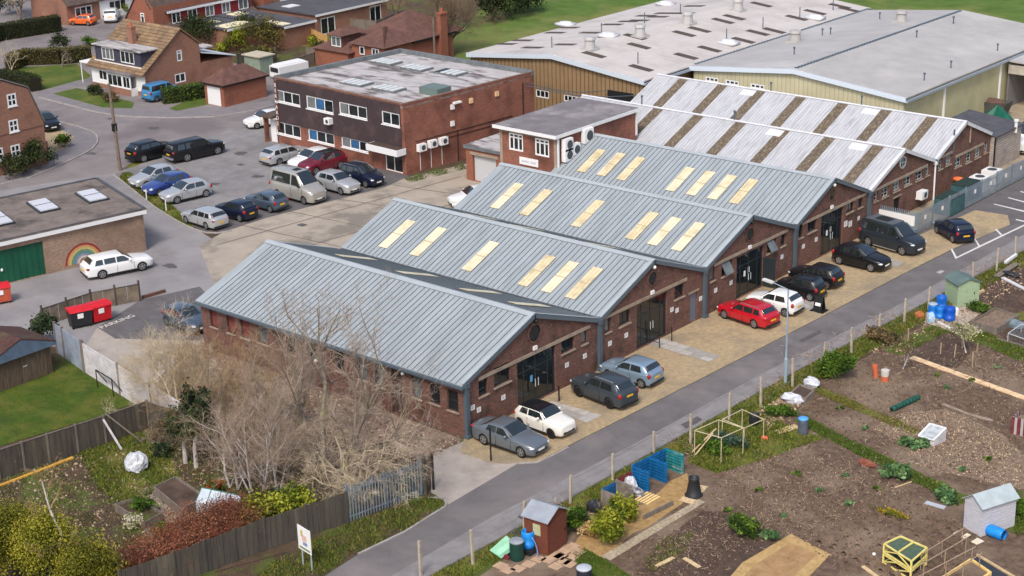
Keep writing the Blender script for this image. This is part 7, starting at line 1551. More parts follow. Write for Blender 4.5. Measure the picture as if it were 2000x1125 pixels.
mb.tube(c, c+dv*.01, .26, .26, 18); mb.build('body', M('bright_blue', lin(32,140,224)), t, True); mb = MB(); mb.tube(c+dv*.8, c+dv*.81, .27, .27, 18); mb.build('opening', M('dark_blue_inside', lin(16,66,124)), t)
for lb, a, b, w in (('square pale slab before the grey shed, nearer the cabbage', (1868,1040), (1890,1050), .55), ('square pale slab before the grey shed, nearer the blue barrel', (1895,1052), (1915,1062), .55)): bar(lb, a, b, w, .05, M('pale_slab2', lin(224,214,190), lin(204,194,172), 2, .9), 'paving_slab', 'paving slab', .03, .03)
bar('grey painted board lying beside the cabbage', (1808,983), (1846,994), .3, .06, M('grey_board2', lin(176,180,192), rough=.7), 'board', 'board'); bar('short thin stick lying on the big dug plot', (1748,954), (1780,943), .06, .05, m_pal_w, 'stick', 'stick')
layer('black_membrane', [(1905,1086),(1992,1140),(1965,1160),(1890,1110)], M('membrane', lin(56,60,70), lin(46,50,58), 3, .7)); bar('pale timber edge of the black membrane', (1908,1086), (1995,1138), .09, .12, m_pal_w, 'edging_board', 'board')
raised('new yellow timber raised bed at the bottom right', [(1840,1138),(1896,1102),(1934,1128),(1880,1165)], .3, M('new_yellow_timber', lin(236,204,132), lin(220,184,110), 3, .9), m_soil, th=.12)
bar('pale board at the bottom edge below the yellow frame', (1685,1108), (1722,1135), .2, .05, m_pal_w, 'board', 'board'); sack('rusty wheelbarrow tray tipped on the big dug plot', (1693,910), (.5,.22,.22), M('rust_red', lin(140,84,66), lin(116,68,54), 5, .9), 'barrow_tray', 'tray')
p = G(1707,1085); solo(MB().ell(p+Z3*.08, .1, .1, .08), 'ball', m_plate, 'small white ball on the soil beside the yellow frame', 'ball', smooth=True)
# clods and pale flecks lying on the soil
def flecks(name, poly, n, smin, smax, mats, z=.01):
    P = [G(u, v) for u, v in poly]; xs = [p.x for p in P]; ys = [p.y for p in P]; r = np.random.default_rng(len(poly)*7+n); V = []; Fc = []; MI = []; k = 0
    def inside(x, y):
        c = False; j = len(P)-1
        for i in range(len(P)):
            if (P[i].y > y) != (P[j].y > y) and x < (P[j].x-P[i].x)*(y-P[i].y)/(P[j].y-P[i].y)+P[i].x: c = not c
            j = i
        return c
    mb = MB(); cnt = 0
    while cnt < n:
        x, y = r.uniform(min(xs), max(xs)), r.uniform(min(ys), max(ys))
        if not inside(x, y): continue
        s = smin+(smax-smin)*r.random()**3; a = r.uniform(0, 6.28); e = r.uniform(.5, 1.8); zz = .05
        c, sn = math.cos(a)*s, math.sin(a)*s
        o = len(mb.v); mb.v += [(x+c*e, y+sn*e, zz-.02), (x-sn, y+c, zz-.02), (x-c*e, y-sn*e, zz-.02), (x+sn, y-c, zz-.02), (x, y, zz+s*r.uniform(.5,1.1))]
        mi = int(r.integers(len(mats))); mb.f += [(o,o+1,o+4),(o+1,o+2,o+4),(o+2,o+3,o+4),(o+3,o,o+4)]; mb.m += [mi]*4; cnt += 1
    o = mb.build(name, mats); o['kind'] = 'stuff'; return o
fl = [M('clod', lin(104,80,66,.85)), M('clod_dark', lin(74,56,46,.85)), M('clod_pale', lin(150,126,108,.85)), M('clod_mid', lin(122,98,82,.85)), M('straw_fleck', lin(198,176,142,.85))]
flecks('soil_clods', [(1380,1000),(1400,920),(1560,880),(1780,960),(1900,1040),(1860,1140),(1640,1120),(1545,1040),(1440,1090)], 7000, .015, .07, fl[:4]+fl[:2])
flecks('soil_clods', [(1225,1130),(1300,1050),(1380,990),(1445,1040),(1430,1085),(1400,1140)], 2500, .015, .07, fl[:4]+fl[:2])
flecks('soil_clods', [(1500,820),(1640,730),(1790,650),(2010,560),(2040,820),(1900,960),(1690,880)], 8000, .015, .075, fl[:4]+fl[:2])
flecks('straw_litter', [(1702,836),(1765,806),(1850,800),(1960,850),(2010,900),(2020,960),(1940,946),(1790,910),(1770,870)], 5000, .015, .06, fl[2:])
flecks('straw_litter', [(1400,920),(1560,880),(1780,960),(1700,1100),(1500,1060)], 1500, .015, .04, fl[2:])
flecks('straw_litter', [(1470,810),(1550,760),(1560,795),(1500,840)], 900, .03, .14, fl[2:]); flecks('straw_litter', [(1690,690),(1800,640),(1860,590),(1990,510),(2000,560),(1850,640),(1760,690)], 1500, .03, .11, fl)
flecks('leaf_debris', [(392,680),(900,864),(830,900),(690,925),(560,1000),(330,790)], 5000, .03, .1, [M('leaf_brown', lin(140,116,100,.85)), M('leaf_dark', lin(96,78,66,.85)), M('leaf_pale', lin(186,162,142,.85))])
flecks('leaf_debris', [(0,900),(290,795),(400,850),(560,990),(400,1100),(0,1120)], 5000, .03, .1, [M('leaf_brown', lin(140,116,100,.85)), M('leaf_dark', lin(96,78,66,.85)), M('weed_green', lin(92,112,44,.8)), M('leaf_pale', lin(186,162,142,.85))])

stk = MB(); rn = random.Random(5)
def stalks(name, cx, n, L, mats):
    mb = MB()
    for k in range(n):
        u, v, ru, rv = cx[rn.randrange(len(cx))]; p = G(u+rn.gauss(0, ru), v+rn.gauss(0, rv)); a = rn.uniform(0, 6.28); l = L*rn.uniform(.4, 1.3); d = Vector((math.cos(a)*l, math.sin(a)*l, rn.uniform(-.02, .16)))
        mb.tube(p+Z3*.05, p+Z3*.06+d, .012, .008, 3, rn.randrange(len(mats)), False)
    o = mb.build(name, mats); o['kind'] = 'stuff'
stalks('dead_stalks', [(1850,850,70,28),(1900,900,50,22),(1770,850,40,15),(1560,900,90,25),(1700,930,70,25),(1950,720,40,20),(1840,740,70,25),(1520,1000,70,30),(1340,1060,60,25)], 2600, .22, fl[2:]+[M('stalk_pale', lin(206,190,160,.85)), M('stalk_grey', lin(150,138,124,.85))])
stalks('dead_stalks', [(1505,790,30,15),(1540,750,20,10),(1590,700,25,12),(1690,660,40,15),(1760,625,30,12),(1930,540,30,14),(1975,515,20,10),(1350,870,25,12),(1120,1000,30,14)], 1500, .3, [M('stalk_pale', lin(206,190,160,.85)), M('stalk_brown', lin(136,106,80,.85)), M('stalk_rust', lin(170,120,80,.85))])
# ---------------------------------------------------------------- trees, shrubs, hedges, grass
def tubes(mb, S, n=3, mi=0):                     # S rows: x0 y0 z0 x1 y1 z1 r0 r1
    S = np.array(S, float)
    if not len(S): return
    p0, p1, r0, r1 = S[:,:3], S[:,3:6], S[:,6], S[:,7]; d = p1-p0; d /= np.linalg.norm(d, axis=1)[:,None]+1e-9
    ref = np.where(np.abs(d[:,2:3]) > .9, [[1.,0,0]], [[0,0,1.]]); a = np.cross(d, ref); a /= np.linalg.norm(a, axis=1)[:,None]+1e-9; b = np.cross(d, a)
    th = 2*np.pi*np.arange(n)/n; o = (a[:,None,:]*np.cos(th)[None,:,None]+b[:,None,:]*np.sin(th)[None,:,None])
    V = np.concatenate([p0[:,None,:]+o*r0[:,None,None], p1[:,None,:]+o*r1[:,None,None]], axis=1).reshape(-1, 3)
    k = np.arange(n); q = np.stack([k, (k+1) % n, n+(k+1) % n, n+k], 1); F = (q[None]+(np.arange(len(S))*2*n)[:,None,None]).reshape(-1, 4)
    mb.arr(V, F, mi)
def grow(rnd, p, d, L, r, lev, mx, out, up=.1, wob=.18, kids=(4,6), ang=(25,60), ratio=.62):
    n = 4 if lev < 2 else 3; p = Vector(p); d = Vector(d).normalized(); pts = [p.copy()]; rr = [r]
    for i in range(n):
        d = (d+Vector((rnd.gauss(0,wob), rnd.gauss(0,wob), rnd.gauss(0,wob)+up))).normalized(); q = p+d*L/n; r2 = r*(1-.62*(i+1)/n)
        out[min(lev, len(out)-1)].append((*p, *q, rr[-1], r2)); p = q; pts.append(q.copy()); rr.append(r2)
    if lev >= mx: return
    for k in range(rnd.randint(*kids)):
        f = rnd.uniform(.25, 1.0) if lev else rnd.uniform(.3, 1.0); i = min(n-1, int(f*n)); q = pts[i].lerp(pts[i+1], f*n-i); dd = (pts[i+1]-pts[i]).normalized()
        ax = dd.orthogonal().normalized(); ax.rotate(Matrix.Rotation(rnd.uniform(0, 6.283), 3, dd)); nd = dd.copy(); nd.rotate(Matrix.Rotation(R(rnd.uniform(*ang)), 3, ax))
        grow(rnd, q, nd, L*ratio*rnd.uniform(.7,1.2), max(.006, rr[i]*rnd.uniform(.4,.6)), lev+1, mx, out, up, wob, kids, ang, ratio)
def bare_tree(label, base, stems, mx, bark, twig, seed, kids=(4,6), up=.08, ang=(25,60), ratio=.62, group=None, wob=.16, split=2, name='bare_tree', cat='tree'):
    rnd = random.Random(seed); t = thing(name, label, cat, base, group); out = [[] for _ in range(mx+1)]
    for (dx, dy, ox, oy, L, r) in stems: grow(rnd, Vector(base)+Vector((ox, oy, -.05)), (dx, dy, 1), L, r, 0, mx, out, up, wob, kids, ang, ratio)
    mb = MB()
    for l in out[:split]: tubes(mb, l, 6)
    mb.build('trunk', bark, t); mb = MB()
    for l in out[split:]: tubes(mb, l, 3)
    mb.build('crown', twig, t); return t
m_bark = M('grey_bark', lin(126,115,104), lin(94,85,77), 3, .95, .4, 12, stain=lin(132,130,86), ss=1.2, lo=.55, hi=.65)
m_twig = M('brown_twig', lin(166,152,136), lin(128,114,100), 1.2, .95)
m_birch = M('birch_bark', lin(196,188,182), lin(160,150,146), 2.5, .9, stain=lin(70,62,60), ss=3, lo=.6, hi=.64)
m_btwig = M('birch_twig', lin(172,154,136), lin(138,120,102), 1.5, .95)
m_ptwig = M('pale_twig', lin(204,188,164), lin(176,160,130), 1.2, .95)
m_otwig = M('ochre_twig', lin(158,132,100), lin(128,102,74), .8, .95, stain=lin(150,142,84), ss=.6)
def leaves(mb, C, rad, n, size, seed, mis, shell=.55, flat=.0, clump=14, ground=True):
    r = np.random.default_rng(seed); C = np.array(C, float); rad = np.array(rad, float)
    k = max(3, clump); u = r.normal(size=(k, 3)); u /= np.linalg.norm(u, axis=1)[:,None]; u[:,2] = np.where(u[:,2] < -.4, -u[:,2], u[:,2]); cc = u*r.uniform(shell, 1.0, (k,1))
    w = r.integers(k, size=n); p = cc[w]+r.normal(0, .22, (n,3)); p = C+p*rad
    if ground: p[:,2] = np.maximum(p[:,2], .03)
    a = r.normal(size=(n,3)); a /= np.linalg.norm(a, axis=1)[:,None]; b = np.cross(a, r.normal(size=(n,3))); b /= np.linalg.norm(b, axis=1)[:,None]
    s = size*r.uniform(.5, 1.3, (n,1)); V = np.stack([p-a*s, p+b*s*.6, p+a*s, p-b*s*.6], 1).reshape(-1, 3); F = np.arange(4*n).reshape(-1, 4)
    mi = np.array(mis)[(w*7 % len(mis))]; o = len(mb.v); mb.v += [tuple(x) for x in V.tolist()]; mb.f += [tuple(x) for x in (F+o).tolist()]; mb.m += [int(x) for x in mi]
def shades(name, cols): return [M('%s_leaf_%d' % (name, i), lin(*c, .75), rough=.75, spec=.2) for i, c in enumerate(cols)]
L_dark = shades('dark', [(58,70,34),(44,56,28),(74,84,44),(36,46,26)]); L_green = shades('green', [(86,116,36),(66,94,28),(110,138,48),(52,76,26)]); L_yel = shades('yellow', [(156,152,48),(128,130,38),(176,168,62),(98,104,34)])
L_gold = shades('gold', [(138,134,40),(110,112,34),(160,150,52),(84,90,30)]); L_red = shades('red', [(140,88,64),(112,68,52),(166,110,84),(88,58,44)]); L_ivy = shades('ivy', [(50,66,42),(38,52,34),(64,80,50),(84,98,60)]); L_lime = shades('lime', [(144,152,40),(118,130,34),(168,170,60),(92,106,30)])
L_cab = shades('cabbage', [(104,140,88),(84,120,74),(134,166,112),(66,98,58)]); L_blos = shades('blossom', [(214,206,170),(190,190,140),(150,150,104),(226,220,196)]); L_brn = shades('brown', [(120,100,70),(98,82,58),(142,118,84),(84,84,52)]); L_olive = shades('olive', [(104,98,48),(84,82,40),(124,114,58),(66,68,34)])
def shrub(label, px, rad, n, size, L, seed, name='shrub', cat='shrub', base=None, stem=m_bark, clump=14, group=None, shell=.55, lift=.0):
    p = Vector(base) if base is not None else G(*px); t = thing(name, label, cat, p, group); mb = MB(); leaves(mb, p+Z3*(rad[2]*.9+lift), rad, n, size, seed, list(range(len(L))), shell, clump=clump); mb.build('foliage', L, t)
    rnd = random.Random(seed); S = []
    for k in range(6): q = p+Vector((rnd.uniform(-.8,.8)*rad[0], rnd.uniform(-.8,.8)*rad[1], rad[2]*1.3+lift)); S.append((*p, *q, .03, .012))
    mb = MB(); tubes(mb, S, 4); mb.build('stem', stem, t); return t
def hedge(label, px, w, h, L, seed, dens=260, size=.07, name='hedge', cat='hedge'):
    P = [G(u, v) for u, v in px]; t = thing(name, label, cat, P[0]); mb = MB(); core = MB(); r = np.random.default_rng(seed)
    for a, b in zip(P, P[1:]):
        d = (b-a); Ln = d.length; d.normalize(); nn = Vector((-d.y, d.x, 0)); core.beam(a+Z3*h*.46, b+Z3*h*.46, w*.78, h*.9)
        n = int(Ln*(w+2*h)*dens*.5); f = r.random(n)*Ln; sd = r.random(n); tot = 2*h+w; q = sd*tot
        off = np.where(q < h, -w/2, np.where(q < h+w, q-h-w/2, w/2)); z = np.where(q < h, q, np.where(q < h+w, h, tot-q)); j = r.normal(0, .06, (n,3))
        p = np.array(a)[None]+np.outer(f, np.array(d))+np.outer(off, np.array(nn))+np.outer(z, [0,0,1])+j
        aa = r.normal(size=(n,3)); aa /= np.linalg.norm(aa, axis=1)[:,None]; bb = np.cross(aa, r.normal(size=(n,3))); bb /= np.linalg.norm(bb, axis=1)[:,None]; s = size*r.uniform(.5,1.3,(n,1))
        V = np.stack([p-aa*s, p+bb*s*.7, p+aa*s, p-bb*s*.7], 1).reshape(-1,3); F = np.arange(4*n).reshape(-1,4); o = len(mb.v); mb.v += [tuple(x) for x in V.tolist()]; mb.f += [tuple(x) for x in (F+o).tolist()]; mb.m += [int(x) for x in r.integers(len(L), size=n)]
    mb.build('foliage', L, t); core.build('branches', M('hedge_core', lin(44,40,26,.8), lin(34,32,20,.8), 3, 1), t); return t
# foreground trees
bare_tree('big spreading bare tree with three grey stems over the side yard', G(640,965), [(-.1,.2,-.1,.1,7.8,.24),(.12,.2,.35,0,7.6,.19),(-.3,.2,-.4,-.1,7.0,.17),(.6,.1,.3,-.1,6.4,.13),(-.65,.05,-.3,0,5.8,.12)], 4, m_bark, m_twig, 12, (6,7), .07, (25,60), .5)
bare_tree('drooping bare tree behind the palisade gates with pale branches', G(690,960), [(.3,-.2,0,0,3.8,.09),(-.5,-.4,0,0,3.4,.08),(.8,.1,0,0,3.6,.075),(.1,-.8,.2,0,3.0,.07),(-.6,.2,.1,0,3.4,.07)], 4, m_ptwig, m_ptwig, 21, (4,6), -.03, (35,75), .62)
BT = 'white stemmed birches over the garden'
for k, (u, v, H, lb) in enumerate(((449,953,3.6,'slim white birch, a single leaning stem left of the clump'), (465,957,3.8,'tall white birch with a thick pale stem beside the leaning one'), (494,975,4.2,'forked white birch behind the yellow green shrub'), (511,983,4.0,'white birch crossing the forked one'), (543,970,4.2,'many stemmed white birch nearest the big grey tree'))):
    bare_tree(lb, G(u, v), [(-.3 if k == 0 else random.uniform(-.2,.15), random.uniform(-.1,.2), 0, 0, H, .075)]+([(.35,.05,0,0,H*.85,.055),(-.4,.1,0,0,H*.9,.055)] if k in (2,4) else [(.3,.2,0,0,H*.7,.05)]), 3, m_birch, m_btwig, 40+k, (7,10), .08, (20,55), .5, BT, split=2)
bare_tree('tall thin birch rising through the golden conifers at the bottom left', G(152,1150), [(-.02,.02,0,0,5.6,.09)], 3, m_birch, m_otwig, 61, (9,12), .0, (30,70), .34, None, split=1)
bare_tree('pale twiggy hazel leaning over the whitewashed wall', G(345,842), [(-.9,.35,0,0,3.6,.08),(-.5,.6,.1,0,4.0,.08),(-.2,.5,.1,.1,4.2,.07),(.2,.6,.2,0,4.2,.07),(-1.1,.0,-.1,0,3.2,.06),(-.7,.8,0,0,3.8,.06),(-1.3,.5,0,0,3.4,.06)], 4, m_ptwig, m_ptwig, 71, (6,7), .03, (20,55), .55)
bare_tree('ochre twigged willow in front of the board panelled workshop wall', G(430,890), [(-.2,.3,0,0,4.6,.09),(.3,.4,.1,0,4.8,.09),(-.5,.5,0,0,4.4,.07),(.1,.7,0,.1,4.6,.07),(.6,.3,0,0,4.4,.07),(-.1,1,0,0,4.4,.06)], 4, m_bark, m_otwig, 81, (5,7), .06, (18,50), .55)
bare_tree('fine brown twigged tree between the willow and the big grey tree', G(500,900), [(-.2,.3,0,0,4.4,.09),(.3,.4,.1,0,4.6,.09),(.6,.2,0,0,4.2,.07),(.0,.8,0,.1,4.4,.07)], 4, m_bark, m_btwig, 83, (4,6), .06, (20,55), .5)
for k, (u, v) in enumerate(((363,905),(384,914))):
    p = G(u, v); t = thing('ivy_tree', ['white stemmed tree smothered in dark ivy, left of the pair', 'white stemmed tree smothered in dark ivy, right of the pair'][k], 'tree', p); mb = MB(); mb.tube(p, p+Z3*1.2, .14, .11, 8); mb.tube(p+Z3*1.2, p+Vector((.15,.3,3.4)), .11, .05, 8); mb.build('trunk', m_birch, t)
    mb = MB(); leaves(mb, p+Vector((.0,.2,2.3)), (.95,.95,1.2), 3200, .09, 90+k, [0,1,2,3], .3, clump=22); leaves(mb, p+Vector((.2,.6,3.6)), (.55,.55,.9), 900, .1, 92+k, [0,1,2,3], .3, clump=12); mb.build('foliage', L_ivy, t)
# foreground shrubs
for k, (u, v, rx, rz, n, L, lb) in enumerate(((20,1130,1.5,1.9,6500,L_gold,'golden green conifer at the left edge corner, largest of the golden group'), (98,1142,1.4,1.8,6500,L_yel,'bright golden conifer beside the tall thin birch'), (175,1165,1.3,1.5,5000,L_gold,'golden conifer right of the tall thin birch'), (60,1085,1.2,1.3,3600,L_yel,'yellow shrub behind the golden conifers'), (-30,1070,1.2,1.3,3000,L_olive,'olive shrub half outside the left edge'))):
    shrub(lb, (u, v), (rx, rx, rz), int(n*3.2), .06, L, 100+k, 'golden_conifer', 'conifer', clump=60, shell=.35)
def thorn(label, px, r, h, n, twig, L, seed, nl):
    p = G(*px); t = thing('twiggy_shrub', label, 'shrub', p); rnd = random.Random(seed); out = [[] for _ in range(3)]
    for k in range(n): a = rnd.uniform(0, 6.28); e = rnd.random()**.5; grow(rnd, p+Vector((math.cos(a)*r*e*.6, math.sin(a)*r*e*.6, 0)), (math.cos(a)*e*.8, math.sin(a)*e*.8, 1), h*rnd.uniform(.6,1), .018, 0, 2, out, .02, .25, (4,7), (25,65), .5)
    mb = MB()
    for l in out: tubes(mb, l, 3)
    mb.build('stems', twig, t); mb = MB(); leaves(mb, p+Z3*h*.6, (r, r, h*.6), int(nl*1.9), .045, seed, list(range(len(L))), .3, clump=40); mb.build('foliage', L, t); return t
m_redtwig = M('red_twig', lin(150,92,70), lin(120,72,56), 1.5, .95)
thorn('red brown twiggy shrub beside the greenhouse', (458,1050), 1.8, 1.75, 110, m_redtwig, L_red, 200, 4200); thorn('red brown twiggy shrub by the dark lane fence, middle of three', (380,1072), 1.8, 1.7, 110, m_redtwig, L_red, 201, 3800); thorn('low red brown bramble at the bottom left of the twiggy shrubs', (300,1115), 1.8, 1.5, 90, m_redtwig, L_red, 202, 3000); thorn('tangle of brown brambles behind the dark garden fence corner', (330,862), 1.3, 1.1, 50, m_twig, L_brn, 203, 1200)
thorn('brown brushwood heap behind the palisade gates', (735,935), 1.6, 1.3, 80, m_twig, L_brn, 204, 900); thorn('brown thicket under the big bare tree', (600,960), 1.5, 1.0, 50, m_twig, L_olive, 205, 1200); thorn('tangle of dry stems below the ochre willow', (480,890), 2.0, 1.3, 70, m_otwig, L_brn, 206, 900); thorn('dry brushwood beneath the birches', (540,930), 1.8, 1.2, 60, m_twig, L_brn, 207, 900)
shrub('lime yellow shrub spilling over the dark lane fence, nearer the greenhouse', (515,1035), (1.0,1.1,1.0), 3000, .1, L_lime, 210, clump=24); shrub('lime yellow shrub spilling over the dark lane fence, nearer the gates', (580,1022), (1.1,1.1,.95), 2800, .1, L_lime, 211, clump=24); shrub('dark evergreen mass under the lime shrubs', (560,1010), (1.3,.9,.8), 2000, .11, L_ivy, 212); shrub('olive green shrub beside the red twiggy shrubs', (490,1060), (.8,.8,.7), 1400, .1, L_olive, 213)
shrub('dark ivy clump at the corner of the low board wall', (88,668), (.9,.8,1.0), 1800, .1, L_ivy, 214); shrub('white flowering clump beside the raised bed', (258,1030), (.5,.5,.35), 600, .07, L_blos, 215); shrub('orange flowered potted plant by the raised bed', (420,965), (.4,.4,.4), 600, .07, shades('orange', [(196,96,40),(160,76,34),(86,104,40)]), 216); shrub('green plants inside the middle raised bed', (280,1005), (.7,.5,.3), 900, .08, L_green, 217, lift=.3); shrub('leafy green plants in the sunken bed', (322,1048), (.7,.5,.35), 900, .08, L_green, 218); shrub('black green bush at the end of the leaning rail', (318,890), (.6,.5,.35), 700, .09, L_ivy, 219)
# allotment plants
shrub('dense bright green bush beside the lane fence posts', (1637,737), (.95,.95,.75), 3200, .1, L_green, 230, clump=26); shrub('small green bush behind the rust brown shed', (1128,1035), (.62,.62,.6), 1500, .1, L_green, 231, clump=16); shrub('tall leafy yellow green bush on the wood chip', (1190,1060), (.75,.75,.85), 2200, .1, L_lime, 232, clump=18); shrub('leafy yellow green bush against the worn pallet bin', (1212,1018), (.7,.65,.75), 1900, .1, L_lime, 233, clump=18); shrub('straw coloured heap between the leafy bushes', (1150,1045), (.5,.5,.35), 800, .09, shades('straw', [(206,176,120),(180,148,96),(224,196,146)]), 234)
shrub('young leafy bush on the dark dug plot', (1452,1045), (.75,.65,.5), 1300, .09, L_green, 235); shrub('grey green cabbage on the dark dug plot', (1502,1055), (.38,.38,.25), 420, .12, L_cab, 236, 'cabbage_plant', 'vegetable', clump=8)
for k, (u, v, r, lb) in enumerate(((1748,932,.62,'big cabbage clump on the grass path edge'), (1847,978,.52,'big cabbage clump beside the pale grey shed'), (1770,868,.34,'cabbage in the row left of the white cold frame, nearest the lane'), (1786,876,.36,'cabbage in the row left of the white cold frame, middle'), (1801,872,.34,'cabbage in the row left of the white cold frame, nearest the frame'), (1996,1000,.5,'leafy clump at the right edge beyond the grey shed'))):
    shrub(lb, (u, v), (r, r, r*.55), int(900*r/.5), .15, L_cab if k != 5 else L_green, 240+k, 'cabbage_plant', 'vegetable', clump=10)
for k, (u, v, lb) in enumerate(((1745,1012,'strip of yellow flowers among dug rows'),)): shrub(lb, (u, v), (.9,.3,.2), 700, .06, shades('marigold', [(196,160,40),(92,104,36),(120,124,44)]), 250, 'flower_clump', 'flowers')
shrub('blue green plants inside the nearer cage frame', (1425,870), (.9,.6,.35), 1100, .08, shades('bluegreen', [(74,98,84),(56,80,66),(92,116,96)]), 251); shrub('green weeds at the lane end of the cage frames', (1390,880), (1.0,.7,.3), 1200, .08, L_green, 252); shrub('green tuft before the white sacks', (1520,812), (.9,.6,.3), 1200, .08, L_green, 253); shrub('green hedge clump beside the green shed base', (1915,610), (.9,.5,.35), 1200, .08, L_green, 254); shrub('brown dry bramble bank along the lane fence', (1725,668), (1.2,.9,.45), 1400, .08, L_brn, 255)
for k, (u, v, lb, L) in enumerate(((1763,722,'small bare fruit tree at the start of the plank walk', L_brn), (1887,690,'small pale blossom tree among the stakes', L_blos))):
    p = G(u, v); t = thing('fruit_tree', lb, 'tree', p); rnd = random.Random(260+k); out = [[] for _ in range(4)]; grow(rnd, p, (.05,0,1), 1.3, .05, 0, 3, out, .1, .2, (4,6), (30,65), .6); mb = MB(); tubes(mb, out[0], 6); tubes(mb, out[1], 5); mb.build('trunk', m_birch, t); mb = MB(); tubes(mb, out[2]+out[3], 3); leaves(mb, p+Z3*1.35, (.7,.7,.5), 250 if k == 0 else 900, .06, 262+k, [1+i for i in range(len(L))], .3, ground=False); mb.build('crown', [m_twig]+L, t)
# houses' gardens
hedge('tall dark hedge along the estate road at the top left', [(-60,98),(0,79),(118,60)], 1.3, 2.0, L_dark, 300); hedge('long clipped hedge behind the front lawn of the chalet house', [(20,138),(45,126),(120,124),(180,119)], 1.3, 1.75, L_olive, 301); hedge('rounded hedge beside the gambrel house', [(0,162),(40,168),(72,178)], 1.5, 1.5, L_dark, 302); hedge('dark green hedge beside the light blue van', [(318,202),(360,197),(402,189)], 1.3, 1.55, L_green, 303)
TG = 'trees and bushes in the back gardens'
for k, (px, rad, n, L, lb) in enumerate((((395,96),(2.4,2.2,2.1),4200,L_dark,'round dark evergreen behind the chalet house roof'), ((512,100),(2.6,2.4,2.0),4200,L_olive,'wide olive green bush beside the pale green shed'), ((462,98),(1.7,1.6,1.5),2400,L_lime,'yellow green bush left of the wide olive bush'), ((438,102),(.9,.9,.7),900,L_lime,'small round yellow bush by the pale conservatory roof'), ((118,102),(1.1,1.1,1.1),1200,L_dark,'round dark topiary bush behind the clipped hedge'), ((482,84),(1.2,1.2,1.9),1900,L_dark,'dark upright shrub against the cream roof panels'), ((625,105),(1.1,.9,.7),1000,L_dark,'low dark bush by the grey fence'), ((610,90),(.6,.6,.6),600,L_lime,'small yellow shrub before the tan fence'), ((237,28),(1.0,1.0,.7),900,L_lime,'yellow green bush by the white SUV'), ((76,330),(1.6,1.4,1.3),2600,L_dark,'dark bush against the gambrel house wall, larger'), ((24,345),(1.5,1.2,1.0),2000,L_dark,'dark bush against the gambrel house wall, at the left'), ((124,288),(.8,.8,.6),800,L_green,'low green bush on the gravel by the gambrel house'), ((186,186),(.8,.8,.55),800,L_dark,'dark mound by the white house front'), ((215,198),(1.0,.7,.5),800,L_brn,'flower bed shrubs below the bay window'), ((445,180),(.8,.6,.6),700,L_brn,'brown shrub against the small garage side wall'), ((175,88),(1.2,.7,.5),800,L_green,'low green planting at the corner of the chalet house'), ((500,122),(2.6,1.2,1.0),2200,L_olive,'scrubby planting along the dark fence'), ((400,155),(1.5,.6,.5),800,L_olive,'creeper over the wall behind the small garage'), ((600,70),(1.0,.8,.7),800,L_olive,'olive bush beside the white patio doors'))):
    shrub(lb, px, rad, n, .11, L, 310+k, 'garden_bush', 'bush', group=TG, clump=18)
for k, (x0, w, h, lb) in enumerate(((965,2.2,2.3,'dark evergreen tree at the field edge, nearest the bare tree'), (1000,2.4,2.4,'dark evergreen tree at the field edge, middle of three'), (1035,2.0,2.0,'dark evergreen tree at the field edge, farthest right'))): shrub(lb, (x0, 42-10*k), (w, w, h), 3600, .16, L_dark, 340+k, 'evergreen_tree', 'tree', group='evergreens at the field edge', clump=30)
bare_tree('broad bare tree with twisted branches behind the hipped bungalow', G(864,98), [(-.1,.1,0,0,5.0,.33),(.5,.15,.1,0,5.2,.26),(-.5,.2,-.1,0,5,.24),(.8,.1,.2,0,5.4,.2)], 4, m_bark, M('umber_twig', lin(126,106,84), lin(98,82,66), 1.2, .95), 350, (6,7), .03, (28,65), .6)
bare_tree('thin bare tree at the left of the far gardens', G(770,55), [(.1,.1,0,0,4.5,.14),(-.3,.1,0,0,4.2,.12)], 4, m_bark, m_otwig, 351, (4,6), .08, (25,55), .6); bare_tree('grey blossoming tree behind the dark hedge at the top left', G(40,40), [(.1,.1,0,0,4.5,.16),(-.4,.1,0,0,4,.14),(.5,0,0,0,4,.14)], 4, m_bark, m_ptwig, 352, (5,7), .08, (25,60), .6); bare_tree('brown bare tree behind the dark hedge beside the brick bungalow', G(88,30), [(.1,.1,0,0,4.2,.14),(-.3,.1,0,0,4,.12)], 4, m_bark, m_otwig, 353, (5,7), .08, (25,60), .6)
shrub('dark conifer among the bare trees at the top left corner', (22,30), (1.6,1.6,2.4), 2600, .14, L_dark, 354, 'evergreen_tree', 'tree', clump=20); bare_tree('small bare tree on the front lawn of the chalet house', G(121,132), [(0,0,0,0,2.2,.14)], 3, m_bark, m_twig, 355, (4,5), .0, (50,80), .5); bare_tree('grey leafless shrub at the end of the clipped hedge', G(22,138), [(-.3,0,0,0,2,.05),(.2,.1,0,0,2,.05),(.4,-.1,0,0,2,.05)], 3, m_ptwig, m_ptwig, 356, (4,6), .1, (20,50), .6)
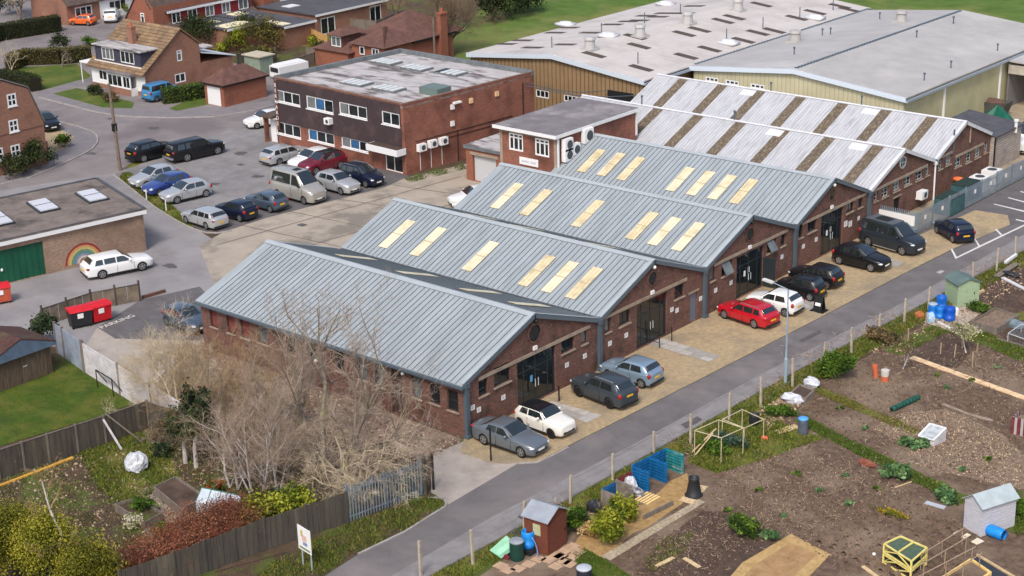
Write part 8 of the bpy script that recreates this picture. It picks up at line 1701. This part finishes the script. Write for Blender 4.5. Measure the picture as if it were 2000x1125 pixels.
# grass blades
def blades(name, poly, n, h, L, seed, world=None):
    P = world or [G(u, v) for u, v in poly]; xs = [p.x for p in P]; ys = [p.y for p in P]; r = np.random.default_rng(seed); pts = []
    while len(pts) < n:
        x, y = r.uniform(min(xs), max(xs)), r.uniform(min(ys), max(ys)); c = False; j = len(P)-1
        for i in range(len(P)):
            if (P[i].y > y) != (P[j].y > y) and x < (P[j].x-P[i].x)*(y-P[i].y)/(P[j].y-P[i].y)+P[i].x: c = not c
            j = i
        if c and (math.sin(x*1.7+seed)+math.sin(y*2.3+x)+r.normal(0,.8)) > -.7: pts.append((x, y))
    p = np.array(pts); k = len(p); a = r.uniform(0, 6.283, k); w = .03; hh = h*r.uniform(.4, 1.2, k); dx, dy = np.cos(a), np.sin(a); ln = r.normal(0, .5, (k,2))*hh[:,None]
    z = np.full(k, .02); V = np.stack([np.stack([p[:,0]-dx*w, p[:,1]-dy*w, z], 1), np.stack([p[:,0]+dx*w, p[:,1]+dy*w, z], 1), np.stack([p[:,0]+ln[:,0], p[:,1]+ln[:,1], hh], 1)], 1).reshape(-1,3); mb = MB(); mb.arr(V, np.arange(3*k).reshape(-1,3)); mb.m = [int(x) for x in r.integers(len(L), size=k)]
    o = mb.build(name, L); o['kind'] = 'stuff'; return o
L_gr = shades('blade', [(88,112,38),(70,94,28),(116,126,54),(58,80,26)]); L_grd = shades('blade_dry', [(120,128,44),(150,140,70),(86,108,32),(104,84,52)])
blades('verge_grass', [(826,1134),(960,1063),(1095,986),(1365,834),(1563,723),(1716,642),(1824,586),(2010,486),(2060,480),(1900,580),(1832,612),(1640,722),(1480,802),(1380,862),(1110,1010),(880,1150)], 26000, .2, L_gr+L_grd[:2], 1)
blades('verge_grass', [(690,1022),(835,972),(866,978),(870,990),(790,1038),(700,1080),(630,1126),(560,1170),(440,1170),(560,1080)], 11000, .18, L_gr+L_grd, 2)
blades('garden_grass', [(150,880),(205,862),(262,845),(330,870),(352,930),(300,965),(240,990),(195,960)], 9000, .2, L_gr+L_grd[:2], 3); blades('garden_grass', [(-40,930),(0,900),(270,800),(350,850),(420,880),(540,990),(350,1130),(-40,1140)], 14000, .16, L_grd+L_dark[:2], 4)
blades('plot_grass', [(1345,905),(1350,856),(1470,800),(1540,832),(1610,858),(1570,870),(1500,896),(1400,926)], 9000, .2, L_gr+L_grd[:2], 5)
blades('plot_grass', [(1570,810),(1600,830),(1676,868),(1784,920),(1895,975),(1870,990),(1776,938),(1660,882),(1560,828)], 7000, .14, L_gr, 6); blades('plot_grass', [(1740,690),(1808,645),(1850,628),(1925,650),(2030,695),(2030,720),(1925,680),(1850,650),(1770,690)], 9000, .14, L_gr+L_grd[:1], 7); blades('plot_grass', [(1596,752),(1703,800),(1800,842),(1800,858),(1700,816),(1590,768)], 4000, .12, L_grd, 8)
blades('plot_grass', [(1120,1078),(1142,1072),(1185,1096),(1245,1135),(1160,1140),(1125,1100)], 4000, .1, L_gr, 9); blades('plot_grass', [(1950,950),(1985,960),(2020,1040),(1985,1050)], 3000, .14, L_gr, 10); blades('verge_grass', [(232,349),(240,338),(255,338),(300,372),(380,438),(372,444),(300,404)], 6000, .16, L_gr+L_grd, 11)
blades('lawn_blades', [(-100,800),(0,757),(105,728),(140,706),(170,726),(240,772),(290,778),(200,812),(0,872),(-100,900)], 14000, .06, shades('lawn', [(82,106,24),(66,90,20),(96,112,32)]), 12)

blades('plot_weeds', [(1160,1140),(1400,920),(1560,880),(1780,960),(1900,1040),(1860,1140)], 1600, .1, L_gr+L_grd, 21); blades('plot_weeds', [(1500,820),(1640,730),(1790,650),(2010,560),(2040,820),(1900,960),(1690,880)], 3000, .11, L_gr+L_grd, 22); blades('plot_weeds', [(1255,1095),(1300,1050),(1360,1040),(1330,1090),(1270,1125)], 1500, .12, L_gr+L_grd, 23)
blades('yard_weeds', [(392,668),(906,862),(842,888),(826,905),(735,860),(690,925)], 1500, .1, L_grd, 24); blades('yard_weeds', [(790,350),(905,322),(912,330),(800,358)], 1200, .15, L_gr, 25)
for k, (u, v, w) in enumerate(((1660,985,.25),(1712,958,.22),(1600,960,.2),(1555,930,.25),(1650,930,.2),(1480,960,.22),(1530,1010,.2),(1420,1000,.25),(1690,840,.22),(1640,800,.22),(1850,760,.25),(1900,745,.22),(1950,720,.25),(1830,735,.2),(1880,920,.25),(1930,900,.22))):
    shrub(['young green seedling among the dug rows', 'small weed clump on the open soil'][k % 2], (u, v), (w, w, w*.5), 120, .07, L_green if k % 2 else L_cab, 400+k, 'seedling', 'plant', group=['seedlings among the dug rows', 'weed clumps on the open soil'][k % 2], clump=5)
